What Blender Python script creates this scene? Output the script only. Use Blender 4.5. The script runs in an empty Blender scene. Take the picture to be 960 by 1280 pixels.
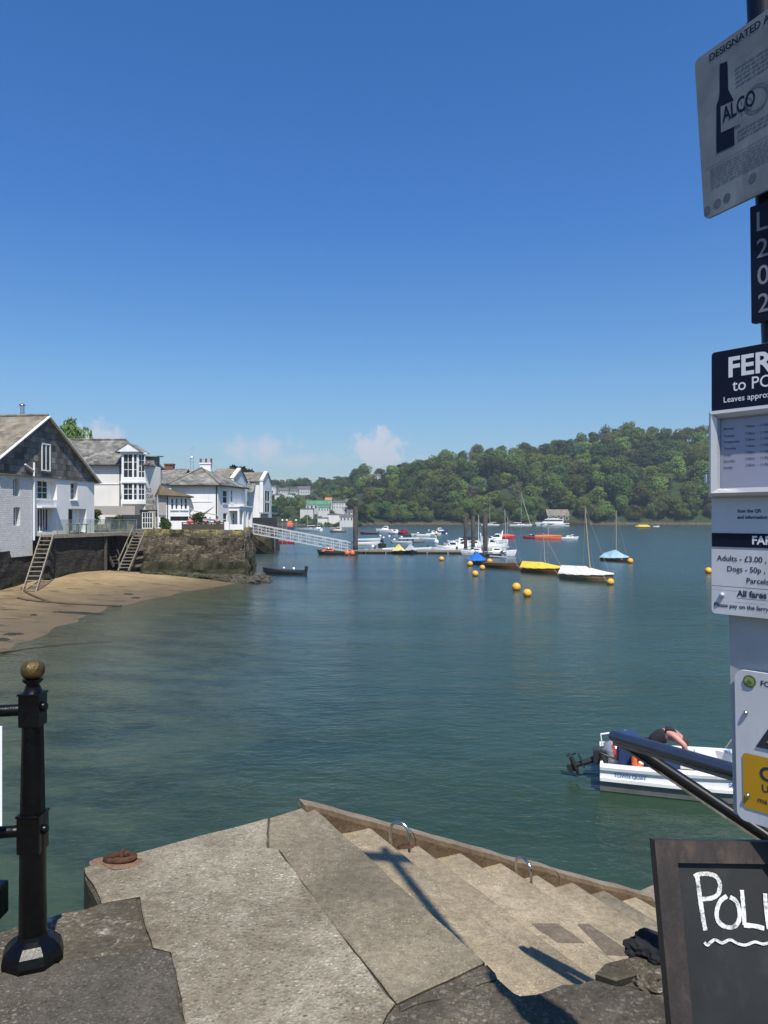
import bpy, bmesh, math, random
from mathutils import Vector, Matrix, noise
RND = random.Random(11)
S = bpy.context.scene
COL = S.collection
V = Vector
PI = math.pi
# ---- survey constants: eye height above the water, focal length and horizon of the view (used to size real things)
EYE = 5.4; FOC = 924.0; CX = 480.0; HY = 646.0
QZ = EYE - 1.6                      # level of the quay we stand on
def at(px, py, d): return V(((px - CX) / FOC * d, d, EYE - (py - HY) / FOC * d))
def on(px, py, z): return at(px, py, (EYE - z) * FOC / (py - HY))
def rad(a): return math.radians(a)
def smooth(t):
    t = max(0.0, min(1.0, t)); return t * t * (3 - 2 * t)
def interp(tab, x):
    if x <= tab[0][0]: return tab[0][1]
    for (a, b), (c, d) in zip(tab, tab[1:]):
        if x <= c: return b + (d - b) * (x - a) / (c - a)
    return tab[-1][1]

# ------------------------------------------------------------------ materials
def new_mat(name):
    m = bpy.data.materials.new(name); m.use_nodes = True
    nt = m.node_tree; nt.nodes.clear()
    out = nt.nodes.new('ShaderNodeOutputMaterial')
    return m, nt, out
class G:
    """small node-graph helper"""
    def __init__(s, nt): s.nt = nt
    def n(s, typ, **kw):
        nd = s.nt.nodes.new('ShaderNode' + typ)
        ins = kw.pop('ins', {})
        for k, v in kw.items(): setattr(nd, k, v)
        for k, v in ins.items():
            sk = nd.inputs[k]
            if hasattr(v, 'is_output') or isinstance(v, bpy.types.NodeSocket): s.nt.links.new(v, sk)
            else: sk.default_value = v
        return nd
    def link(s, a, b): s.nt.links.new(a, b)
    def ramp(s, fac, stops, interp='LINEAR'):
        r = s.nt.nodes.new('ShaderNodeValToRGB'); s.nt.links.new(fac, r.inputs[0])
        e = r.color_ramp.elements; r.color_ramp.interpolation = interp
        while len(e) > 1: e.remove(e[0])
        e[0].position = stops[0][0]; e[0].color = c4(stops[0][1])
        for p, c in stops[1:]:
            x = e.new(p); x.color = c4(c)
        return r.outputs[0]
    def noise(s, vec, scale, detail=4, rough=.55, dist=0.0):
        nd = s.n('TexNoise', ins={'Scale': scale, 'Detail': detail, 'Roughness': rough, 'Distortion': dist})
        if vec is not None: s.link(vec, nd.inputs['Vector'])
        return nd.outputs[0]
    def mapping(s, vec, scale=(1, 1, 1), rot=(0, 0, 0), loc=(0, 0, 0)):
        nd = s.n('Mapping', ins={'Scale': scale, 'Rotation': rot, 'Location': loc}); s.link(vec, nd.inputs[0]); return nd.outputs[0]
    def mix(s, fac, a, b, mode='MIX'):
        nd = s.n('Mix', data_type='RGBA', blend_type=mode)
        for sock, v in ((nd.inputs[0], fac), (nd.inputs[6], a), (nd.inputs[7], b)):
            if isinstance(v, bpy.types.NodeSocket): s.link(v, sock)
            elif isinstance(v, (int, float)): sock.default_value = v
            else: sock.default_value = c4(v)
        return nd.outputs[2]
    def math(s, op, a, b=0.0, c=0.0, clamp=False):
        nd = s.n('Math', operation=op, use_clamp=clamp)
        for sock, v in zip(nd.inputs, (a, b, c)):
            if isinstance(v, bpy.types.NodeSocket): s.link(v, sock)
            else: sock.default_value = v
        return nd.outputs[0]
    def bump(s, h, strength=.3, dist=.02, normal=None):
        nd = s.n('Bump', ins={'Strength': strength, 'Distance': dist}); s.link(h, nd.inputs['Height'])
        if normal is not None: s.link(normal, nd.inputs['Normal'])
        return nd.outputs[0]
def c4(c):
    if isinstance(c, (int, float)): return (c, c, c, 1)
    return tuple(c) if len(c) == 4 else (c[0], c[1], c[2], 1)
def principled(g, out, color, rough=.6, metal=0.0, normal=None, spec=.5, **ins):
    p = g.n('BsdfPrincipled')
    for k, v in (('Base Color', color), ('Roughness', rough), ('Metallic', metal), ('Specular IOR Level', spec)) + tuple(ins.items()):
        if isinstance(v, bpy.types.NodeSocket): g.link(v, p.inputs[k])
        elif k == 'Base Color': p.inputs[k].default_value = c4(v)
        else: p.inputs[k].default_value = v
    if normal is not None: g.link(normal, p.inputs['Normal'])
    g.link(p.outputs[0], out.inputs[0]); return p
_cache = {}
def paint(name, col, rough=.45, metal=0.0, var=.12, scale=3.0, bump=.0, dirt=None, bscale=40.0, spec=.5, stretch=(1, 1, 1)):
    """painted / plain surface with uneven tone and a little relief"""
    if name in _cache: return _cache[name]
    m, nt, out = new_mat(name); g = G(nt)
    tc = g.n('TexCoord').outputs['Object']
    v = g.mapping(tc, stretch)
    n = g.noise(v, scale, 6, .6)
    lo = tuple(max(0, x * (1 - var * 1.6)) for x in col[:3]); hi = tuple(min(1, x * (1 + var * .8)) for x in col[:3])
    base = g.ramp(n, [(.3, lo), (.7, hi)])
    if dirt:
        d = g.noise(g.mapping(tc, (1, 1, .35)), scale * 2.3, 8, .65)
        base = g.mix(g.ramp(d, [(.52, 0.0), (.72, dirt[3] if len(dirt) > 3 else .7)]), base, dirt[:3])
    nr = None
    if bump: nr = g.bump(g.noise(v, bscale, 5, .6), bump, .02)
    rr = g.math('ADD', g.math('MULTIPLY', n, .25), rough - .12, clamp=True)
    principled(g, out, base, rr, metal, nr, spec)
    _cache[name] = m; return m
def uvs(g):
    return g.n('UVMap').outputs[0]

# ------------------------------------------------------------------ mesh building
class MB:
    def __init__(s): s.v = []; s.f = []; s.m = []; s.sm = []
    def add(s, verts, faces, mi=0, smooth=False):
        b = len(s.v); s.v.extend(V(p) for p in verts)
        for f in faces: s.f.append([b + i for i in f]); s.m.append(mi); s.sm.append(smooth)
        return s
    def quad(s, a, b, c, d, mi=0): return s.add([a, b, c, d], [(0, 1, 2, 3)], mi)
    def poly(s, pts, mi=0): return s.add(pts, [tuple(range(len(pts)))], mi)
    def box(s, c, size, M=None, mi=0, bev=0.0):
        c = V(c); hx, hy, hz = size[0] / 2, size[1] / 2, size[2] / 2
        if bev > 0:
            bm = bmesh.new(); bmesh.ops.create_cube(bm, size=1.0)
            bmesh.ops.scale(bm, vec=V(size), verts=bm.verts)
            bmesh.ops.bevel(bm, geom=list(bm.edges), offset=min(bev, min(size) * .45), segments=2, affect='EDGES', profile=.6)
            vs = [v.co.copy() for v in bm.verts]; fs = [[v.index for v in f.verts] for f in bm.faces]; bm.free()
        else:
            vs = [V((x, y, z)) for z in (-hz, hz) for y in (-hy, hy) for x in (-hx, hx)]
            fs = [(0, 2, 3, 1), (4, 5, 7, 6), (0, 1, 5, 4), (2, 6, 7, 3), (0, 4, 6, 2), (1, 3, 7, 5)]
        if M is not None: vs = [M @ p for p in vs]
        return s.add([p + c for p in vs], fs, mi)
    def bar(s, p, q, w, h, up=(0, 0, 1), mi=0, bev=0.0):
        p, q = V(p), V(q); d = q - p; L = d.length
        if L < 1e-6: return s
        z = d / L; x = V(up).cross(z)
        if x.length < 1e-4: x = V((1, 0, 0)).cross(z)
        x.normalize(); y = z.cross(x)
        M = Matrix((x, y, z)).transposed()
        return s.box((p + q) / 2, (w, h, L), M, mi, bev)
    def tube(s, pts, r, seg=8, mi=0, caps=True, smooth=True, flat=1.0, up=(0, 0, 1)):
        pts = [V(p) for p in pts]; n = len(pts)
        rs = r if isinstance(r, (list, tuple)) else [r] * n
        vs = []; prev = None
        for i, p in enumerate(pts):
            t = (pts[min(i + 1, n - 1)] - pts[max(i - 1, 0)])
            t = t.normalized() if t.length > 1e-9 else V((0, 0, 1))
            if prev is None:
                a = V(up) if abs(t.dot(V(up))) < .95 else V((1, 0, 0))
                x = a.cross(t).normalized()
            else:
                x = prev - t * prev.dot(t)
                x = x.normalized() if x.length > 1e-6 else V((1, 0, 0))
            prev = x; y = t.cross(x)
            for k in range(seg):
                a = 2 * PI * k / seg
                vs.append(p + x * math.cos(a) * rs[i] + y * math.sin(a) * rs[i] * flat)
        fs = []
        for i in range(n - 1):
            for k in range(seg):
                k2 = (k + 1) % seg
                fs.append((i * seg + k, i * seg + k2, (i + 1) * seg + k2, (i + 1) * seg + k))
        s.add(vs, fs, mi, smooth)
        if caps:
            s.add(vs[:seg], [tuple(reversed(range(seg)))], mi); s.add(vs[-seg:], [tuple(range(seg))], mi)
        return s
    def lathe(s, c, prof, seg=16, mi=0, smooth=True, flute=0.0, M=None):
        c = V(c); vs = []; fs = []
        for (r, z) in prof:
            for k in range(seg):
                a = 2 * PI * k / seg; rr = r * (1 - (flute if k % 2 else 0))
                p = V((rr * math.cos(a), rr * math.sin(a), z))
                vs.append((M @ p if M is not None else p) + c)
        for i in range(len(prof) - 1):
            for k in range(seg):
                k2 = (k + 1) % seg
                fs.append((i * seg + k, i * seg + k2, (i + 1) * seg + k2, (i + 1) * seg + k))
        s.add(vs, fs, mi, smooth)
        s.add(vs[:seg], [tuple(reversed(range(seg)))], mi); s.add(vs[-seg:], [tuple(range(seg))], mi)
        return s
    def ball(s, c, r, seg=12, rings=8, mi=0, sc=(1, 1, 1), jit=0.0, M=None):
        c = V(c); prof = [(0, 0)]
        vs = []; fs = []
        for i in range(rings + 1):
            th = PI * i / rings
            for k in range(seg):
                a = 2 * PI * k / seg
                p = V((math.sin(th) * math.cos(a) * sc[0], math.sin(th) * math.sin(a) * sc[1], -math.cos(th) * sc[2]))
                if jit: p *= 1 + jit * noise.noise(p * 1.7 + c)
                p *= r
                vs.append((M @ p if M is not None else p) + c)
        for i in range(rings):
            for k in range(seg):
                k2 = (k + 1) % seg
                fs.append((i * seg + k, i * seg + k2, (i + 1) * seg + k2, (i + 1) * seg + k))
        return s.add(vs, fs, mi, True)
    def slab(s, pts, th, mi=0, mi_side=None, direction=(0, 0, -1)):
        """thick polygon: top face pts (counter-clockwise seen from the top), thickness along direction"""
        pts = [V(p) for p in pts]; d = V(direction) * th; n = len(pts)
        s.add(pts, [tuple(range(n))], mi)
        s.add([p + d for p in pts], [tuple(reversed(range(n)))], mi if mi_side is None else mi_side)
        for i in range(n):
            j = (i + 1) % n
            s.add([pts[i], pts[i] + d, pts[j] + d, pts[j]], [(0, 1, 2, 3)], mi if mi_side is None else mi_side)
        return s
    def text(s, body, size, fn, bold=0.0, mi=0, sx=1.0, align='LEFT'):
        """flat lettering, each vertex placed through fn(x, y)"""
        cu = bpy.data.curves.new('t', 'FONT'); cu.body = body; cu.size = size; cu.offset = bold * size
        cu.align_x = align; cu.resolution_u = 3; cu.fill_mode = 'FRONT'
        ob = bpy.data.objects.new('t', cu); COL.objects.link(ob)
        dg = bpy.context.evaluated_depsgraph_get(); me = bpy.data.meshes.new_from_object(ob.evaluated_get(dg))
        vs = [fn(v.co.x * sx, v.co.y) for v in me.vertices]; fs = [tuple(p.vertices) for p in me.polygons]
        s.add(vs, fs, mi)
        bpy.data.objects.remove(ob); bpy.data.curves.remove(cu); bpy.data.meshes.remove(me)
        return s
    def build(s, name, mat, parent=None, world=False, bevel=0.0, weld=False):
        off = V((0, 0, 0))
        if parent is not None and world:
            off = ORG.get(parent.name, V((0, 0, 0)))
        me = bpy.data.meshes.new(name)
        me.from_pydata([tuple(p - off) for p in s.v], [], s.f)
        mats = mat if isinstance(mat, (list, tuple)) else [mat]
        for m in mats: me.materials.append(m)
        me.polygons.foreach_set('material_index', s.m)
        me.polygons.foreach_set('use_smooth', s.sm)
        uv = me.uv_layers.new(name='UVMap'); uvd = [0.0] * (len(me.loops) * 2)
        me.update()
        vco = s.v
        for p in me.polygons:
            n = p.normal; t = V((0, 0, 1)).cross(n)
            if t.length < .12: t = V((1, 0, 0)); b = V((0, 1, 0))
            else: t.normalize(); b = n.cross(t)
            for li in p.loop_indices:
                c = vco[me.loops[li].vertex_index]
                uvd[li * 2] = c.dot(t); uvd[li * 2 + 1] = c.dot(b)
        uv.data.foreach_set('uv', uvd)
        o = bpy.data.objects.new(name, me); COL.objects.link(o)
        if parent is not None: o.parent = parent
        if world or parent is None: ORG[o.name] = off
        else: ORG[o.name] = V((0, 0, 0))
        if parent is not None and world: ORG[o.name] = off    # same frame as its root
        return o
ORG = {}
def empty(name, loc=(0, 0, 0), rz=0.0):
    o = bpy.data.objects.new(name, None); COL.objects.link(o); o.empty_display_size = .2
    o.location = loc; o.rotation_euler = (0, 0, rz); ORG[o.name] = V(loc); return o
def tag(o, label=None, cat=None, group=None, kind=None):
    if label: o['label'] = label
    if cat: o['category'] = cat
    if group: o['group'] = group
    if kind: o['kind'] = kind
    return o
def thing(name, label, cat, loc=(0, 0, 0), rz=0.0, group=None): return tag(empty(name, loc, rz), label, cat, group)
def struct(o): o['kind'] = 'structure'; return o
def copy_tree(o, parent=None):
    c = o.copy(); COL.objects.link(c)
    if parent is not None: c.parent = parent
    ORG[c.name] = ORG.get(o.name, V((0, 0, 0)))
    for ch in list(o.children): copy_tree(ch, c)
    return c
def mod_apply(o):
    dg = bpy.context.evaluated_depsgraph_get(); me = bpy.data.meshes.new_from_object(o.evaluated_get(dg))
    o.modifiers.clear(); o.data = me; return o
# ------------------------------------------------------------------ shared materials
def m_concrete(name, lo, hi, peb=70.0, pebc=(.42, .38, .30), pamt=.5, darkp=(.06, .055, .045), stain=(.05, .045, .035), stain_amt=.5, bump=.5, mottling=2.2, white=0.0):
    m, nt, out = new_mat(name); g = G(nt)
    tc = g.n('TexCoord').outputs['Object']
    big = g.noise(tc, mottling, 9, .68)
    base = g.ramp(big, [(.32, lo), (.66, hi)])
    mid = g.noise(tc, 26.0, 6, .72)
    base = g.mix(.75, base, g.ramp(mid, [(.28, .42), (.5, .85), (.72, 1.25)]), 'MULTIPLY')
    pvar = g.ramp(g.noise(tc, 4.0, 6, .72), [(.36, .2), (.62, 1.0)])
    inside = None
    for sc_, a_ in ((peb * .55, 1.0), (peb * 1.3, .8)):
        wq = g.n('TexNoise', ins={'Scale': sc_ * .6, 'Detail': 2.0}); g.link(tc, wq.inputs['Vector']); vq = g.n('VectorMath', operation='MULTIPLY_ADD', ins={1: (1.1 / sc_,) * 3}); g.link(wq.outputs['Color'], vq.inputs[0]); g.link(tc, vq.inputs[2])
        vo = g.n('TexVoronoi', ins={'Scale': sc_, 'Randomness': 1.0}); g.link(vq.outputs[0], vo.inputs['Vector'])
        sep = g.n('SeparateColor'); g.link(vo.outputs['Color'], sep.inputs[0])
        ins_ = g.ramp(vo.outputs['Distance'], [(.22, 1.0), (.46, 0.0)])
        if inside is None: inside = vo
        lightp = g.math('MULTIPLY', g.math('MULTIPLY', g.ramp(sep.outputs[0], [(.48, 0.0), (.66, 1.0)]), ins_), pvar)
        base = g.mix(g.math('MULTIPLY', lightp, pamt * a_), base, pebc)
        dkp = g.math('MULTIPLY', g.ramp(sep.outputs[1], [(.6, 0.0), (.78, 1.0)]), ins_)
        base = g.mix(g.math('MULTIPLY', dkp, pamt * a_ * .55), base, darkp)
    fine = g.noise(tc, 170.0, 4, .75)
    base = g.mix(.7, base, g.ramp(fine, [(.25, .3), (.75, 1.15)]), 'MULTIPLY')
    st = g.noise(tc, 1.3, 10, .74, .6)
    base = g.mix(g.ramp(st, [(.45, 0.0), (.64, stain_amt)]), base, stain)
    st2 = g.noise(tc, 6.0, 7, .75)
    base = g.mix(g.ramp(st2, [(.57, 0.0), (.70, stain_amt * .7)]), base, stain)
    if white:
        w = g.noise(tc, 8.0, 8, .78, .6)
        base = g.mix(g.ramp(w, [(.56, 0.0), (.64, white)]), base, (.48, .45, .37))
    h = g.math('ADD', g.math('MULTIPLY', g.ramp(inside.outputs['Distance'], [(.0, 1.0), (.5, 0.0)]), .7), g.math('MULTIPLY', fine, .5))
    h = g.math('ADD', h, g.math('MULTIPLY', mid, 1.6))
    principled(g, out, base, .92, 0, g.bump(h, bump, .008), .2)
    return m
MAT = {}
MAT['agg_light'] = m_concrete('exposed_aggregate_concrete', (.31, .262, .182), (.53, .46, .335), 95, (.78, .72, .58), .85, (.08, .068, .046), (.13, .102, .064), .75, 1.0, 2.2, .28)
MAT['agg_step'] = m_concrete('sandy_step_concrete', (.34, .275, .178), (.52, .425, .285), 110, (.72, .61, .43), .7, (.12, .095, .06), (.11, .09, .06), .35, .4)
MAT['agg_step2'] = m_concrete('sandy_step_concrete_worn', (.31, .25, .163), (.46, .375, .25), 110, (.58, .48, .33), .7, (.11, .085, .055), (.10, .08, .055), .45, .4)
MAT['agg_step3'] = m_concrete('sandy_step_concrete_pale', (.36, .292, .19), (.54, .44, .30), 105, (.68, .57, .39), .65, (.12, .095, .06), (.12, .10, .065), .35, .4)
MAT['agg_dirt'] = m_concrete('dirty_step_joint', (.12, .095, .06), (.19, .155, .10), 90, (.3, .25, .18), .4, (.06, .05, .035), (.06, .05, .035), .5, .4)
MAT['slab_grey'] = m_concrete('worn_grey_slab', (.20, .167, .112), (.35, .295, .205), 115, (.52, .45, .34), .6, (.05, .045, .035), (.065, .055, .04), .4, .4)
MAT['rough_dark'] = m_concrete('tarry_rough_stone', (.085, .073, .053), (.20, .17, .122), 65, (.46, .41, .31), .7, (.02, .02, .018), (.03, .028, .024), .6, .9, 4.0, .35)
MAT['asphalt'] = m_concrete('old_asphalt', (.10, .088, .066), (.175, .152, .115), 110, (.36, .32, .245), .65, (.02, .02, .018), (.035, .033, .028), .4, .7)
MAT['weathered'] = m_concrete('weathered_edge_stone', (.11, .093, .062), (.23, .195, .135), 70, (.5, .45, .34), .65, (.04, .036, .03), (.05, .04, .027), .7, .9, 3.0, .8)
MAT['quay_side'] = m_concrete('wet_quay_side', (.045, .042, .028), (.11, .095, .06), 40, (.2, .18, .12), .4, (.02, .02, .015), (.025, .028, .018), .7, .9, 1.5)
MAT['shade_tone'] = m_concrete('shade_patch', (.15, .12, .09), (.23, .185, .135), 60, (.3, .25, .19), .4, (.09, .07, .06), (.1, .08, .06), .3, .15)  # brown for the tread patches, shade put into the colour

def m_rubble(name, cols, mortar=(.16, .14, .11), scale=1.6, str_=(1.0, 2.2), bump=.9, painted=None, dirt=(.06, .05, .035), weed=None):
    m, nt, out = new_mat(name); g = G(nt)
    uv = uvs(g)
    wob = g.n('TexNoise', ins={'Scale': 1.1 * scale, 'Detail': 4.0, 'Roughness': .65}); g.link(uv, wob.inputs['Vector'])
    v2 = g.n('VectorMath', operation='MULTIPLY_ADD', ins={1: (1.1 / scale, .75 / scale, 0)}); g.link(wob.outputs['Color'], v2.inputs[0]); g.link(uv, v2.inputs[2])
    br = g.n('TexBrick', offset=.43, offset_frequency=2, squash=.62, squash_frequency=3, ins={'Scale': 1.0, 'Color1': c4(0.0), 'Color2': c4(1.0), 'Mortar': c4(.5), 'Mortar Size': .035 / scale, 'Mortar Smooth': .8, 'Brick Width': 1.0 / scale / str_[0], 'Row Height': 1.0 / scale / str_[1]}); g.link(v2.outputs[0], br.inputs['Vector'])
    sep = g.n('SeparateColor'); g.link(br.outputs['Color'], sep.inputs[0])
    vo = g.noise(g.mapping(uv, (1.2 * scale, 2.6 * scale, 1)), 1.0, 3, .6)
    stone = g.ramp(g.math('ADD', g.math('MULTIPLY', sep.outputs[0], .6), g.math('MULTIPLY', vo, .5)), [(i / (len(cols) - 1), c) for i, c in enumerate(cols)])
    edge = g.ramp(br.outputs['Fac'], [(.1, 1.0), (.9, 0.0)])
    tc = g.n('TexCoord').outputs['Object']
    fn = g.noise(tc, 9.0, 6, .7)
    if painted:
        base = g.mix(g.ramp(edge, [(0, .3), (1, 0.0)]), painted, tuple(x * .6 for x in painted))
        base = g.mix(.35, base, g.ramp(sep.outputs[1], [(0, .6), (1, 1.0)]), 'MULTIPLY')
        base = g.mix(g.ramp(g.noise(tc, 1.3, 7, .7), [(.55, 0.0), (.8, .5)]), base, dirt)
    else:
        base = g.mix(edge, mortar, stone)
        base = g.mix(.7, base, g.ramp(fn, [(.25, .3), (.75, 1.15)]), 'MULTIPLY')
        base = g.mix(g.ramp(g.noise(tc, .55, 7, .7), [(.5, 0.0), (.72, .75)]), base, dirt)
    if weed:
        z = g.n('SeparateXYZ'); geo = g.n('NewGeometry'); g.link(geo.outputs['Position'], z.inputs[0])
        zz = g.math('ADD', z.outputs[2], g.math('MULTIPLY', g.noise(tc, .9, 6, .7), 1.6))
        base = g.mix(g.ramp(g.math('DIVIDE', zz, 8.0), [(weed[0] / 8.0, .85), (weed[1] / 8.0, 0.0)]), base, weed[2])
        if len(weed) > 3:
            base = g.mix(g.math('MULTIPLY', g.ramp(g.math('DIVIDE', zz, 8.0), [(weed[3] / 8.0, 0.0), ((weed[3] + .25) / 8.0, 1.0)]), g.ramp(g.noise(tc, 1.6, 6, .7), [(.42, 0.0), (.55, .8)])), base, weed[4])
    h = g.math('ADD', g.math('MULTIPLY', edge, .7), g.math('ADD', g.math('MULTIPLY', fn, .5), g.math('MULTIPLY', sep.outputs[2], .5)))
    principled(g, out, base, .9, 0, g.bump(h, bump, .08), .2)
    return m
MAT['rubble'] = m_rubble('rubble_masonry', [(.04, .034, .024), (.16, .13, .085), (.08, .068, .047), (.20, .165, .115), (.34, .29, .205)], (.055, .046, .034), 1.7, (1, 3.2), 1.0,
                         dirt=(.045, .035, .022), weed=(1.9, 3.0, (.04, .042, .02), 4.7, (.30, .26, .09)))
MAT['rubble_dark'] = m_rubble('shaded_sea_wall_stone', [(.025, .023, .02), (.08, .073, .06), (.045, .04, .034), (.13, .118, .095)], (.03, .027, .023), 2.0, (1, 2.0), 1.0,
                              dirt=(.03, .028, .022), weed=(1.6, 2.6, (.03, .032, .02)))  # darker copy of the rubble, under-deck shade put into its colours
MAT['stone_white'] = m_rubble('whitewashed_stone', [(.5, .5, .5)] * 2, painted=(.80, .79, .76), scale=4.2, str_=(1, 1.9), bump=1.0, dirt=(.33, .31, .28))
MAT['weed_rock'] = paint('weed_covered_rock', (.045, .055, .02), .85, 0, .45, 5, .8, (.03, .025, .015, .8), 14)
MAT['rock'] = m_rubble('shore_rock', [(.05, .045, .035), (.13, .11, .08), (.09, .08, .06), (.17, .15, .11)], (.04, .035, .03), 1.2, (1, 2.4), 1.0, dirt=(.03, .03, .018))

def m_slate(name, cols, w=.55, h=.3, bump=.5, lichen=None, vary=.5):
    m, nt, out = new_mat(name); g = G(nt)
    uv = uvs(g)
    br = g.n('TexBrick', offset=.5, ins={'Scale': 1.0, 'Color1': c4(0.0), 'Color2': c4(1.0), 'Mortar': c4(.0), 'Mortar Size': .012, 'Mortar Smooth': .1, 'Bias': 0.0, 'Brick Width': w, 'Row Height': h})
    g.link(uv, br.inputs['Vector'])
    base = g.ramp(br.outputs['Color'], [(i / (len(cols) - 1), c) for i, c in enumerate(cols)])
    base = g.mix(g.math('MULTIPLY', br.outputs['Fac'], .75), base, tuple(x * .35 for x in cols[0]))
    tc = g.n('TexCoord').outputs['Object']
    base = g.mix(vary, base, g.ramp(g.noise(tc, .9, 8, .7), [(.3, .35), (.7, 1.0)]), 'MULTIPLY')
    if lichen: base = g.mix(g.ramp(g.noise(tc, .7, 9, .75, .5), [(.46, 0.0), (.64, lichen[3])]), base, lichen[:3])
    hh = g.math('ADD', g.math('MULTIPLY', br.outputs['Fac'], -1.0), g.math('MULTIPLY', br.outputs['Color'], .6))
    principled(g, out, base, .75, 0, g.bump(hh, bump, .03), .3)
    return m
MAT['slate_hung'] = m_slate('hung_slates', [(.05, .05, .05), (.21, .205, .195), (.10, .098, .094), (.32, .30, .27)], .55, .45, .7, (.12, .095, .06, .35))
MAT['slate_roof'] = m_slate('weathered_slate_roof', [(.085, .083, .078), (.19, .185, .17), (.13, .125, .115), (.25, .24, .215)], .5, .36, .5, (.40, .38, .32, .75))
MAT['slate_brown'] = m_slate('mossy_slate_roof', [(.13, .115, .09), (.24, .215, .17), (.17, .15, .115)], .5, .36, .5, (.36, .31, .21, .75))
MAT['slate_moss'] = m_slate('brown_moss_roof', [(.11, .085, .05), (.17, .13, .08), (.14, .11, .065)], .5, .28, .5, (.16, .13, .05, .7))
MAT['slate_far'] = m_slate('grey_far_roof', [(.12, .115, .11), (.17, .165, .16)], .7, .4, .2)
MAT['roof_green'] = m_slate('green_sheet_roof', [(.07, .20, .10), (.10, .26, .14)], .8, 3.0, .2, None, .2)
MAT['roof_orange'] = m_slate('orange_tile_roof', [(.5, .2, .1), (.6, .27, .15)], .6, .4, .2)

def m_wall(name, col, streak=.35, sc=1.0):
    m, nt, out = new_mat(name); g = G(nt)
    tc = g.n('TexCoord').outputs['Object']
    n = g.noise(tc, .6 * sc, 8, .65); st = g.noise(g.mapping(tc, (2.2, 2.2, .18)), 1.1 * sc, 7, .7)
    base = g.ramp(n, [(.3, tuple(x * .88 for x in col)), (.7, col)])
    base = g.mix(g.ramp(st, [(.52, 0.0), (.78, streak)]), base, tuple(x * .45 for x in (col[0], col[1] * .97, col[2] * .88)))
    principled(g, out, base, .8, 0, g.bump(g.noise(tc, 14.0, 6, .7), .25, .03), .25)
    return m
MAT['white_wall'] = m_wall('white_render', (.84, .83, .80))
MAT['cream_wall'] = m_wall('off_white_render', (.77, .745, .69), .25)
MAT['grey_wall'] = m_wall('grey_beige_render', (.40, .37, .335), .3)
MAT['pale_blue_wall'] = m_wall('pale_grey_render', (.52, .53, .51), .3)
MAT['far_white'] = m_wall('far_white_render', (.62, .615, .59), .3)
MAT['brick'] = m_slate('red_brick', [(.24, .1, .07), (.32, .14, .1)], .23, .075, .4)
MAT['white_paint'] = paint('white_gloss_paint', (.8, .8, .79), .35, var=.05)
MAT['dark_trim'] = paint('dark_gutter_paint', (.03, .032, .035), .4)
MAT['grey_metal'] = paint('galvanised_metal', (.42, .43, .44), .4, .7, .1)
MAT['steel'] = paint('stainless_steel', (.55, .55, .54), .22, 1.0, .1)
MAT['rust'] = paint('rusty_iron', (.095, .04, .02), .85, .2, .5, 20, .6, (.06, .022, .01), 60)
MAT['wood_grey'] = paint('weathered_timber', (.28, .245, .19), .85, 0, .3, 6, .4, (.1, .085, .06), 30, stretch=(4, 1, 1))
MAT['wood_dark'] = paint('dark_timber', (.075, .06, .045), .8, 0, .3, 6, .3)
MAT['wood_beam'] = paint('bleached_beam', (.36, .31, .23), .85, 0, .25, 9, .6, (.12, .09, .05), 45, stretch=(1, 1, .3))
MAT['mast_wood'] = paint('varnished_spar', (.50, .36, .19), .4, 0, .15, 5)
MAT['mast_alu'] = paint('aluminium_spar', (.62, .62, .6), .35, .5, .08)
MAT['rope'] = paint('old_rope', (.10, .075, .045), .9, 0, .3, 30)
MAT['black_rubber'] = paint('black_rubber', (.02, .02, .022), .55)
MAT['hull_white'] = paint('white_gelcoat', (.80, .80, .79), .25, 0, .04, 2, dirt=(.5, .48, .42, .25))
MAT['hull_grey'] = paint('grey_bottom_paint', (.20, .20, .185), .6, 0, .15)
MAT['hull_brown'] = paint('varnished_brown_hull', (.17, .075, .028), .35, 0, .2, 4)
MAT['hull_tan'] = paint('varnished_tan_hull', (.26, .17, .075), .4, 0, .2, 4)
MAT['hull_dark'] = paint('dark_hull', (.03, .035, .04), .4)
MAT['hull_navy'] = paint('navy_hull', (.02, .05, .16), .35)
MAT['hull_red'] = paint('red_hull', (.50, .03, .04), .4)
MAT['hull_green'] = paint('green_hull', (.035, .09, .06), .4)
MAT['hull_orange'] = paint('orange_hull', (.75, .16, .05), .45)
MAT['cover_yellow'] = paint('yellow_canvas', (.75, .52, .05), .8, 0, .12, 3, .3, bscale=5)
MAT['cover_pale_yellow'] = paint('pale_yellow_canvas', (.74, .62, .22), .8, 0, .12, 3, .3, bscale=5)
MAT['cover_white'] = paint('white_canvas', (.72, .70, .65), .8, 0, .08, 3, .3, bscale=5)
MAT['cover_sky'] = paint('pale_blue_canvas', (.36, .55, .66), .8, 0, .1, 3, .3, bscale=5)
MAT['cover_blue'] = paint('bright_blue_canvas', (.02, .18, .62), .8, 0, .12, 3, .3, bscale=5)
MAT['cover_grey'] = paint('grey_canvas', (.42, .45, .47), .8, 0, .1, 3, .3, bscale=5)
MAT['cover_navy'] = paint('navy_canvas', (.015, .045, .15), .7, 0, .2, 4, .3, bscale=7)
MAT['cover_red'] = paint('red_canvas', (.62, .07, .05), .75, 0, .12, 3)
MAT['buoy'] = paint('orange_yellow_buoy', (.80, .40, .035), .45, 0, .12, 5)
MAT['buoy_base'] = paint('weedy_buoy_base', (.035, .028, .015), .8)
MAT['pile'] = paint('steel_pile', (.085, .07, .06), .75, .1, .35, 1.5, .3, (.16, .12, .1), 8, stretch=(1, 1, .3))
MAT['skin'] = paint('sunburnt_skin', (.52, .25, .19), .5, 0, .1, 12)
MAT['black_cloth'] = paint('black_cloth', (.018, .018, .022), .9, 0, .2, 20)
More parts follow.
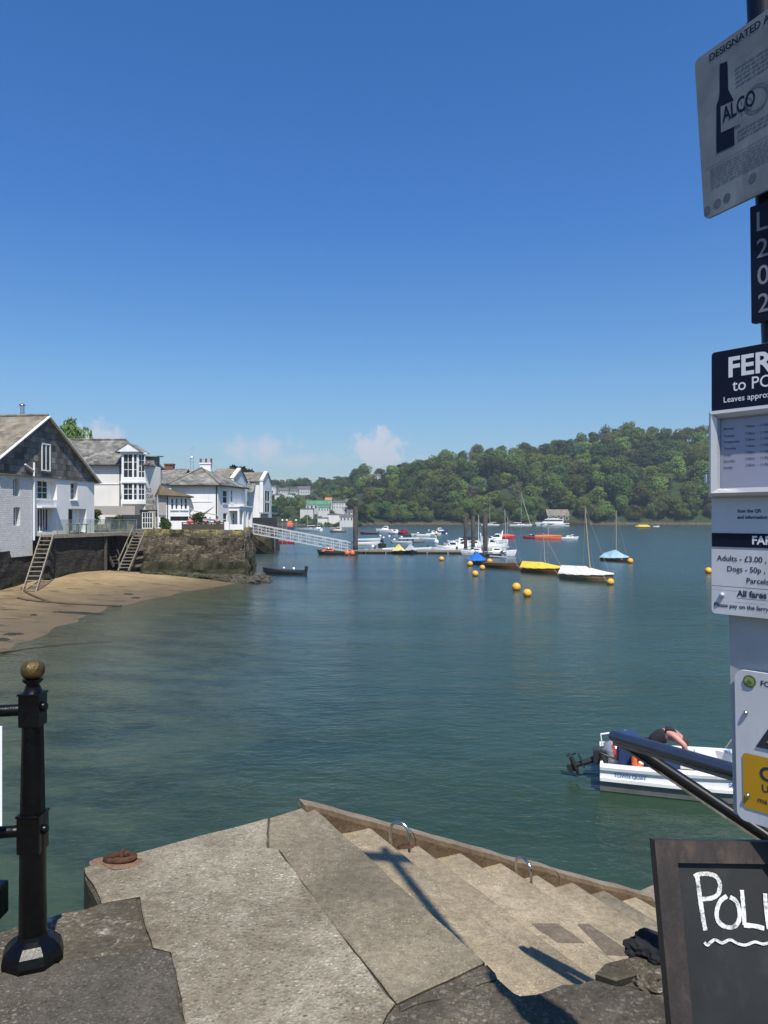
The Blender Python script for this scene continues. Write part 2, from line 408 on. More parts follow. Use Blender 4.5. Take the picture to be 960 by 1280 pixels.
MAT['red_cloth'] = paint('red_cloth', (.6, .05, .07), .9)
MAT['hair'] = paint('dark_hair', (.04, .028, .02), .8)
MAT['orange_plastic'] = paint('orange_lifebuoy', (.78, .13, .03), .45)
MAT['sand_dark'] = paint('seaweed_brown', (.022, .018, .011), .75, 0, .4, 9, .8, None, 25)
def m_glass(name, col=(.02, .028, .034), rough=.06):
    m, nt, out = new_mat(name); g = G(nt)
    tc = g.n('TexCoord').outputs['Object']
    b = g.bump(g.noise(tc, 1.2, 2), .06, .1)
    principled(g, out, g.ramp(g.noise(tc, .8, 3), [(.35, tuple(x * .6 for x in col)), (.7, tuple(x * 1.8 for x in col))]), rough, 0, b, .6)
    return m
MAT['pane'] = m_glass('window_glass')
MAT['pane_green'] = m_glass('greenish_glass', (.03, .10, .095))
def m_clear(name, tint=(.8, .9, .88), op=.25):
    m, nt, out = new_mat(name); g = G(nt)
    tr = g.n('BsdfTransparent', ins={0: c4(tint)}); gl = g.n('BsdfGlossy', ins={'Roughness': .05}); df = g.n('BsdfDiffuse', ins={0: c4((.4, .48, .48))})
    fr = g.n('Fresnel', ins={'IOR': 1.5}); a = g.n('MixShader', ins={0: op}); g.link(tr.outputs[0], a.inputs[1]); g.link(df.outputs[0], a.inputs[2])
    b = g.n('MixShader'); g.link(fr.outputs[0], b.inputs[0]); g.link(a.outputs[0], b.inputs[1]); g.link(gl.outputs[0], b.inputs[2]); g.link(b.outputs[0], out.inputs[0])
    return m
MAT['balustrade'] = m_clear('balustrade_glass')
MAT['perspex'] = m_clear('clear_screen', (.85, .93, .92), .1)
# ------------------------------------------------------------------ the quay we stand on
def q(px, py, z=QZ): p = on(px, py, z); return V((p.x, p.y, 0))
def rough_outline(pts, step=.06, amp=.008, seed=0):
    out = []; n = len(pts)
    for i in range(n):
        a, b = V(pts[i]), V(pts[(i + 1) % n]); L = (b - a).length; k = max(1, int(L / step)) if L < 6 else 1
        nrm = V((-(b - a).y, (b - a).x, 0)).normalized()
        for j in range(k):
            p = a.lerp(b, j / k)
            if k > 1 and j: p = p + nrm * amp * noise.noise(V((p.x * 6 + seed, p.y * 6, seed))) * 1.6 + nrm * amp * .6 * noise.noise(V((p.x * 25, p.y * 25 + seed, 3)))
            out.append(p)
    return out
def slab_mesh(mb, pts, z, th, mi=0, mis=None, step=.06, amp=.008, seed=0, chamfer=.012):
    pts = rough_outline(pts, step, amp, seed); n = len(pts)
    area = sum(pts[i].x * pts[(i + 1) % n].y - pts[(i + 1) % n].x * pts[i].y for i in range(n))
    if area < 0: pts.reverse()
    inn = []
    for i in range(n):
        d = (pts[(i + 1) % n] - pts[i - 1]); nr = V((-d.y, d.x, 0))
        nr = nr.normalized() if nr.length > 1e-9 else V((0, 0, 0))
        inn.append(pts[i] + nr * chamfer)
    top = [V((p.x, p.y, z)) for p in inn]; mid = [V((p.x, p.y, z - chamfer * .8)) for p in pts]; bot = [V((p.x, p.y, z - th)) for p in pts]
    mis = mi if mis is None else mis
    mb.add(top, [tuple(range(n))], mi)
    for A, B, m_ in ((top, mid, mi), (mid, bot, mis)):
        mb.add(A + B, [(i, n + i, n + (i + 1) % n, (i + 1) % n) for i in range(n)], m_)

left_far = V((-6.2, -.28, 0)); el1 = q(0, 1165); el2 = q(124, 1129); c1 = q(105, 1085); c2 = q(250, 1045); c3 = q(340, 1021); c4_ = q(376, 1010); pe0 = q(395, 1012); pe1 = q(619, 1214)
inner = [pe1, q(652, 1243), q(686, 1236), q(742, 1223), q(757, 1208), q(797, 1199), q(836, 1182), V((1.7, 3.02, 0)), V((3.2, 3.5, 0)), V((9, 4.4, 0))]
outline = [left_far, el1, el2, c1, c2, c3, c4_, pe0] + inner + [V((9, -14, 0)), V((-6.2, -14, 0))]
mb = MB(); slab_mesh(mb, outline, QZ - .012, 4.6, 0, 1, .1, .01, 1, .01)
# top slabs
mA = [V((-3.2, 1.5, 0)), q(0, 1216), q(95, 1200), q(190, 1186), q(212, 1190), q(222, 1235), q(230, 1280), V((-.62, 1.5, 0))]
mBp = [left_far + V((0, .0, 0)), el1, el2, q(170, 1122), q(178, 1150), q(190, 1185), q(95, 1199), q(0, 1215), V((-3.2, 1.49, 0)), V((-6.2, -.4, 0))]
mC = [q(175, 1120.5), el2 + V((.01, .0, 0)), c1, c2, q(335, 1023), q(334, 1060), q(348, 1062), q(420, 1160), q(494, 1254), q(470, 1300), V((-.2, 1.5, 0)), V((-.61, 1.5, 0)), q(232, 1280), q(224, 1235), q(214, 1190), q(191, 1184), q(180, 1150)]
mD = [q(336, 1059), q(337, 1022.5), c4_, pe0, q(500, 1107), q(606, 1202), q(496, 1253), q(421, 1160), q(349, 1061.5)]
mE = [q(609, 1204), pe1, q(622, 1222), q(500, 1262), q(499, 1254)]
mF = [q(500, 1264), q(624, 1224), q(650, 1244), q(686, 1237), q(742, 1224), q(770, 1232), q(845, 1218), V((1.8, 2.7, 0)), V((3.2, 3.4, 0)), V((9, 4.3, 0)), V((9, -14, 0)), V((-.19, -14, 0)), V((-.19, 1.5, 0)), q(472, 1300)]
mG = [V((-6.2, -.42, 0)), V((-3.2, 1.47, 0)), V((-.21, 1.48, 0)), V((-.21, -14, 0)), V((-6.2, -14, 0))]
mH = [q(744, 1222), q(757, 1209), q(797, 1200), q(836, 1183), V((1.7, 3.0, 0)), V((1.75, 2.72, 0)), q(843, 1217), q(770, 1231)]
for i, (pl, dz, mi, am) in enumerate(((mA, .002, 3, .012), (mBp, -.002, 4, .014), (mC, .003, 2, .006), (mD, .0, 5, .005), (mE, -.003, 6, .012), (mF, .0, 6, .014), (mG, .0, 3, .01), (mH, .016, 4, .02))):
    slab_mesh(mb, pl, QZ + dz, .03, mi, 1, .05, am, i * 7.3, .005)
o = mb.build('quay', [MAT['rough_dark'], MAT['quay_side'], MAT['agg_light'], MAT['asphalt'], MAT['weathered'], MAT['slab_grey'], MAT['rough_dark']]); struct(o)

# loose broken stones at the head of the steps
def rock_mesh(mb, c, size, seed, mi=0, sub=3, amp=.35):
    bm = bmesh.new(); bmesh.ops.create_icosphere(bm, subdivisions=sub, radius=1.0)
    vs = []
    for v in bm.verts:
        p = v.co.copy(); s_ = V((seed * 3.1, seed * 1.7, seed))
        k = 1 + amp * noise.noise(p * 1.1 + s_) + amp * .5 * noise.noise(p * 2.7 + s_) + amp * .25 * noise.noise(p * 6 + s_)
        p = p * k; vs.append(V((p.x * size[0], p.y * size[1], p.z * size[2])) + V(c))
    mb.add(vs, [[v.index for v in f.verts] for f in bm.faces], mi, False); bm.free()
MAT['tar_rock'] = m_concrete('tar_coated_rock', (.02, .021, .024), (.05, .05, .054), 30, (.09, .09, .1), .3, (.005, .005, .006), (.01, .01, .012), .4, 1.0, 6.0)
p = on(822, 1205, QZ); mb = MB(); rock_mesh(mb, (p.x + .05, p.y + .05, QZ + .01), (.12, .09, .065), 2.0, 0, 5, .42); tag(mb.build('stone', MAT['tar_rock']), 'black tar-coated lump of stone beside the chalkboard', 'stone')
p = on(806, 1233, QZ); mb = MB(); rock_mesh(mb, (p.x + .03, p.y + .03, QZ - .005), (.09, .06, .035), 5.0, 0, 5, .55); tag(mb.build('stone', MAT['weathered']), 'grey broken stone in front of the black lump at the top of the steps', 'stone')

# ------------------------------------------------------------------ steps going down to the water
U = V((.88, .476, 0)); W = V((.476, -.88, 0))          # down the flight, across the flight
nos_t = [0, .346, .667, .965, 1.27, 1.56, 1.857, 2.146, 2.45]
drops = [.163, .331, .438, .569, .71, .83, .95, 1.067]
while drops[-1] < 3.95: nos_t.append(nos_t[-1] + .3); drops.append(drops[-1] + .128)
O = V((pe0.x, pe0.y, 0)) + U * .0
def sp(t, w, dz): p = O + U * t + W * w; return V((p.x, p.y, QZ - dz))
mb = MB(); WID = 2.3
for i, dz in enumerate(drops):
    t0, t1 = nos_t[i] - .03, nos_t[i + 1]; n = 46
    mi = 1 if i == 6 else (0, 3, 0, 4)[i % 4]
    def row(t, z, amp, sd):
        out = []
        for k in range(n + 1):
            w = WID * k / n; a = noise.noise(V((w * 3.1, sd, i * 4.7))) * amp + noise.noise(V((w * 14, sd, i * 2.3))) * amp * .5
            out.append(sp(t + a, w, z - noise.noise(V((w * 2.5 + i, t * 3, 5))) * .006))
        return out
    rows = [row(t0, dz, 0, 1), row(t0 + .055, dz, .012, 7), row((t0 + t1) / 2, dz - .002, 0, 2), row(t1 - .022, dz + .001, .004, 3), row(t1 - .005, dz + .012, .006, 4), row(t1, dz + .035, .007, 4), row(t1 - .008, dz + .3, .004, 5)]
    vs = [p for r_ in rows for p in r_]; m_ = n + 1
    fs = [(a * m_ + k, a * m_ + k + 1, (a + 1) * m_ + k + 1, (a + 1) * m_ + k) for a in range(len(rows) - 1) for k in range(n)]
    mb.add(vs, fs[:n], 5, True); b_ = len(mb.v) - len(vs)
    for f in fs[n:]: mb.f.append([b_ + q_ for q_ in f]); mb.m.append(mi); mb.sm.append(True)
    # outer end wall of each step, down into the water
    mb.add([sp(t0, 0, dz), sp(t1, 0, dz + .01), sp(t1, 0, 4.6), sp(t0, 0, 4.6)], [(0, 1, 2, 3)], 2)
# landing by the water
tl = nos_t[len(drops)]
mb.slab([sp(tl - .02, 0, 3.6), sp(tl - .02, WID, 3.6), sp(tl + 1.5, WID, 3.6), sp(tl + 1.5, 0, 3.6)], 1.0, 1, 2)
struct(mb.build('steps', [MAT['agg_step'], MAT['slab_grey'], MAT['quay_side'], MAT['agg_step2'], MAT['agg_step3'], MAT['agg_dirt']]))

# timber coping along the outer side of the steps, in joined lengths
mb = MB()
for (ta, tb) in ((-.06, .62), (.63, 1.72), (1.73, 2.62)):
    n = 14; rows = []
    for k in range(n + 1):
        t = ta + (tb - ta) * k / n; z = .435 * t - .008 + noise.noise(V((t * 4, 0, 1))) * .012
        j = noise.noise(V((t * 7, 2, 0))) * .008
        rows.append([sp(t, .008 + j, z + .022), sp(t, -.02 + j, z), sp(t, -.10 + j, z - .006), sp(t, -.125, z + .02), sp(t, -.13, z + .42), sp(t, .004, z + .42)])
    m_ = 6; vs = [p for r_ in rows for p in r_]
    b_ = len(mb.v); mb.add(vs, [])
    for a in range(n):
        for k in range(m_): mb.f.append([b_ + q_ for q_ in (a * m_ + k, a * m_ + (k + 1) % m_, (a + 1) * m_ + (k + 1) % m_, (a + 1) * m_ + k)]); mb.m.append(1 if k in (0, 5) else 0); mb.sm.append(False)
    mb.add(rows[0], [tuple(range(6))]); mb.add(rows[-1], [tuple(reversed(range(6)))])
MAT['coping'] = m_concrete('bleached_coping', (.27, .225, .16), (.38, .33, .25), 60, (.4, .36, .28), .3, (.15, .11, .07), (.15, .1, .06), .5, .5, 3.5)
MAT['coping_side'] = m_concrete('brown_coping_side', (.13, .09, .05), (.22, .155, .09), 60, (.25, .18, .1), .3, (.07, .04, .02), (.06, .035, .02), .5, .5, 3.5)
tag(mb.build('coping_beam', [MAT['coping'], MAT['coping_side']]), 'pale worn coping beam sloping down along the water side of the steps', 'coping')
mb = MB()
a, b = at(796, 1127, 5.55), at(872, 1092, 6.05)
mb.bar(a - V((0, 0, .06)), b - V((0, 0, .06)), .2, .12, bev=.02); mb.bar(a + V((.12, -.12, -.12)), b + V((.3, -.3, -.22)), .18, .12, bev=.02)
tag(mb.build('timber_baulk', MAT['coping']), 'short pale timber baulk low on the steps beside the chalkboard', 'timber')

# thin brown patches on the treads, standing in for cast shade
def tread_hit(px, py):
    d = V(((px - CX) / FOC, 1, -(py - HY) / FOC))
    for i, dz in enumerate(drops):
        k = (1.6 + dz) / -d.z; p = V((0, 0, EYE)) + d * k; r_ = V((p.x, p.y, 0)) - O
        t = r_.dot(U)
        if nos_t[i] - .02 <= t <= nos_t[i + 1] + .01: return p, i
    return p, i
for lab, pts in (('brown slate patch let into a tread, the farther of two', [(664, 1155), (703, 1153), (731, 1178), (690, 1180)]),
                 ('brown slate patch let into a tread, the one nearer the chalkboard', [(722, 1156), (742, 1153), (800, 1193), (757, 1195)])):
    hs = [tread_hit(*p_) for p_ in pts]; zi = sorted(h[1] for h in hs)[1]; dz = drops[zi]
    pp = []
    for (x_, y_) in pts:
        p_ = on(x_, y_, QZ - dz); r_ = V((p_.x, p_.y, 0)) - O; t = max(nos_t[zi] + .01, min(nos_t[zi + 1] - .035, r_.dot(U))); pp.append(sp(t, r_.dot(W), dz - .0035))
    mb = MB(); mb.slab(list(reversed(pp)), .02); tag(mb.build('shade_patch', MAT['shade_tone']), lab, 'slate', 'slate patches on the steps')

# steel hoops
for (pxa, pya, pxb, pyb, ptop, lab) in ((488, 1051, 512, 1058, 1031, 'steel grab hoop near the top of the steps with a rusty base'), (645, 1088, 664, 1100, 1073, 'steel grab hoop lower down the steps')):
    pa, ia = tread_hit(pxa, pya); pb, ib = tread_hit(pxb, pyb)
    za = pa.z; pb = on(pxb, pyb, za - .005) if ib != ia else pb
    h = .115 if pxa < 600 else .10
    t_ = thing('grab_hoop', lab, 'hoop', (0, 0, 0), 0, 'steel hoops on the steps')
    pts = [pa - V((0, 0, .03))]
    for k in range(13):
        a = PI * k / 12; c = pa.lerp(pb, .5 - .5 * math.cos(a)); top = c + V((0, 0, h * (.45 + .55 * math.sin(a)))); pts.append(top)
    pts.append(pb - V((0, 0, .03)))
    mb = MB(); mb.tube(pts, .0085, 10); mb.build('bar', MAT['steel'], t_)
    if pxa < 600:
        mb = MB(); rock_mesh(mb, pb + V((-.02, .0, 0)), (.045, .03, .008), 3.0, 0, 2); mb.build('base_plate', MAT['rust'], t_)

# ------------------------------------------------------------------ mooring ring, rusty
p = on(150, 1077, QZ); t_ = thing('mooring_ring', 'rusty iron mooring ring lying on the broken corner of the quay', 'mooring ring', (p.x, p.y, QZ + .006))
mb = MB(); pts = [V((.066 * math.cos(a), .036 * math.sin(a), .012 + .004 * math.cos(a))) for a in [2 * PI * k / 20 for k in range(21)]]
mb.tube(pts, .014, 8); mb.build('ring', MAT['rust'], t_)
mb = MB(); mb.tube([(.0, .015, .0), (.0, .022, .026), (0, .04, .03), (0, .055, .0)], .011, 8); mb.build('staple', MAT['rust'], t_)
mb = MB(); rock_mesh(mb, (0, 0, -.005), (.12, .07, .008), 8.0, 0, 3, .6)
MAT['rust_stain'] = m_concrete('rust_stained_concrete', (.20, .115, .065), (.30, .2, .13), 90, (.4, .32, .22), .4, (.1, .05, .03), (.14, .06, .03), .5, .4)
mb.build('stained_mortar', MAT['rust_stain'], t_)

# ------------------------------------------------------------------ cast-iron railing post and rails
MAT['black_iron'] = paint('black_gloss_iron', (.0022, .0024, .003), .32, 0, .3, 14, .2, (.02, .014, .01, .15), 30, spec=.28)
MAT['gilt'] = paint('worn_gilt', (.15, .10, .035), .45, .65, .4, 22, .4, (.04, .032, .02, .75), 50)
p = on(41, 1199, QZ); dpost = p.y
k = dpost / FOC
def zpx(y): return EYE - (y - HY) * k - QZ
rt = thing('railing_post', 'black fluted iron railing post with worn gold ball finial', 'post', (p.x, p.y, QZ))
mb = MB(); mb.lathe((0, 0, 0), [(.105, -.01), (.108, .02), (.1, .05), (.075, .075), (.055, .085), (.051, .1)], 8, smooth=False); mb.build('base', MAT['black_iron'], rt)
mb = MB(); mb.lathe((0, 0, 0), [(.048, .09), (.045, zpx(1075)), (.045, zpx(1040))], 20); mb.lathe((0, 0, 0), [(.043, zpx(1028)), (.036, zpx(905))], 24, flute=.12); mb.build('shaft', MAT['black_iron'], rt)
for (ya, yb, w) in ((1015, 1063, .082), (865, 907, .074)):
    mb = MB(); za, zb = zpx(yb), zpx(ya); mb.box((0, 0, (za + zb) / 2), (w, w, zb - za), bev=.006); mb.box((0, 0, zb - .004), (w + .005, w + .005, .008), bev=.002); mb.lathe((w / 2, 0, (za + zb) / 2 + .008), [(.018, 0), (.018, .01), (.008, .016)], 12, M=Matrix.Rotation(PI / 2, 3, 'Y'))
    mb.build('socket_block', MAT['black_iron'], rt)
mb = MB(); mb.lathe((0, 0, 0), [(.036, zpx(866)), (.03, zpx(862)), (.022, zpx(855)), (.034, zpx(851)), (.036, zpx(848))], 20); mb.build('neck', MAT['black_iron'], rt)
mb = MB(); zc = zpx(837); prof = [(max(.004, .0415 * math.sin(PI * i / 12) ** .6) * (1.0), zc - .0335 * math.cos(PI * i / 12)) for i in range(13)]
mb.lathe((0, 0, 0), prof, 24); mb.lathe((0, 0, 0), [(.004, zc + .029), (.006, zc + .034), (.003, zc + .036)], 10); mb.build('finial', MAT['gilt'], rt)
for (z_, lab) in ((zpx(887), 'upper black tubular rail of the quay railing, joined to the post'), (zpx(1038), 'lower black tubular rail of the quay railing, under the white notice')):
    mb = MB(); mb.tube([p + V((-.03, 0, z_)), p + V((-1.6, -.35, z_ + .0))], .021, 14); tag(mb.build('rail', MAT['black_iron']), lab, 'rail', 'rails of the quay railing')
p2 = p + V((-1.6, -.35, 0))
c2_ = copy_tree(rt); c2_.location = (p2.x, p2.y, QZ); c2_['label'] = 'black iron railing post beyond the white notice'
# white notice hung on the rails
mb = MB(); a = at(8, 905, dpost - .06); b = at(8, 1028, dpost - .06); w_ = .42
dirn = V((-1.6, -.35, 0)).normalized(); a = a + V((0, -.03, 0)); b = b + V((0, -.03, 0))
pts = [a, b, b + dirn * w_, a + dirn * w_]
n_ = V((-dirn.y, dirn.x, 0)); n_ = n_ if n_.y > 0 else -n_
mb.slab(pts, .006, direction=tuple(n_)); tag(mb.build('notice_board', MAT['white_paint']), 'blank edge of a white notice hung between the railing rails', 'notice')
# dark box by the railing on the left edge
a = at(-6, 1165, 2.95)
mb = MB(); mb.box((a.x - .05, a.y + .02, QZ + .055), (.14, .1, .13), bev=.008); tag(mb.build('junction_box', MAT['black_iron']), 'small black box at the quay edge behind the railing', 'box')

# ------------------------------------------------------------------ sign planes
class Plane:
    def __init__(s, P, u, v=(0, 0, 1)):
        s.P = V(P); s.u = V(u).normalized(); v = V(v); s.v = (v - s.u * v.dot(s.u)).normalized(); s.n = s.u.cross(s.v)
        if s.n.y > 0: s.n = -s.n            # faces the camera
    def hit(s, px, py):
        d = V(((px - CX) / FOC, 1, -(py - HY) / FOC)); o = V((0, 0, EYE))
        k = (s.P - o).dot(s.n) / d.dot(s.n); p = o + d * k - s.P
        return p.dot(s.u), p.dot(s.v)
    def pt(s, a, b, off=0.0): return s.P + s.u * a + s.v * b + s.n * off
    def rect(s, mb, a0, b0, a1, b1, off, mi=0, th=0.0, rad_=0.0):
        if rad_ > 0:
            pts = []
            for (cx, cy, st) in ((a1 - rad_, b1 - rad_, 0), (a0 + rad_, b1 - rad_, 90), (a0 + rad_, b0 + rad_, 180), (a1 - rad_, b0 + rad_, 270)):
                for k in range(6):
                    an = math.radians(st + 18 * k); pts.append((cx + rad_ * math.cos(an), cy + rad_ * math.sin(an)))
        else: pts = [(a1, b1), (a0, b1), (a0, b0), (a1, b0)]
        P_ = [s.pt(x, y, off) for x, y in pts]
        if th: mb.slab(P_, th, mi, direction=tuple(-s.n))
        else: mb.poly(P_, mi)
    def text(s, mb, body, px, py, cap_px, off=.0006, bold=0.0, mi=0, sx=1.0, dirpx=None):
        a, b = s.hit(px, py); _, b2 = s.hit(px, py - cap_px); size = (b2 - b) / .70
        mb.text(body, size, lambda x, y: s.pt(a + x, b + y, off), bold, mi, sx)
MAT['sign_white'] = paint('sign_white', (.56, .575, .60), .4, 0, .06, 6, dirt=(.3, .3, .29, .35))
MAT['sign_navy'] = paint('sign_navy', (.0025, .005, .02), .5, 0, .1, spec=.25)
MAT['sign_letter_white'] = paint('sign_letter_white', (.72, .74, .76), .5, 0, .02)
MAT['sign_letter_dark'] = paint('sign_letter_dark', (.02, .025, .05), .5, 0, .02)
MAT['sign_letter_grey'] = paint('sign_letter_grey', (.09, .10, .14), .5, 0, .1)
MAT['sign_faded'] = paint('sign_faded_print', (.10, .115, .145), .6, 0, .2, 40)
MAT['plate_grey'] = paint('plate_digits', (.20, .225, .26), .5, 0, .1)
MAT['sign_old'] = paint('weathered_shaded_sign_face', (.20, .225, .24), .6, 0, .25, 9, dirt=(.10, .115, .11, .75))  # weathered grey, lowered further to stand for shade on the notice
MAT['sign_yellow'] = paint('warning_yellow', (.46, .25, .01), .4, 0, .08, 8)
MAT['pole'] = paint('dark_blue_pole', (.004, .006, .018), .4, 0, .2, 8, spec=.3)
MAT['sheet'] = paint('timetable_paper', (.34, .35, .45), .35, 0, .04)
MAT['case'] = paint('aluminium_case', (.50, .515, .54), .3, .4, .05)
POLE = V((.775, 1.45, 0))
pole_at = lambda z: V((.855 - .044 * (z - QZ), 1.45, z))
t_ = thing('sign_post', 'tall dark blue post carrying the ferry signs at the top of the steps', 'signpost', (.855, 1.45, QZ))
mb = MB(); mb.tube([pole_at(QZ - .1), pole_at(QZ + 1.6), pole_at(QZ + 3.95)], .026, 16); mb.build('pole', MAT['pole'], t_, True)
for z_ in (EYE - .13, EYE + .18, EYE + .47, EYE + .95):
    mb = MB(); mb.tube([pole_at(z_ - .02), pole_at(z_ + .02)], .031, 16); mb.build('clamp', MAT['pole'], t_, True)
mb = MB(); zt = QZ + 3.78; mb.bar(pole_at(zt) + V((-.22, .03, 0)), pole_at(zt) + V((.22, -.03, .0)), .025, .14, bev=.004); mb.build('crosspiece', MAT['pole'], t_, True)
mb = MB(); c = pole_at(QZ); mb.lathe((c.x, c.y, QZ), [(.09, 0), (.09, .02), (.04, .04), (.03, .06)], 16); mb.build('base', MAT['pole'], t_, True)

# --- ferry timetable sign
def plane_on_pole(z, off, u, v=(0, 0, 1)):
    P = Plane(pole_at(z), u, v); return Plane(pole_at(z) + P.n * off, u, v)
fp = plane_on_pole(EYE, .05, (.62, -.785, 0))
aL, bT = fp.hit(889.5, 441); _, bB = fp.hit(888, 766); aR = aL + .40
t_ = thing('ferry_sign', 'white and navy ferry timetable and fares sign on the post', 'sign', tuple(fp.P))
mb = MB(); fp.rect(mb, aL, bB, aR, bT, 0, 0, .012, .008); mb.build('panel', MAT['sign_white'], t_, True)
_, b1 = fp.hit(891, 515)
mb = MB(); fp.rect(mb, aL + .0005, b1, aR - .0005, bT - .0005, .0012, 0, 0, .007); mb.build('header_panel', MAT['sign_navy'], t_, True)
_, f0 = fp.hit(889, 683); _, f1 = fp.hit(889, 666)
mb = MB(); fp.rect(mb, aL + .001, f0, aR - .001, f1, .0012); fband = mb.build('fares_band', MAT['sign_navy'], t_, True)
_, g0 = fp.hit(889, 623); _, g1 = fp.hit(889, 514)
# case frame: bevelled ring
mb = MB(); w_ = .019
ring = [(0, 0.0), (.004, .020), (.010, .024), (.018, .014), (w_ + .001, .006)]
aL2, aR2 = aL + .001, aR - .05
for (i0, h0), (i1, h1) in zip(ring, ring[1:]):
    A = [fp.pt(aL2 + i0, g0 + i0, h0), fp.pt(aR2 - i0, g0 + i0, h0), fp.pt(aR2 - i0, g1 - i0, h0), fp.pt(aL2 + i0, g1 - i0, h0)]
    B = [fp.pt(aL2 + i1, g0 + i1, h1), fp.pt(aR2 - i1, g0 + i1, h1), fp.pt(aR2 - i1, g1 - i1, h1), fp.pt(aL2 + i1, g1 - i1, h1)]
    for k in range(4): mb.quad(A[k], A[(k + 1) % 4], B[(k + 1) % 4], B[k])
case = mb.build('timetable_case', MAT['case'], t_, True)
mb = MB(); fp.rect(mb, aL2 + w_ - .002, g0 + w_ - .002, aR2 - w_ + .002, g1 - w_ + .002, .004); mb.build('timetable_sheet', MAT['sheet'], case, True)
mb = MB(); a_, b_ = fp.hit(888.5, 599); mb.box(fp.pt(a_, b_, .012), (.012, .012, .02), bev=.003); mb.build('latch', MAT['cream_wall'], case, True)
mb = MB()
days = ['Monday', 'Tuesday', 'Wednesday', 'Thursday', 'Friday', 'Saturday', 'Sunday']
ys = [538, 547, 554.5, 562.5, 570.5, 578, 586]
for d_, y_ in zip(days, ys):
    fp.text(mb, d_, 906, y_, 2.9, .0046, .012); fp.text(mb, '7.00am  -  11.00pm', 933, y_ - 3.2, 2.9, .0046, .012)
mb.build('timetable_print', MAT['sign_letter_grey'], case, True)
mb = MB()
fp.text(mb, 'FERRY', 909.5, 471.5, 24, .0017, .028, 0, 1.0)
fp.text(mb, 'to POLRUAN', 916, 489, 14.5, .0017, .006, 0, .95)
fp.text(mb, 'Leaves approx.', 904.5, 503.5, 7.0, .0017, .006)
mb.build('white_lettering', MAT['sign_letter_white'], t_, True)
mb = MB(); fp.text(mb, 'FARES', 940, 680, 10, .0017, .03); mb.build('band_lettering', MAT['sign_letter_white'], fband, True)
mb = MB()
fp.text(mb, 'Adults - £3.00 ,', 896.4, 700.5, 6.8, .0006, .012)
fp.text(mb, 'Dogs - 50p ,', 908.7, 713.8, 6.6, .0006, .012)
fp.text(mb, 'Parcels', 932.9, 728.8, 6.8, .0006, .012)
fp.text(mb, 'All fares', 921.6, 745.2, 7.6, .0006, .03)
fp.text(mb, 'Please pay on the ferry', 892.5, 757.5, 5.0, .0006, .02)
fp.text(mb, 'Scan the QR', 921.8, 640.6, 4.0, .0006, .03)
fp.text(mb, 'and information', 921.8, 648.4, 4.0, .0006, .03)
a_, b_ = fp.hit(890, 732); fp.rect(mb, aL + .001, b_, aR - .01, b_ + .001, .002)
a_, b_ = fp.hit(921.6, 748); fp.rect(mb, a_, b_, a_ + .06, b_ + .0009, .002)
mb.build('dark_lettering', MAT['sign_letter_dark'], t_, True)
mb = MB(); a_, b_ = fp.hit(903, 743.5); mb.ball(fp.pt(a_, b_, .002), .0055, 10, 6); mb.build('screw', MAT['case'], t_, True)

# --- alcohol notice, higher on the post
ap = plane_on_pole(EYE + .75, .05, (.5465, -1, .065), (-.02, 0, 1))
a0, b0 = ap.hit(872, 279); a1, b1 = ap.hit(868, 76)
t_ = thing('alcohol_notice', 'weathered grey alcohol notice with a bottle symbol, top of the post', 'sign', tuple(ap.P))
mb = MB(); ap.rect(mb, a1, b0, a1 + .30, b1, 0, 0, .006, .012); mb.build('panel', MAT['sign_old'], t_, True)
hh = lambda L: [ap.pt(*ap.hit(*p_), .0004) for p_ in L]
mb = MB(); mb.poly(hh([(899.7, 80), (909.2, 76.6), (909.8, 84), (910.5, 112), (914, 119), (916.9, 124.5), (918.3, 181.4), (896.5, 191.6), (895.6, 188), (895.8, 131.5), (898.5, 124), (899.8, 116)])); mb.build('bottle_symbol', MAT['sign_navy'], t_, True)
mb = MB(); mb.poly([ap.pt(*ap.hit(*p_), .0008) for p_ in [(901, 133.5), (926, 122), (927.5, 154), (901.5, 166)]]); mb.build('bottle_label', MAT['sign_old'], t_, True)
mb = MB(); ap.text(mb, 'ALCO', 904.2, 153.5, 19, .0012, .018, 0, .62); mb.build('label_lettering', MAT['sign_navy'], t_, True); mb = MB(); ap.text(mb, 'DESIGNATED AREA', 886.8, 77.5, 9, .0006, .015, 0, .92); mb.build('lettering', MAT['sign_navy'], t_, True)
mb = MB(); r2 = random.Random(5)
def greek(mb, pl, a0, a1, b, h, off, rr):
    x = a0
    while x < a1 - .004:
        w = min(a1 - x, rr.uniform(.004, .016)); pl.rect(mb, x, b, x + w, b + h, off); x += w + .0025
aa, bb = ap.hit(919, 88)
for k_ in range(5): greek(mb, ap, aa, a1 + .26, bb - .0085 * k_, .0032, .0004, r2)
aa, bb = ap.hit(922, 166)
for k_ in range(3): greek(mb, ap, aa, a1 + .26, bb - .008 * k_, .003, .0004, r2)
aa, bb = ap.hit(888, 214)
for k_ in range(7): greek(mb, ap, aa, a1 + .27, bb - .0062 * k_, .0022, .0004, r2)
aa, bb = ap.hit(881, 213); ap.rect(mb, aa, bb, a1 + .28, bb + .001, .0004)
for px_, py_ in ((884, 263), (897, 254), (909, 247), (941, 222)): mb.poly([ap.pt(ap.hit(px_, py_)[0] + .008 * math.cos(q_), ap.hit(px_, py_)[1] + .009 * math.sin(q_), .0004) for q_ in [2 * PI * z_ / 12 for z_ in range(12)]])
aa, bb = ap.hit(946, 122)
for k_ in range(24):
    q0, q1 = 2 * PI * k_ / 24, 2 * PI * (k_ + 1) / 24
    mb.quad(*[ap.pt(aa + r_ * math.cos(q_), bb + r_ * math.sin(q_), .0006) for r_, q_ in ((.022, q0), (.022, q1), (.026, q1), (.026, q0))])
mb.build('faded_print', MAT['sign_faded'], t_, True)

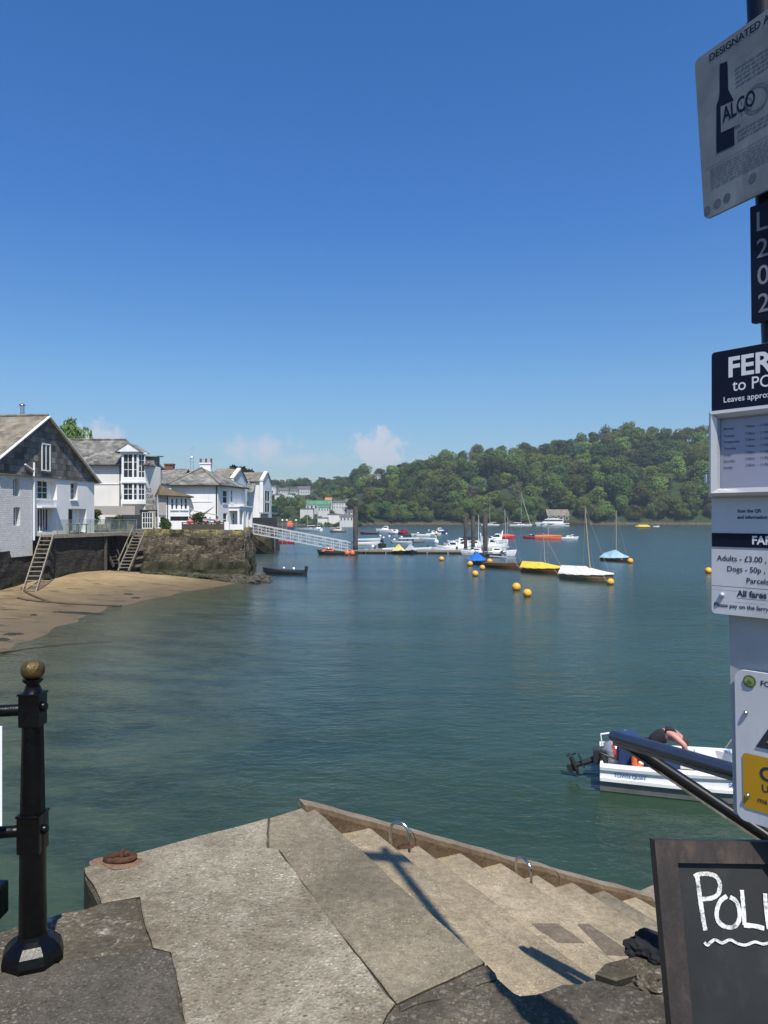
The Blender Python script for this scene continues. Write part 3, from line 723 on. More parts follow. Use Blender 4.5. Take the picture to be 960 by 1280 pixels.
# --- number plate, vertical
np_ = plane_on_pole(EYE + .5, .04, (.60, -.80, 0), (-.03, 0, 1))
a0, b0 = np_.hit(942.5, 404); a1, b1 = np_.hit(937.5, 259)
t_ = thing('number_plate', 'narrow dark blue plate with stacked pale numbers on the post', 'sign', tuple(np_.P))
mb = MB(); np_.rect(mb, a1, b0, a1 + .085, b1, 0, 0, .012, .003); mb.build('panel', MAT['sign_navy'], t_, True)
mb = MB()
for ch, (x_, y_, c_) in zip('L202', ((944.0, 290, 24), (945.5, 323, 23), (946.2, 357, 24), (947.0, 391, 23))): np_.text(mb, ch, x_, y_, c_, .0006, .006, 0, .95)
mb.build('lettering', MAT['plate_grey'], t_, True)

# --- grey backing board and warning sign under the ferry sign
wp0 = plane_on_pole(EYE - .35, .028, (.66, -.75, 0), (-.07, 0, 1))
a1, b1 = wp0.hit(911, 767); a2, b2 = wp0.hit(934, 1022)
t_ = thing('backing_board', 'plain grey board on the post below the ferry sign', 'board', tuple(wp0.P))
mb = MB(); wp0.rect(mb, a1, b2, a1 + .22, b1 + .03, 0, 0, .012, .006); mb.build('panel', paint('pale_grey_board', (.42, .44, .46), .5, 0, .12, 7, dirt=(.25, .26, .25, .4)), t_, True)
wp = Plane(wp0.P + wp0.n * .012, wp0.u, (-.055, 0, 1))
a1, b1 = wp.hit(918, 836); a2, b2 = wp.hit(931, 1026)
t_ = thing('warning_sign', 'white warning sign with yellow panel and black triangle, lowest on the post', 'sign', tuple(wp.P))
mb = MB(); wp.rect(mb, a1, b2, a1 + .19, b1, 0, 0, .006, .018); mb.build('panel', MAT['sign_white'], t_, True)
mb = MB(); y1 = wp.hit(928.5, 940); y0 = wp.hit(931.5, 1009); wp.rect(mb, y1[0], y0[1], a1 + .178, y1[1], .0015, 0, 0, .008); mb.build('yellow_panel', MAT['sign_yellow'], t_, True)
tb = wp.hit(945, 933); tw = .13; th_ = .11
mb = MB(); mb.poly([wp.pt(tb[0], tb[1], .002), wp.pt(tb[0] + tw, tb[1], .002), wp.pt(tb[0] + tw / 2, tb[1] + th_, .002)]); tri = mb.build('triangle', MAT['sign_letter_dark'], t_, True)
mb = MB(); e = .013; mb.poly([wp.pt(tb[0] + e * 1.6, tb[1] + e, .0032), wp.pt(tb[0] + tw - e * 1.6, tb[1] + e, .0032), wp.pt(tb[0] + tw / 2, tb[1] + th_ - e * 2, .0032)]); mb.build('triangle_infill', MAT['sign_yellow'], tri, True)
mb = MB(); ec = wp.hit(937.3, 851.5)
for r_, m_ in ((.0125, 0), (.0095, 1)): mb.poly([wp.pt(ec[0] + r_ * math.cos(q_), ec[1] + r_ * math.sin(q_), .002 + m_ * .001) for q_ in [2 * PI * z_ / 20 for z_ in range(20)]], m_)
mb.poly([wp.pt(ec[0] - .008, ec[1] - .004, .004), wp.pt(ec[0] + .008, ec[1] - .004, .004), wp.pt(ec[0], ec[1] + .004, .004)], 0)
mb.build('emblem', [paint('emblem_green', (.08, .15, .07), .5), paint('emblem_olive', (.30, .33, .09), .5)], t_, True)
mb = MB(); wp.text(mb, 'FO', 950.5, 857, 6.5, .0006, .02); mb.build('heading_lettering', MAT['sign_letter_dark'], t_, True); mb = MB(); wp.text(mb, 'C', 949.5, 973.5, 17, .0021, .02); wp.text(mb, 'U', 952.5, 988.5, 9, .0021, .012); wp.text(mb, 'ma', 947.5, 1002, 6.8, .0021, .012); mb.build('lettering', MAT['sign_letter_dark'], t_, True)
for (x_, y_) in ((932.5, 891), (935, 994)):
    mb = MB(); mb.ball(wp.pt(*wp.hit(x_, y_), .002), .005, 10, 6); mb.build('screw', MAT['steel'], t_, True)

# ------------------------------------------------------------------ chalkboard
cb = Plane(at(818, 1050, 1.50), (1, -.03, 0), at(818, 1050, 1.50) - at(938, 1865, 1.21))
W_, Hc = .44, .965
t_ = thing('chalkboard', 'dark framed pavement chalkboard with white hand lettering', 'chalkboard', tuple(cb.P))
MAT['board_frame'] = paint('stained_frame', (.03, .022, .019), .6, 0, .25, 10, .12, (.13, .085, .055, .5), 60, stretch=(4, 4, .5))
MAT['board_face'] = paint('chalky_black_board', (.014, .015, .016), .65, 0, .3, 5, .03, (.055, .055, .055, .5), 30)
mb = MB(); fw = .042
def fbar(a0_, b0_, a1_, b1_, off=0.0): cb.rect(mb, a0_, b0_, a1_, b1_, off, 0, .034)
fbar(0, -Hc, fw, 0, .001); fbar(W_ - fw, -Hc, W_, 0, .001); fbar(fw + .0005, -fw, W_ - fw - .0005, -.001); fbar(fw + .0005, -Hc, W_ - fw - .0005, -Hc + fw)
mb.build('frame', MAT['board_frame'], t_, True)
mb = MB(); cb.rect(mb, fw - .004, -Hc + fw - .004, W_ - fw + .004, -fw + .004, -.012, 0, .01); pan = mb.build('board', MAT['board_face'], t_, True)
mb = MB(); a_ = cb.pt(W_ / 2, -.12, -.05); mb.bar(a_, V((a_.x, a_.y + .16, QZ + .002)), .05, .03); mb.build('rear_prop', MAT['board_frame'], t_, True)
m, nt, out = new_mat('white_chalk'); g = G(nt); tc = g.n('TexCoord').outputs['Object']
n1 = g.noise(tc, 260.0, 4, .7); n2 = g.noise(tc, 45.0, 4, .6)
principled(g, out, g.mix(g.ramp(g.math('ADD', g.math('MULTIPLY', n1, .6), g.math('MULTIPLY', n2, .5)), [(.42, 0.0), (.58, 1.0)]), (.17, .17, .17), (.68, .68, .66)), .95, 0, None, .1); MAT['chalk'] = m
zz = lambda L: [(780 + x / 5.12, 1030 + y / 5.12) for x, y in L]
mb = MB()
SK = [0]
def stroke(L, r, cyc=False):
    SK[0] += 1; lift = -.0112 + .00035 * SK[0]
    pts = [V((*cb.hit(*p_), 0)) for p_ in zz(L)]
    out = []
    for i in range(len(pts) - 1):
        p0, p1_, p2_, p3 = pts[max(i - 1, 0)], pts[i], pts[i + 1], pts[min(i + 2, len(pts) - 1)]
        for k_ in range(6):
            t = k_ / 6; out.append(.5 * ((2 * p1_) + (p2_ - p0) * t + (2 * p0 - 5 * p1_ + 4 * p2_ - p3) * t * t + (3 * p1_ - p0 - 3 * p2_ + p3) * t ** 3))
    out.append(pts[-1]); n = len(out); res = []
    for i in range(n):
        d = out[min(i + 1, n - 1)] - out[max(i - 1, 0)]; d.normalize(); nr = V((-d.y, d.x, 0))
        w = r * (1 + .18 * noise.noise(out[i] * 160)); res.append((out[i], nr * w))
    L_ = [cb.pt((p_ + n_).x, (p_ + n_).y, lift) for p_, n_ in res]; R_ = [cb.pt((p_ - n_).x, (p_ - n_).y, lift) for p_, n_ in res]
    mb.add(L_ + R_, [(i, i + 1, n + i + 1, n + i) for i in range(n - 1)])
stroke([(480, 325), (500, 480), (518, 600), (535, 690)], .0042)
stroke([(462, 342), (500, 326), (560, 326), (605, 345), (628, 395), (615, 455), (570, 482), (500, 488)], .004)
stroke([(672, 468), (630, 500), (608, 560), (612, 620), (650, 660), (710, 668), (748, 630), (752, 560), (730, 500), (692, 474)], .004)
stroke([(768, 428), (776, 520), (786, 655)], .004); stroke([(780, 655), (850, 660), (912, 676)], .0042)
stroke([(916, 450), (925, 560), (940, 680)], .004)
stroke([(525, 765), (545, 782), (565, 765), (595, 748), (640, 768), (690, 748), (740, 772), (790, 782), (850, 762), (905, 776), (960, 765), (1040, 775)], .0026)
mb.build('lettering', MAT['chalk'], pan, True)

# ------------------------------------------------------------------ handrail at the head of the steps
hr = thing('handrail', 'glossy dark handrail with a diagonal brace at the top of the steps', 'handrail', (.85, 2.4, QZ))
MAT['rail_gloss'] = paint('glossy_sky_tinted_rail', (.085, .11, .16), .24, .7, .1, 9)  # blue of the reflected sky put into the rail colour
top0 = at(764, 919, 2.62); top1 = at(958, 974, 2.18); ext = top1 + (top1 - top0) * .7
mb = MB(); mb.tube([top0, top0.lerp(top1, .02), top0.lerp(top1, .5), top1, ext], [.015, .021, .021, .021, .021], 20); mb.build('top_rail', MAT['rail_gloss'], hr, True)
mb = MB(); d_ = V((0, -.003, -.026)); mb.bar(top0 + d_ + V((.012, 0, 0)), ext + d_, .026, .012); mb.build('under_strip', MAT['wood_grey'], hr, True)
br0 = at(776, 923, 2.62); br1 = at(962, 1047, 2.3); bx = br1 + (br1 - br0) * .5
mb = MB(); mb.tube([br0, br1, bx], .0185, 16); mb.build('brace', paint('smooth_black_paint', (.006, .006, .007), .35, 0, .1, 5, spec=.4), hr, True)
mb = MB(); n_ = V((-.009, -.003, -.020)); mb.bar(br0 + n_, bx + n_, .014, .007); mb.build('brace_strip', MAT['wood_grey'], hr, True)
mb = MB(); mb.tube([V((bx.x, bx.y, QZ - .05)), V((bx.x, bx.y, ext.z + .01)), ], .022, 14); mb.build('post', MAT['rail_gloss'], hr, True)
# ------------------------------------------------------------------ beach, seabed, water
SH = [(12, -14.2), (29.5, -15.3), (38.7, -16.3), (48, -15.6), (56, -13.3), (61.5, -11.9), (63.5, -13.5), (68, -19), (80, -26), (100, -30)]
shore_pts = [V((x, y, 0)) for y, x in SH]
def shore_dist(x, y):
    """signed distance to the waterline, positive up the beach"""
    best = 1e9; p = V((x, y, 0))
    for a, b in zip(shore_pts, shore_pts[1:]):
        d = b - a; t = max(0, min(1, (p - a).dot(d) / d.length_squared)); best = min(best, (p - a - d * t).length)
    sx_ = interp(SH, y)
    return best if x < sx_ else -best
def beach_z(x, y):
    d = shore_dist(x, y); k = .045 + .085 * smooth((y - 48) / 17)
    z = d * k if d > 0 else d * .075
    z += .05 * noise.noise(V((x * .35, y * .35, 0))) + .025 * noise.noise(V((x * 1.1, y * 1.1, 4)))
    return max(-3.2, min(z, 2.2))
def lines(a, b, fine0, fine1, df, dc):
    out = []; x = a
    while x < b:
        out.append(x)
        if fine0 <= x < fine1: x += df
        else:
            dist = (fine0 - x) if x < fine0 else (x - fine1)
            st = max(df, min(dc, df + dist * .25)); 
            if x < fine0: st = min(st, max(df, fine0 - x))
            x += st
    out.append(b); return out
gx = lines(-34, 14, -30, -8, .45, 3); gy = lines(-3, 90, 22, 68, .5, 4)
vs = [V((x, y, beach_z(x, y))) for y in gy for x in gx]; nx = len(gx)
mb = MB(); mb.add(vs, [(j * nx + i, j * nx + i + 1, (j + 1) * nx + i + 1, (j + 1) * nx + i) for j in range(len(gy) - 1) for i in range(nx - 1)], 0, True)
m, nt, out = new_mat('beach_sand'); g = G(nt)
tc = g.n('TexCoord').outputs['Object']; sp_ = g.n('SeparateXYZ'); g.link(tc, sp_.inputs[0])
n1 = g.noise(tc, .5, 8, .65); n2 = g.noise(g.mapping(tc, (.5, 1.6, 1)), .9, 8, .7); n3 = g.noise(tc, 9, 6, .7)
base = g.ramp(n1, [(.3, (.27, .195, .098)), (.7, (.42, .31, .165))])
base = g.mix(.6, base, g.ramp(n3, [(.3, .4), (.7, 1.1)]), 'MULTIPLY')
n5 = g.noise(g.mapping(tc, (1, 2.2, 1)), 3.2, 8, .75); base = g.mix(g.ramp(n5, [(.57, 0.0), (.66, .6)]), base, (.09, .065, .035))
zz_ = g.math('ADD', sp_.outputs[2], g.math('MULTIPLY', g.math('SUBTRACT', n2, .5), .5))
wet = g.ramp(zz_, [(.08, 1.0), (.6, 0.0)])
base = g.mix(g.math('MULTIPLY', wet, .85), base, (.115, .085, .05))
under = g.ramp(zz_, [(-.05, 0.0), (.0, 0.0)])
wd = g.ramp(g.noise(g.mapping(tc, (.55, 1.9, 1)), .8, 9, .72), [(.545, 0.0), (.61, 1.0)])
lowz = g.ramp(sp_.outputs[2], [(.0, 1.0), (.9, .25)])
base = g.mix(g.math('MULTIPLY', g.math('MULTIPLY', wd, lowz), .85), base, (.022, .019, .012))
bed = g.ramp(g.noise(g.mapping(tc, (.8, 1.2, 1)), .55, 8, .7), [(.43, (.17, .155, .10)), (.53, (.09, .088, .058)), (.62, (.03, .033, .022))])
deep = g.math('LESS_THAN', sp_.outputs[2], -.12)
base = g.mix(g.ramp(g.math('MULTIPLY', sp_.outputs[2], -1.0), [(.05, 0.0), (.4, 1.0)]), base, bed)
rr = g.math('SUBTRACT', .9, g.math('MULTIPLY', wet, .35))
principled(g, out, base, rr, 0, g.bump(g.math('ADD', n3, g.math('MULTIPLY', n2, 2.0)), .5, .05), .3)
struct(mb.build('beach', m))

# seabed to the horizon
mb = MB(); mb.box((0, 650, -4.2), (2600, 2100, .4)); struct(mb.build('seabed', paint('seabed_mud', (.04, .045, .03), .9)))

def m_water():
    m, nt, out = new_mat('estuary_water'); g = G(nt)
    tc = g.n('TexCoord').outputs['Object']
    at_ = g.n('Attribute', attribute_name='depth'); dp = at_.outputs['Fac']
    # body colour: green near the quay, bluer offshore, thin over the sand
    n_big = g.noise(g.mapping(tc, (.7, 1.3, 1)), .12, 6, .6)
    sp_ = g.n('SeparateXYZ'); g.link(tc, sp_.inputs[0])
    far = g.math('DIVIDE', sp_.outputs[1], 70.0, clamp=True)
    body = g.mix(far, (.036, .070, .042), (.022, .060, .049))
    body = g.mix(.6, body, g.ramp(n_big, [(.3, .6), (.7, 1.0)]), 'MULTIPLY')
    # ripples
    v1 = g.mapping(tc, (.75, 1.25, 1), (0, 0, .35))
    w1 = g.noise(v1, 1.25, 3, .55, .6); w2 = g.noise(g.mapping(tc, (.8, 1.3, 1), (0, 0, -.3)), 3.4, 3, .55, .5); w3 = g.noise(tc, 9.0, 3, .6, .3); w0 = g.noise(g.mapping(tc, (.8, 1.2, 1), (0, 0, .2)), .35, 3, .5)
    gust = g.ramp(g.noise(g.mapping(tc, (.5, 1.4, 1)), .09, 5, .6), [(.32, .4), (.68, 1.2)])
    h = g.math('ADD', g.math('MULTIPLY', w1, .42), g.math('ADD', g.math('MULTIPLY', w2, .26), g.math('ADD', g.math('MULTIPLY', w3, .09), g.math('MULTIPLY', w0, .6))))
    h = g.math('MULTIPLY', h, gust)
    nb = g.bump(h, 1.0, WAVE)
    gl = g.n('BsdfGlossy', ins={'Color': c4(.92)}); g.link(g.math('ADD', g.math('MULTIPLY', far, .14), .05), gl.inputs['Roughness']); g.link(nb, gl.inputs['Normal'])
    df = g.n('BsdfDiffuse'); g.link(body, df.inputs[0]); g.link(g.bump(h, .6, WAVE), df.inputs['Normal'])
    tr = g.n('BsdfTransparent', ins={0: c4((.72, .86, .80))})
    clear = g.n('MixShader'); g.link(g.ramp(dp, [(0.0, .04), (.18, .22), (.42, .55), (.75, .93)]), clear.inputs[0]); g.link(tr.outputs[0], clear.inputs[1]); g.link(df.outputs[0], clear.inputs[2])
    fr = g.n('Fresnel', ins={'IOR': 1.22}); g.link(nb, fr.inputs['Normal'])
    fx = g.math('MINIMUM', fr.outputs[0], .6)
    mx = g.n('MixShader'); g.link(fx, mx.inputs[0]); g.link(clear.outputs[0], mx.inputs[1]); g.link(gl.outputs[0], mx.inputs[2])
    g.link(mx.outputs[0], out.inputs[0]); return m
WAVE = .12
gx = lines(-1300, 1300, -30, 14, .8, 300); gy = lines(-40, 1700, -2, 72, .8, 300)
nx = len(gx); vs = []; dep = []
def ground_any(x, y):
    if -34 <= x <= 14 and y < 90: return beach_z(x, y)
    return -3.2
for y in gy:
    for x in gx:
        vs.append(V((x, y, 0))); dep.append(max(0, min(1, -ground_any(x, y) / 2.2)))
mb = MB(); mb.add(vs, [(j * nx + i, j * nx + i + 1, (j + 1) * nx + i + 1, (j + 1) * nx + i) for j in range(len(gy) - 1) for i in range(nx - 1)], 0, True)
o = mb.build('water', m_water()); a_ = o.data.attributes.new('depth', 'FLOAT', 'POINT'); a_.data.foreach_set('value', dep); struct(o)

# ------------------------------------------------------------------ far shore terrain
RIDGE = [(250, 600), (300, 600), (335, 597), (370, 598), (400, 596), (440, 591), (480, 584), (520, 577), (560, 571), (600, 562), (660, 556), (720, 549), (770, 535), (830, 534), (890, 530), (1000, 545), (1300, 560)]
RDIST = [(250, 720), (380, 720), (480, 620), (560, 580), (1300, 580)]
SHORE = [(250, 390), (340, 392), (400, 400), (446, 412), (470, 440), (520, 452), (640, 456), (900, 452), (1300, 430)]
THGT = [(380, 7), (460, 10), (520, 12)]
def far_z(px, y):
    ys = interp(SHORE, px); yr = interp(RDIST, px)
    top = EYE + (HY - interp(RIDGE, px)) * yr / FOC - interp(THGT, px)
    t = (y - ys) / (yr - ys)
    x = (px - CX) / FOC * y
    if t < 0: return max(-3.5, 1.3 + t * 60)
    k = min(1, t); z = 1.3 + (top - 1.3) * (k ** .85)
    if t > 1: z -= (t - 1) * 14
    return z + 1.0 * noise.noise(V((x * .03, y * .03, 1))) + (.8 * noise.noise(V((x * .2, y * .2, 2))) if t < .1 else 0)
def far_ground(x, y): return far_z(CX + FOC * x / y, y)
pxs = [-400 + 11 * i for i in range(0, 152)]; tys = []
mb = MB(); rows = []
NT = 46
for px in pxs:
    ys = interp(SHORE, px); yr = interp(RDIST, px)
    for j in range(NT):
        f = -.12 + 2.0 * (j / (NT - 1)) ** 1.25; y = ys + (yr - ys) * f
        rows.append(V(((px - CX) / FOC * y, y, far_z(px, y))))
mb.add(rows, [(i * NT + j, (i + 1) * NT + j, (i + 1) * NT + j + 1, i * NT + j + 1) for i in range(len(pxs) - 1) for j in range(NT - 1)], 0, True)
m, nt, out = new_mat('hillside_ground'); g = G(nt)
tc = g.n('TexCoord').outputs['Object']; s3 = g.n('SeparateXYZ'); g.link(tc, s3.inputs[0])
nn = g.noise(tc, .12, 8, .7); n2 = g.noise(tc, .8, 6, .7)
veg = g.ramp(nn, [(.3, (.03, .05, .018)), (.6, (.055, .085, .03)), (.75, (.08, .11, .042))])
leftness = g.math('DIVIDE', g.math('SUBTRACT', -20.0, s3.outputs[0]), 40.0, clamp=True)
fld = g.ramp(g.noise(g.mapping(tc, (.6, 1, 2)), .02, 3, .5), [(.45, (.05, .075, .028)), (.55, (.12, .14, .055))])
veg = g.mix(g.math('MULTIPLY', leftness, .75), veg, fld)
veg = g.mix(.5, veg, g.ramp(n2, [(.3, .4), (.7, 1.0)]), 'MULTIPLY')
rk = g.ramp(n2, [(.35, (.05, .043, .033)), (.6, (.15, .125, .09)), (.75, (.25, .215, .16))])
zz_ = g.math('ADD', s3.outputs[2], g.math('MULTIPLY', nn, 2.2))
base = g.mix(g.ramp(g.math('DIVIDE', zz_, 10.0), [(.26, 1.0), (.36, 0.0)]), veg, rk)
base = g.mix(g.ramp(g.math('DIVIDE', s3.outputs[2], 10.0), [(.03, .8), (.09, 0.0)]), base, (.03, .028, .02))
principled(g, out, base, .95, 0, g.bump(g.math('ADD', n2, nn), 1.0, 1.2), .1)
struct(mb.build('hills', m))
mb = MB(); NX, NY = 24, 24; vs = []
for j in range(NY + 1):
    for i in range(NX + 1):
        x = -190 + 150 * i / NX; y = 105 + 220 * j / NY
        vs.append(V((x, y, 3.0 + 10.5 * smooth((-44 - x) / 40) * smooth((y - 105) / 40) * (1 - .4 * smooth((y - 230) / 90)) + .4 * noise.noise(V((x * .1, y * .1, 3))))))
mb.add(vs, [(j * (NX + 1) + i, j * (NX + 1) + i + 1, (j + 1) * (NX + 1) + i + 1, (j + 1) * (NX + 1) + i) for j in range(NY) for i in range(NX)], 0, True); struct(mb.build('hills', m))
def town_hill(x, y): return 3.0 + 10.5 * smooth((-44 - x) / 40) * smooth((y - 105) / 40) * (1 - .4 * smooth((y - 230) / 90))
# ------------------------------------------------------------------ trees
def m_leaf(name, a, b, c):
    m, nt, out = new_mat(name); g = G(nt)
    tc = g.n('TexCoord').outputs['Object']; oi = g.n('ObjectInfo')
    n = g.noise(tc, .55, 5, .65); 
    base = g.ramp(n, [(.3, a), (.5, b), (.72, c)])
    hs = g.n('HueSaturation'); g.link(base, hs.inputs['Color'])
    g.link(g.math('ADD', g.math('MULTIPLY', oi.outputs['Random'], .06), .462), hs.inputs['Hue']); g.link(g.math('ADD', g.math('MULTIPLY', oi.outputs['Random'], .85), .72), hs.inputs['Value'])
    d = g.n('BsdfDiffuse'); g.link(hs.outputs[0], d.inputs[0]); t = g.n('BsdfTranslucent'); g.link(hs.outputs[0], t.inputs[0])
    mx = g.n('MixShader', ins={0: .28}); g.link(d.outputs[0], mx.inputs[1]); g.link(t.outputs[0], mx.inputs[2]); g.link(mx.outputs[0], out.inputs[0]); return m
LEAF = [m_leaf('oak_leaves', (.07, .10, .026), (.12, .165, .042), (.17, .215, .06)),
        m_leaf('dark_leaves', (.042, .068, .024), (.07, .108, .034), (.105, .15, .05)),
        m_leaf('fresh_leaves', (.11, .15, .032), (.16, .21, .048), (.21, .26, .066)),
        m_leaf('brown_green_leaves', (.12, .11, .058), (.155, .145, .075), (.185, .18, .095)),
        m_leaf('pine_needles', (.010, .02, .012), (.018, .032, .018), (.03, .046, .024))]
MAT['bark'] = paint('tree_bark', (.085, .07, .05), .95, 0, .3, 2)
def crown_mesh(seed, nl=11, leaves=2600, leaf=.62, rad_=6.2, h0=3.0, h1=13.5, flat=1.0, hollow=.2):
    r = random.Random(seed); mb = MB(); lobes = []
    for i in range(nl):
        t = r.random() ** .8; a = r.uniform(0, 2 * PI); z = h0 + (h1 - h0) * (.15 + .78 * t); rr = rad_ * (1 - .75 * max(0, t - .35)) * r.uniform(.3, .85)
        lobes.append((V((rr * math.cos(a), rr * math.sin(a), z)), rad_ * r.uniform(.22, .52)))
    lobes.append((V((0, 0, h1 - rad_ * .55)), rad_ * .55)); lobes.append((V((0, 0, (h0 + h1) / 2)), rad_ * .7))
    tot = sum(l[1] ** 2 for l in lobes); vs = []; fs = []
    for c, R_ in lobes:
        for _ in range(int(leaves * R_ ** 2 / tot)):
            d = V((r.gauss(0, 1), r.gauss(0, 1), r.gauss(0, 1) + .25)).normalized()
            k = R_ * (1 - hollow * r.random()) * (1 + .42 * noise.noise(d * 2.1 + c)); p = c + V((d.x * k, d.y * k, d.z * k * .85 * flat))
            n = (d + V((r.gauss(0, 1), r.gauss(0, 1), r.gauss(0, 1))) * .55 + V((0, 0, .25))).normalized()
            x = n.orthogonal().normalized(); y = n.cross(x); an = r.uniform(0, 2 * PI); x, y = x * math.cos(an) + y * math.sin(an), y * math.cos(an) - x * math.sin(an)
            s1, s2 = leaf * r.uniform(.5, 1.25), leaf * r.uniform(.35, .8); b = len(vs)
            vs += [p - x * s1, p - y * s2 * .8 + x * s1 * .2, p + x * s1 + n * .1, p + y * s2]; fs.append((b, b + 1, b + 2, b + 3))
    mb.add(vs, fs); return mb
def trunk_mesh(seed, h=8.0, r0=.42, limbs=4, spread=3.0):
    r = random.Random(seed); mb = MB(); b = V((r.uniform(-.4, .4), r.uniform(-.4, .4), h))
    mb.tube([(0, 0, -2), (0, 0, 0), tuple(b * .5 + V((r.uniform(-.3, .3), 0, 0))), tuple(b)], [r0 * 1.3, r0, r0 * .7, r0 * .35], 7)
    for i in range(limbs):
        a = 2 * PI * i / limbs + r.random(); s_ = b * r.uniform(.45, .8); e = s_ + V((math.cos(a) * spread, math.sin(a) * spread, spread * r.uniform(.6, 1.1)))
        mb.tube([s_, s_.lerp(e, .5) + V((0, 0, .3)), e], [r0 * .45, r0 * .3, r0 * .1], 5)
    return mb
PROTO = {}
def proto(kind, i):
    k = (kind, i)
    if k in PROTO: return PROTO[k]
    root = empty('broadleaf_tree'); sd_ = 100 * i + sum(map(ord, kind))
    if kind == 'oak': c = crown_mesh(sd_, 17, 4200, .5, 6.4); t_ = trunk_mesh(sd_); lm = LEAF[0]
    elif kind == 'dark': c = crown_mesh(sd_, 15, 4200, .5, 5.8, 2.0, 14.5); t_ = trunk_mesh(sd_); lm = LEAF[1]
    elif kind == 'fresh': c = crown_mesh(sd_, 18, 4200, .48, 6.2, 1.5, 12.5); t_ = trunk_mesh(sd_); lm = LEAF[2]
    elif kind == 'brown': c = crown_mesh(sd_, 12, 1100, .5, 5.8, 4.0, 13.0, 1, .6); t_ = trunk_mesh(sd_, 10, .4, 8, 3.2); lm = LEAF[3]
    elif kind == 'shore': c = crown_mesh(sd_, 17, 4200, .46, 6.8, .0, 9.5, .9); t_ = trunk_mesh(sd_, 5); lm = LEAF[0]
    elif kind == 'pine': c = crown_mesh(sd_, 7, 1500, .55, 6.0, 8.0, 12.5, .4); t_ = trunk_mesh(sd_, 11, .4, 6, 3.0); lm = LEAF[4]
    elif kind == 'bush': c = crown_mesh(sd_, 9, 1300, .45, 4.0, -.5, 5.5, .9); t_ = trunk_mesh(sd_, 2.5, .2, 3, 1.2); lm = LEAF[i % 2]
    elif kind == 'bare': c = crown_mesh(sd_, 8, 160, .3, 4.0, 6.0, 12.0, 1, .8); t_ = trunk_mesh(sd_, 10, .32, 14, 3.6); lm = LEAF[3]
    t_.build('trunk', MAT['bark'], root); c.build('crown', lm, root)
    PROTO[k] = root; return root
USED = set()
def tree(kind, i, x, y, z, s, rz, label, group=None, name=None, sz=1.0):
    pr = proto(kind, i)
    if (kind, i) in USED: o = copy_tree(pr)
    else: o = pr; USED.add((kind, i))
    o.name = 'pine_tree' if kind == 'pine' else 'broadleaf_tree'
    o.location = (x, y, z); o.scale = (s, s, s * sz); o.rotation_euler = (0, 0, rz)
    if name: o.name = name
    tag(o, label, 'tree', group); return o
rt_ = random.Random(21)
placed = []
def ok(x, y, d):
    for (a, b, e) in placed:
        if (a - x) ** 2 + (b - y) ** 2 < (.5 * (d + e)) ** 2: return False
    return True
far_sites = []
# single trees one can point at
def put(px, f, kind, i, s, label, group=None, name=None, sz=1.0):
    ys, yr = interp(SHORE, px), interp(RDIST, px); y = ys + (yr - ys) * f; x = (px - CX) / FOC * y
    placed.append((x, y, 7 * s)); return tree(kind, i, x, y, far_z(px, y) - .4, s, rt_.uniform(0, 6.28), label, group, name, sz)
put(502, .99, 'pine', 0, 1.0, 'dark flat-topped pine on the skyline where the wooded hill begins')
put(473, 1.02, 'bare', 0, .75, 'thin nearly leafless tree on the skyline beside the white hilltop house', None, 'bare_tree', 1.1)
put(590, .22, 'brown', 0, 1.0, 'brownish spring tree low on the wooded bank behind the mooring piles')
put(728, .05, 'fresh', 0, 1.0, 'light green round tree at the waterline beside the stone boathouse')
put(711, .12, 'fresh', 1, .9, 'light green tree just behind the stone boathouse roof')
put(820, .10, 'shore', 0, 1.2, 'broad light green tree overhanging the water under the pale bare branches')
put(838, .22, 'bare', 1, 1.25, 'pale bare-branched tree in the wood right of the yellow raft', None, 'bare_tree')
put(590, .95, 'brown', 1, 1.05, 'reddish brown thin-crowned tree on the skyline of the wooded hill')
put(445, .75, 'dark', 0, 1.1, 'dark rounded tree left of the white hilltop house')
put(441, .04, 'dark', 1, .8, 'dark tree at the water edge behind the single tall pile')
# shoreline row
px = 452
while px < 905:
    f = rt_.uniform(.015, .05); ys, yr = interp(SHORE, px), interp(RDIST, px); y = ys + (yr - ys) * f; x = (px - CX) / FOC * y
    if not (682 < px < 712) and ok(x, y, 4.2):
        placed.append((x, y, 5.5)); tree(rt_.choice(['shore', 'shore', 'dark', 'oak']), rt_.randrange(2), x, y, far_z(px, y) - 1.0, rt_.uniform(.75, 1.05), rt_.uniform(0, 6.28), 'green broadleaf tree overhanging the rocks at the foot of the wooded hill', 'trees along the far waterline', None, rt_.uniform(.9, 1.1))
    px += rt_.uniform(8, 13)
# skyline row
px = 446
while px < 905:
    f = rt_.uniform(.93, 1.03); ys, yr = interp(SHORE, px), interp(RDIST, px); y = ys + (yr - ys) * f; x = (px - CX) / FOC * y
    if ok(x, y, 6):
        placed.append((x, y, 8)); tree(rt_.choice(['oak', 'oak', 'dark', 'fresh', 'brown']), rt_.randrange(3), x, y, far_z(px, y) - 1.8, rt_.uniform(.85, 1.25) * (1 if px > 520 else .75), rt_.uniform(0, 6.28), 'rounded tree whose crown stands against the sky on the wooded hill', 'trees on the skyline of the wooded hill', None, rt_.uniform(.85, 1.2))
    px += rt_.uniform(10, 17)
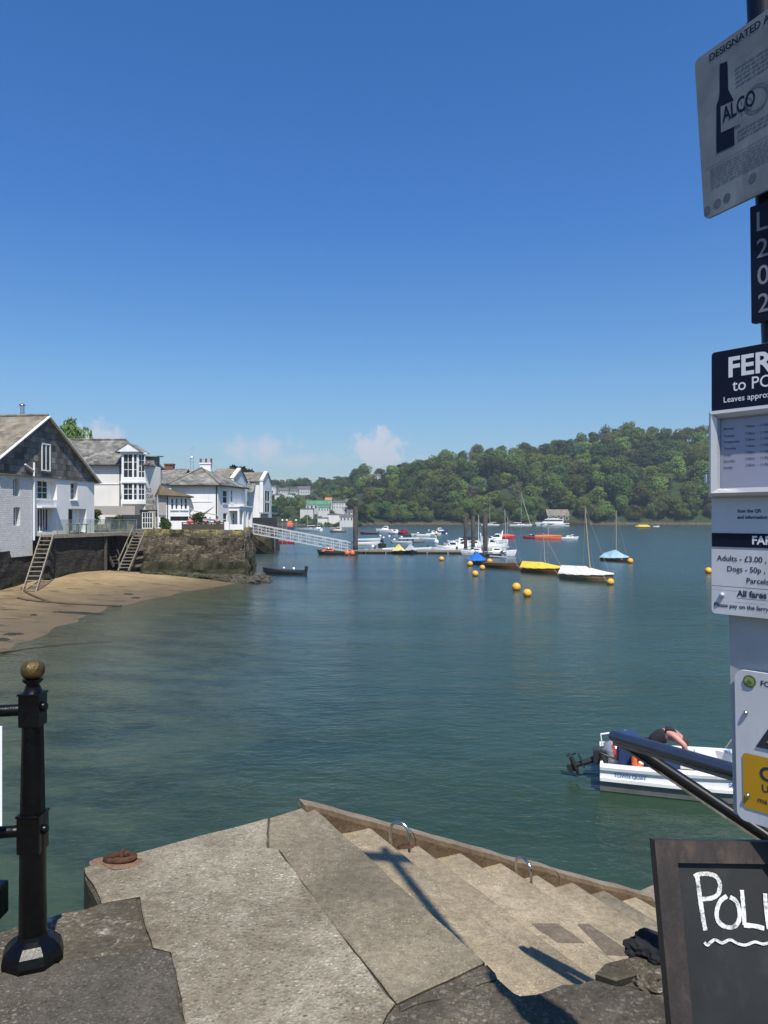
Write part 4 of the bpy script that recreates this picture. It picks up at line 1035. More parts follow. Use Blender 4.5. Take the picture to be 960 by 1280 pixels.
# the wooded slope
n_ = 0; tries = 0
while n_ < 165 and tries < 9000:
    tries += 1; px = 448 + 460 * rt_.random() ** .92; f = .05 + .87 * rt_.random() ** 1.1
    ys, yr = interp(SHORE, px), interp(RDIST, px); y = ys + (yr - ys) * f; x = (px - CX) / FOC * y
    if 675 < px < 716 and f < .10: continue
    if not ok(x, y, 7.2): continue
    placed.append((x, y, 9)); n_ += 1
    kd = rt_.choices(['oak', 'dark', 'fresh', 'brown'], [5, 3.2, 1.8, .8])[0]
    tree(kd, rt_.randrange(3), x, y, far_z(px, y) - 2.6, rt_.uniform(1.0, 1.4) * (1 if px > 520 else .82), rt_.uniform(0, 6.28), {'oak': 'mid-green broadleaf tree in the wood covering the far hillside', 'dark': 'dark green tree in the wood covering the far hillside', 'fresh': 'bright spring-green tree in the wood covering the far hillside', 'brown': 'brownish thin-crowned tree in the wood covering the far hillside'}[kd],
         {'oak': 'mid-green trees of the hillside wood', 'dark': 'dark trees of the hillside wood', 'fresh': 'bright green trees of the hillside wood', 'brown': 'brownish trees of the hillside wood'}[kd], None, rt_.uniform(.75, 1.25))
# left hill: bushy trees between the far houses
HOUSE_PX = [(378, 446, 618, 662), (336, 392, 605, 621)]
px = 324
while px < 448:
    f = rt_.uniform(.95, 1.04); ys, yr = interp(SHORE, px), interp(RDIST, px); y = ys + (yr - ys) * f; x = (px - CX) / FOC * y
    placed.append((x, y, 6)); tree('bush', rt_.randrange(4), x, y, far_z(px, y) - .6, rt_.uniform(.9, 1.7), rt_.uniform(0, 6.28), 'bushy tree along the skyline of the village hill', 'bushy trees on the village skyline')
    px += rt_.uniform(5, 9)
n_ = 0; tries = 0
while n_ < 60 and tries < 4000:
    tries += 1; px = rt_.uniform(326, 452); f = .03 + 1.0 * rt_.random() ** .75
    ys, yr = interp(SHORE, px), interp(RDIST, px); y = ys + (yr - ys) * f; x = (px - CX) / FOC * y; z = far_z(px, y)
    py = HY - (z + 4 - EYE) * FOC / y
    if any(a - 1 < px < b + 1 and c - 1 < py < d for a, b, c, d in HOUSE_PX) and rt_.random() < .93: continue
    if not ok(x, y, 6): continue
    placed.append((x, y, 6)); n_ += 1
    tree('bush', rt_.randrange(4), x, y, z - .4, rt_.uniform(.8, 1.5), rt_.uniform(0, 6.28), 'bushy green tree among the houses on the village hillside', 'bushy trees on the village hillside')
# near left: tree behind the slate-hung house and a dark one behind the terrace roofs
p = at(94, 556, 152); zt_ = EYE + (HY - 534) * 152 / FOC; zg_ = town_hill(p.x, p.y); tree('oak', 2, p.x, p.y, zg_ - .3, .62, 1.0, 'tree behind the slate gable, grey-green crown above the roofs', sz=(zt_ - zg_) / 8.7)
p = at(297, 590, 150); tree('pine', 1, p.x, p.y, 3.0, .55, 2.0, 'dark pine showing above the roofs of the white quayside houses', sz=1.9)

# garden trees between the houses across the water
for (px, d, s_) in ((384, 414, .6), (392, 401, .55), (399, 409, .6), (408, 397, .55), (415, 429, .7), (420, 399, .5), (426, 407, .55), (447, 408, .8), (443, 399, .5), (388, 396, .6), (379, 400, .7), (400, 395, .45), (412, 413, .55), (453, 424, .8), (377, 430, .8), (421, 446, .7), (436, 452, .8), (446, 452, .8), (391, 452, .7), (404, 470, .8), (345, 520, .6), (350, 530, .55), (361, 520, .55), (372, 530, .6), (386, 540, .7), (392, 520, .7)):
    x = (px - CX) / FOC * d; tree('bush', rt_.randrange(4), x, d, far_ground(x, d) - .5, s_, rt_.uniform(0, 6.28), 'small green garden tree between the pale houses across the water', 'garden trees among the houses across the water')

# the wood goes on to the right, beyond what the sign hides: one mass
wv = []; wf = []; rw = random.Random(8)
for kind in ('oak', 'dark', 'fresh'):
    proto(kind, 0)
def append_crown(me, x, y, z, s, rz):
    b = len(wv); c_, s_ = math.cos(rz), math.sin(rz); step = 3
    for i, p in enumerate(me.polygons):
        if i % step: continue
        k = len(wv); cen = p.center
        for vi in p.vertices:
            v = cen + (me.vertices[vi].co - cen) * 1.65
            wv.append(V((x + s * (v.x * c_ - v.y * s_), y + s * (v.x * s_ + v.y * c_), z + s * v.z)))
        wf.append(tuple(range(k, len(wv))))
for i in range(120):
    px = rw.uniform(925, 1260); f = .02 + .98 * rw.random(); ys, yr = interp(SHORE, px), interp(RDIST, px); y = ys + (yr - ys) * f; x = (px - CX) / FOC * y
    pr = PROTO[(rw.choice(['oak', 'oak', 'dark', 'fresh']), 0)]; me = [c for c in pr.children if c.name.startswith('crown')][0].data
    append_crown(me, x, y, far_z(px, y) - 2.0, rw.uniform(.95, 1.35), rw.uniform(0, 6.28))
mb = MB(); mb.add(wv, wf); wo2 = mb.build('woodland', LEAF[0]); tag(wo2, 'continuous broadleaf wood covering the hillside beyond the ferry sign', 'woodland', None, 'stuff')
# ------------------------------------------------------------------ building helpers
class Fac:
    """vertical facade from plan point A (left) to B (right) seen from the water side"""
    def __init__(s, A, B):
        s.A = V((A[0], A[1], 0)); s.B = V((B[0], B[1], 0)); s.u = (s.B - s.A).normalized(); s.n = V((s.u.y, -s.u.x, 0)); s.L = (s.B - s.A).length
    def hit(s, px, py):
        d = V(((px - CX) / FOC, 1, -(py - HY) / FOC)); k = s.A.dot(s.n) / d.dot(s.n); p = d * k
        return (p - s.A).dot(s.u), EYE + p.z
    def pt(s, a, z, off=0.0): p = s.A + s.u * a + s.n * off; return V((p.x, p.y, z))
    def rect(s, x0, y0, x1, y1):
        a0, _ = s.hit(x0, 600); a1, _ = s.hit(x1, 600); xm = (x0 + x1) / 2
        return a0, s.hit(xm, y1)[1], a1, s.hit(xm, y0)[1]
def facade(mb, fc, a0, a1, z0, z1, holes=(), rev=.16, mi=0, off=0.0):
    """wall face with real window openings and reveals"""
    us = sorted({a0, a1, *[h[0] for h in holes], *[h[2] for h in holes]}); zs = sorted({z0, z1, *[h[1] for h in holes], *[h[3] for h in holes]})
    us = [u for u in us if a0 <= u <= a1]; zs = [z for z in zs if z0 <= z <= z1]
    for ua, ub in zip(us, us[1:]):
        for za, zb in zip(zs, zs[1:]):
            cu, cz = (ua + ub) / 2, (za + zb) / 2
            if any(h[0] < cu < h[2] and h[1] < cz < h[3] for h in holes): continue
            mb.quad(fc.pt(ua, za, off), fc.pt(ub, za, off), fc.pt(ub, zb, off), fc.pt(ua, zb, off), mi)
    for h in holes:
        r_ = h[4] if len(h) > 4 else rev
        A, B, C, D = (h[0], h[1]), (h[2], h[1]), (h[2], h[3]), (h[0], h[3])
        for P, Q in ((A, B), (B, C), (C, D), (D, A)):
            mb.quad(fc.pt(*Q, off), fc.pt(*P, off), fc.pt(*P, off - r_), fc.pt(*Q, off - r_), mi)
def window(fc, r, root, nx=2, ny=2, depth=.12, fw=.07, bw=.035, frame=None, pane=None, name='window', sill=True, back=True):
    a0, z0, a1, z1 = r[:4]; frame = frame or MAT['white_paint']; mb = MB()
    def bar_(p, q, w, d=.06): mb.bar(fc.pt(*p, -depth + d / 2), fc.pt(*q, -depth + d / 2), w, d, up=tuple(fc.n))
    h = fw / 2; w_ = a1 - a0; hh = z1 - z0
    for (x0, y0, x1, y1) in ((a0, z0, a0 + fw, z1), (a1 - fw, z0, a1, z1), (a0 + fw, z0, a1 - fw, z0 + fw), (a0 + fw, z1 - fw, a1 - fw, z1)):
        c = fc.pt((x0 + x1) / 2, (y0 + y1) / 2, -depth + .03); M = Matrix((fc.u, fc.n, V((0, 0, 1)))).transposed(); mb.box(c, (x1 - x0, .06, y1 - y0), M)
    for i in range(1, nx):
        x = a0 + fw + (w_ - 2 * fw) * i / nx; M = Matrix((fc.u, fc.n, V((0, 0, 1)))).transposed(); mb.box(fc.pt(x, (z0 + z1) / 2, -depth + .022), (bw, .044, hh - 2 * fw), M)
    for i in range(1, ny):
        z = z0 + fw + (hh - 2 * fw) * i / ny; M = Matrix((fc.u, fc.n, V((0, 0, 1)))).transposed(); mb.box(fc.pt((a0 + a1) / 2, z, -depth + .018), (w_ - 2 * fw, .036, bw), M)
    wo_ = mb.build(name, frame, root, True)
    mb = MB(); mb.quad(*[fc.pt(x, z, -depth + .012) for x, z in ((a0 + fw * .6, z0 + fw * .6), (a1 - fw * .6, z0 + fw * .6), (a1 - fw * .6, z1 - fw * .6), (a0 + fw * .6, z1 - fw * .6))]); mb.build('pane', pane or MAT['pane'], wo_, True)
    if sill:
        mb = MB(); M = Matrix((fc.u, fc.n, V((0, 0, 1)))).transposed(); mb.box(fc.pt((a0 + a1) / 2, z0 - .045, .0), (w_ + .16, .2, .09), M); mb.build('sill', frame, wo_, True)
    return wo_
def downpipe(pts, r, root, mat=None, name='downpipe'):
    mb = MB(); mb.tube(pts, r, 8); return mb.build(name, mat or MAT['dark_trim'], root, True)
def chimney(root, c, sx_, sy_, z0, z1, mat, pots=2):
    mb = MB(); mb.box((c[0], c[1], (z0 + z1) / 2), (sx_, sy_, z1 - z0)); mb.box((c[0], c[1], z1), (sx_ + .14, sy_ + .14, .14)); ch = mb.build('chimney', mat, root, True)
    for i in range(pots):
        mb = MB(); mb.lathe((c[0] + (i - (pots - 1) / 2) * sx_ * .5, c[1], z1 + .07), [(.13, 0), (.1, .25), (.12, .4), (.12, .45)], 10); mb.build('chimney_pot', MAT['brick'], ch, True)
    return ch

# ------------------------------------------------------------------ ground behind the walls, and the walls
GZ = 4.25
mb = MB()
mb.slab([(-120, 20, GZ), (-28.5, 30, GZ), (-27.0, 47, GZ), (-25.6, 57, GZ), (-24.7, 62.4, GZ), (-24.0, 66.4, GZ), (-20.3, 66.4, GZ), (-20.1, 62.15, GZ), (-12.0, 62.15, GZ), (-13.6, 74, GZ), (-15.2, 84, GZ), (-24, 86, GZ), (-26, 110, GZ), (-120, 130, GZ)], 5.0)
struct(mb.build('ground', m_concrete('town_paving', (.18, .17, .15), (.26, .24, .21), 12)))
def sea_wall(pts, ztops, zb, mat, label, name='sea_wall', thick=.5, seg=.55, amp=.13, cap=True, batter=.1, sd_=0):
    """thick rough-faced wall along plan points (land on the left of travel)"""
    mb = MB(); P = []
    for i in range(len(pts) - 1):
        a, b = V((*pts[i], 0)), V((*pts[i + 1], 0)); k = max(1, int((b - a).length / seg))
        for j in range(k): P.append((a.lerp(b, j / k), ztops[i] + (ztops[i + 1] - ztops[i]) * j / k, (b - a).normalized()))
    P.append((V((*pts[-1], 0)), ztops[-1], P[-1][2])); nz_ = 9; rows = []
    for p, zt, d in P:
        n = V((d.y, -d.x, 0)); col_ = []
        for k in range(nz_):
            z = zb + (zt - zb) * k / (nz_ - 1); o_ = amp * (noise.noise(V((p.x * .9 + sd_, p.y * .9, z * 1.3))) + .6 * noise.noise(V((p.x * 2.6, p.y * 2.6 + sd_, z * 3)))) + batter * (zt - z) / 3
            col_.append(p + n * o_ + V((0, 0, z + (.06 * noise.noise(V((p.x * 2, p.y * 2, 9))) if k == nz_ - 1 else 0))))
        col_.append(p - n * thick + V((0, 0, zt))); col_.append(p - n * thick + V((0, 0, zb))); rows.append(col_)
    m_ = nz_ + 2; vs = [v for c in rows for v in c]
    mb.add(vs, [(a * m_ + k, (a + 1) * m_ + k, (a + 1) * m_ + k + 1, a * m_ + k + 1) for a in range(len(rows) - 1) for k in range(m_ - 1)])
    mb.poly(list(reversed(rows[0]))); mb.poly(rows[-1])
    o = mb.build(name, mat); tag(o, label, 'wall'); return o
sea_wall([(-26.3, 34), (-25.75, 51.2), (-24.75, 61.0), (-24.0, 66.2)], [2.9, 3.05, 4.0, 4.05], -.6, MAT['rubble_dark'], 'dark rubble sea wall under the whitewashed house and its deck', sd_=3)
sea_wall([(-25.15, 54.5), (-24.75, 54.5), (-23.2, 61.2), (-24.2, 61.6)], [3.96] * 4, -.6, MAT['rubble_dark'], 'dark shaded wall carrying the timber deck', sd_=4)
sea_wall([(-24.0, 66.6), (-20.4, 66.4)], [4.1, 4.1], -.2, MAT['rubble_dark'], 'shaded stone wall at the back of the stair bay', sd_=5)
sea_wall([(-20.25, 66.3), (-20.1, 62), (-12.0, 62.0), (-12.6, 68), (-13.5, 74), (-15.1, 84)], [4.35, 4.35, 4.3, 4.3, 4.3, 4.3], -1.0, MAT['rubble'], 'rough stone quay wall with yellow lichen under the hotel terrace', 'quay_wall', amp=.42, batter=.3, seg=.3, sd_=7)
sea_wall([(-30, 108), (-21.5, 108.5), (-16.9, 109.5), (-17.2, 120), (-24, 150)], [3.3] * 5, -1.5, MAT['rubble'], 'far stone quay wall below the gangway', 'quay_wall', amp=.15, batter=.25, sd_=9)
mb = MB(); mb.slab([(-17.1, 109.7, 3.28), (-17.4, 120, 3.28), (-24, 150, 3.28), (-60, 150, 3.28), (-60, 108.2, 3.28), (-22, 108.7, 3.28)], 3.5); struct(mb.build('ground', MAT['quay_side']))

# ------------------------------------------------------------------ slate gabled house
f1 = Fac((-26.30, 47.8), (-24.3, 62.0))
h1 = thing('slate_gabled_house', 'white house with dark slate-hung gable and a metal flue, farthest left', 'house', (-26.5, 55, GZ))
Ls = f1.L; ue = Ls; um = ue - 7.0; uw = um - 7.0
ze = f1.hit(118, 601)[1]; zap = f1.hit(56, 522)[1]
usplit = f1.hit(38.5, 620)[0]
def hr_(*r_): return f1.rect(*r_)
holes = [(*hr_(46, 600.5, 71, 624), .45), (*hr_(88, 603.5, 97, 625), .3), (*hr_(46.5, 635, 66, 665), .35), (*hr_(85.5, 636, 108, 665), .6)]
def fixh(L): return [(h[0], max(h[1], 4.12), h[2], h[3], h[4]) for h in L]
holes = fixh(holes)
mb = MB(); facade(mb, f1, usplit, ue, 3.98, ze, holes)
back = [f1.pt(ue, 3.4), f1.pt(ue, 3.4, -16), f1.pt(ue, ze, -16), f1.pt(ue, ze)]; mb.quad(*back)
h1w = mb.build('wall', MAT['white_wall'], h1, True)
for k_, h in enumerate(holes):                      # back of the recesses
    mb = MB(); mb.quad(*[f1.pt(x, z, -h[4]) for x, z in ((h[0], h[1]), (h[2], h[1]), (h[2], h[3]), (h[0], h[3]))]); mb.build('recess_wall', MAT['white_wall'], h1w, True)
lh = [(*hr_(14, 598, 22, 620), .3), (*hr_(14.5, 634, 23, 657), .3)]
mb = MB(); facade(mb, f1, uw - 9, usplit, 2.6, f1.hit(20, 594.5)[1], lh, off=.14); a_ = f1.hit(20, 594.5)[1]
mb.quad(f1.pt(usplit, 2.6, .14), f1.pt(usplit, 2.6, 0), f1.pt(usplit, a_, 0), f1.pt(usplit, a_, .14)); mb.quad(f1.pt(uw - 9, a_, .14), f1.pt(usplit, a_, .14), f1.pt(usplit, a_, -.1), f1.pt(uw - 9, a_, -.1))
mb.quad(f1.pt(uw - 9, 2.6, .14), f1.pt(uw - 9, a_, .14), f1.pt(uw - 9, a_, -16), f1.pt(uw - 9, 2.6, -16))
mb.build('rough_wall', MAT['stone_white'], h1, True)
# gable of hung slates
mb = MB(); zs = ze - .12
def rake(u): return zap - abs(u - um) * (zap - ze - .05) / 7.0
gp = [(uw, zs), (ue, zs), (ue, ze), (um, zap), (uw, ze)]
mb.poly([f1.pt(u, z, .10) for u, z in gp]); mb.quad(f1.pt(uw, zs, .10), f1.pt(uw, zs, 0), f1.pt(ue, zs, 0), f1.pt(ue, zs, .10))
mb.build('slate_gable', MAT['slate_hung'], h1, True)
gw = hr_(49.5, 554.5, 60.5, 589); w_ = window(f1, gw, h1, 2, 1, -.14, .09, .09)
window(f1, (holes[0][0] + .0, holes[0][1], holes[0][0] + 1.9, holes[0][3]), h1, 3, 3, .42)
window(f1, (holes[1][0], holes[1][1], holes[1][0] + .95, holes[1][3]), h1, 2, 3, .28)
window(f1, (holes[2][0] + .35, holes[2][1], holes[2][2] - .15, holes[2][3]), h1, 4, 1, .32, .08, .07, None, None, 'french_door', False)
window(f1, (holes[3][0], holes[3][1], holes[3][0] + 1.5, holes[3][3]), h1, 2, 1, .57, .08, .07, None, None, 'french_door', False)
for h in lh: window(f1, (h[0], h[1], h[0] + .75 * (h[2] - h[0]), h[3]), h1, 2, 3, .14)
mb = MB(); c_ = hr_(46, 631, 70, 634); M = Matrix((f1.u, f1.n, V((0, 0, 1)))).transposed(); mb.box(f1.pt((c_[0] + c_[2]) / 2, c_[1], .2), (c_[2] - c_[0], .45, .12), M); mb.build('door_canopy', MAT['white_paint'], h1, True)
# roof
mb = MB(); D = 17.0; ov = .28
def rs(u0, z0, u1, z1):
    pts = [f1.pt(u0, z0, ov), f1.pt(u1, z1, ov), f1.pt(u1, z1, -D), f1.pt(u0, z0, -D)]
    n = (pts[1] - pts[0]).cross(pts[3] - pts[0])
    if n.z < 0: pts.reverse()
    mb.slab(pts, .14)
sl = (zap - ze) / 7.0
rs(uw - .4, ze - .4 * sl + .15, um, zap + .15); rs(um, zap + .15, ue + .4, ze - .4 * sl + .15)
rf = mb.build('roof', MAT['slate_brown'], h1, True)
mb = MB(); mb.tube([f1.pt(um, zap + .18, ov), f1.pt(um, zap + .18, -D)], .11, 8); mb.build('ridge_tiles', MAT['slate_brown'], rf, True)
mb = MB()
for s_ in (-1, 1):
    a_, b_ = (um, zap + .02), (um + s_ * 7.4, ze - .4 * sl + .02); mb.bar(f1.pt(a_[0], a_[1] + .05, ov + .045), f1.pt(b_[0], b_[1] + .05, ov + .045), .34, .06, up=(0, 0, 1))
mb.build('bargeboard', MAT['white_paint'], h1, True)
fl = at(28, 527, 58); mb = MB(); mb.tube([fl - V((0, 0, .6)), at(28, 508, 58)], .16, 12); mb.lathe(at(28, 508, 58), [(.16, 0), (.24, .05), (.24, .12), (.05, .22)], 12); mb.build('flue', MAT['steel'], h1, True)
dp = usplit + .05
downpipe([f1.pt(dp, 3.7, .22), f1.pt(dp, ze + .9, .22)], .07, h1, MAT['white_paint']); downpipe([f1.pt(dp, ze + .3, .22), f1.pt(dp - 1.0, ze + .7, .2)], .06, h1, MAT['white_paint'], 'waste_pipe')
mb = MB(); mb.box(f1.pt(usplit - 2.0, a_z := f1.hit(20, 594.5)[1] + .02, .2), (4.0, .35, .06), M); mb.build('slate_ledge', MAT['slate_brown'], h1, True)

# ------------------------------------------------------------------ deck with glass balustrade, stairs
dk = thing('deck', 'raised timber deck with glass balustrade in front of the slate-gabled house', 'deck', (-24, 58, 4.1))
dz = 4.08
E = [V((-25.1, 54.6, dz)), V((-24.5, 54.4, dz)), V((-21.9, 65.4, dz)), V((-21.9, 66.1, dz)), V((-24.0, 66.2, dz)), V((-24.35, 61.9, dz))]
mb = MB(); mb.slab(E, .10); mb.build('boards', MAT['wood_grey'], dk, True)
mb = MB(); mb.bar(E[1] + V((.02, 0, -.16)), E[2] + V((.02, 0, -.16)), .08, .22); mb.build('edge_beam', MAT['wood_grey'], dk, True)
for t in (.62, .97):
    p = E[1].lerp(E[2], t) + V((-.15, 0, 0)); mb = MB(); mb.box((p.x, p.y, 2.0), (.2, .2, 4.0)); mb.build('support_post', MAT['wood_dark'], dk, True)
p0, p1 = E[1].lerp(E[2], .06), E[2]
for i in range(9):
    p = p0.lerp(p1, i / 8); mb = MB(); mb.box((p.x, p.y, dz + .52), (.05, .05, 1.05)); mb.build('balustrade_post', MAT['grey_metal'], dk, True)
mb = MB(); mb.bar(p0 + V((0, 0, 1.07)), p1 + V((0, 0, 1.07)), .07, .05); mb.build('handrail', MAT['grey_metal'], dk, True)
for i in range(8):
    a, b = p0.lerp(p1, (i + .06) / 8), p0.lerp(p1, (i + .94) / 8); mb = MB(); mb.add([a + V((0, 0, .1)), b + V((0, 0, .1)), b + V((0, 0, 1.0)), a + V((0, 0, 1.0))], [(0, 1, 2, 3)]); mb.build('glass_panel', MAT['balustrade'], dk, True)
tb_ = thing('garden_table', 'dark low table behind the glass balustrade on the deck', 'table', (-24.35, 58.8, dz)); mb = MB(); mb.box((0, 0, .72), (.8, 2.2, .06)); mb.build('top', MAT['wood_dark'], tb_)
for x_, y_ in ((-.3, -.9), (.3, -.9), (-.3, .9), (.3, .9)): mb = MB(); mb.box((x_, y_, .345), (.07, .07, .69)); mb.build('leg', MAT['wood_dark'], tb_)
def flight(top, bot, across, wid, n, label, mat, rails=(True, True), name='beach_stairs'):
    top, bot = V(top), V(bot); t_ = thing(name, label, 'stairs', tuple(bot)); a = V(across).normalized() * wid / 2; d = (bot - top)
    for s_ in (-1, 1):
        mb = MB(); mb.bar(top + a * s_, bot + a * s_ - V((0, 0, .1)), .07, .24); mb.build('stringer', mat, t_, True)
    for i in range(n):
        p = top + d * ((i + .5) / n); mb = MB(); M = Matrix((a.normalized(), V((-a.y, a.x, 0)).normalized(), V((0, 0, 1)))).transposed(); mb.box(p + V((0, 0, .05)), (wid - .06, .26, .05), M); mb.build('tread', mat, t_, True)
    for s_, on_ in zip((-1, 1), rails):
        if on_:
            mb = MB(); up = V((0, 0, .85)); mb.bar(top + a * s_ + up, bot + a * s_ + up * .9, .06, .07)
            for f_ in (.02, .5, .95): p = top + a * s_ + d * f_; mb.bar(p, p + up * .97, .06, .06)
            mb.build('handrail', mat, t_, True)
    return t_
flight((-24.72, 54.3, 4.05), (-23.75, 49.4, .28), (1, .2, 0), .85, 13, 'steep timber stairs from the deck to the sand, nearest the slate-gabled house', MAT['wood_grey'], (False, False))
flight((-21.55, 65.4, 4.1), (-21.85, 62.0, .95), (1, .1, 0), .85, 12, 'steep timber stairs beside the rough stone quay wall', MAT['wood_grey'], (True, False))
flight((-24.2, 63.6, 3.9), (-22.55, 62.4, 1.3), (.3, 1, 0), .8, 10, 'dark shaded timber stairs under the end of the deck', MAT['wood_dark'], (False, True))
# long brown rope and strands of weed on the sand
def on_sand(px, py):
    z = .4
    for _ in range(12): p = on(px, py, z); z = .5 * z + .5 * beach_z(p.x, p.y)
    p = on(px, py, z); return V((p.x, p.y, beach_z(p.x, p.y)))
def sand_line(L, r, lift=.05):
    P = [on_sand(*p_) for p_ in L]; out = []
    for a, b in zip(P, P[1:]):
        for k in range(6): p = a.lerp(b, k / 6); out.append(V((p.x, p.y, beach_z(p.x, p.y) + lift + .02 * noise.noise(p * 2))))
    out.append(P[-1] + V((0, 0, lift))); mb = MB(); mb.tube(out, [r * (1 + .4 * noise.noise(p * 3)) for p in out], 6); return mb
tag(sand_line([(27, 736), (33, 741), (45, 747), (62, 753), (85, 755.5), (120, 757), (152, 758)], .075).build('mooring_rope', MAT['rope']), 'thick brown mooring rope curving across the sand', 'rope', None)
tag(sand_line([(22, 748), (34, 751), (48, 752.5), (62, 753.5)], .06).build('mooring_rope', MAT['rope']), 'short brown rope on the sand below the stairs', 'rope')
tag(sand_line([(0, 817), (30, 812), (80, 807), (140, 803)], .06, .04).build('mooring_chain', MAT['rope']), 'dark chain lying across the wet sand into the shallows', 'chain')
def weed(px, py, lx, ly, seed, label):
    c = on_sand(px, py); mb = MB(); r = random.Random(seed); n = 26; pts = []
    for i in range(n):
        a = 2 * PI * i / n; k = .55 + .75 * abs(noise.noise(V((math.cos(a) * 2, math.sin(a) * 2, seed)))) ; pts.append((c.x + lx * k * math.cos(a), c.y + ly * k * math.sin(a)))
    vs = [V((x, y, beach_z(x, y) - .01)) for x, y in pts] + [V((c.x + (x - c.x) * .8, c.y + (y - c.y) * .8, beach_z(x, y) + .05)) for x, y in pts] + [V((c.x, c.y, beach_z(c.x, c.y) + .07))]
    mb.add(vs, [(i, (i + 1) % n, n + (i + 1) % n, n + i) for i in range(n)] + [(n + i, n + (i + 1) % n, 2 * n) for i in range(n)])
    tag(mb.build('seaweed', MAT['sand_dark']), label, 'seaweed', 'clumps of seaweed on the sand')
weed(96, 766.5, 1.5, .55, 1, 'long dark streak of seaweed below the rope on the sand'); weed(122, 768, .9, .3, 5, 'thin tail of seaweed at the right end of the long streak')
weed(17, 793, .55, .5, 2, 'dark seaweed clump near the waterline above the railing post'); weed(160, 743, .5, .4, 3, 'small dark seaweed patch near the quay wall, left of two'); weed(170, 747.5, .45, .35, 4, 'small dark seaweed patch near the quay wall, right of two')
weed(2, 800, .5, .35, 6, 'seaweed clump at the left edge of the beach'); weed(42, 769, .25, .25, 7, 'tiny seaweed clump in the middle of the sand')

# ------------------------------------------------------------------ hotel with corner bays
h2 = thing('bay_windowed_hotel', 'tall white hotel with slate roof and stacked corner bay windows with dark wall lettering', 'hotel', (-25, 74, GZ))
f2 = Fac((-34, 72), (-23.2, 72)); f2b = Fac((-23.2, 72), (-23.35, 77.6))
z2 = f2.hit(140, 581)[1]
mb = MB(); bay0 = f2.hit(151, 600)[0]
facade(mb, f2, 0, f2.L, 3.6, z2)
seah = []
facade(mb, f2b, 0, f2b.L, 3.6, z2, [])
mb.quad(f2b.pt(f2b.L, 3.6), f2b.pt(f2b.L, 3.6, -11), f2b.pt(f2b.L, z2, -11), f2b.pt(f2b.L, z2)); mb.quad(f2.pt(0, 3.6), f2.pt(0, z2), f2.pt(0, z2, -6), f2.pt(0, 3.6, -6))
mb.build('wall', MAT['cream_wall'], h2, True)
zr = 5.4 + 96 * 75 / FOC; e0, e1, e2, e3 = V((-34.3, 71.6, z2)), V((-22.75, 71.6, z2)), V((-22.95, 78.1, z2)), V((-34.3, 78.1, z2)); r0, r1 = V((-34.3, 75, zr)), V((-26.2, 75, zr))
mb = MB(); mb.slab([e0, e1, r1, r0], .12); mb.slab([e1, e2, r1], .12); mb.slab([e2, e3, r0, r1], .12); rf = mb.build('roof', MAT['slate_roof'], h2, True)
mb = MB(); mb.tube([r0 + V((0, 0, .05)), r1 + V((0, 0, .05)), e1 + V((0, 0, .06))], .1, 8); mb.build('ridge_tiles', MAT['slate_roof'], rf, True)
mb = MB(); c_ = at(187, 577, 75); mb.box(c_, (1.5, 1.8, 1.0)); mb.slab([c_ + V((-1, -1.1, .5)), c_ + V((1.1, -1.1, .5)), c_ + V((1.1, 1.1, .65)), c_ + V((-1, 1.1, .65))], .1); mb.build('dormer', MAT['slate_roof'], h2, True)
mb = MB(); mb.bar(e0 + V((0, -.02, -.06)), e1 + V((0, -.02, -.06)), .12, .12); mb.build('gutter', MAT['dark_trim'], h2, True)
mb = MB(); a_, b_ = f2.hit(90, 605)[0], f2.hit(151, 605); mb.bar(f2.pt(a_, b_[1], .03), f2.pt(b_[0], b_[1], .03), .06, .05); mb.build('string_course', MAT['white_paint'], h2, True)
downpipe([f2.pt(bay0 - .05, 4.2, .08), f2.pt(bay0 - .05, z2, .08)], .06, h2); downpipe([f2b.pt(3.6, 5.3, .08), f2b.pt(3.6, z2, .08)], .06, h2)
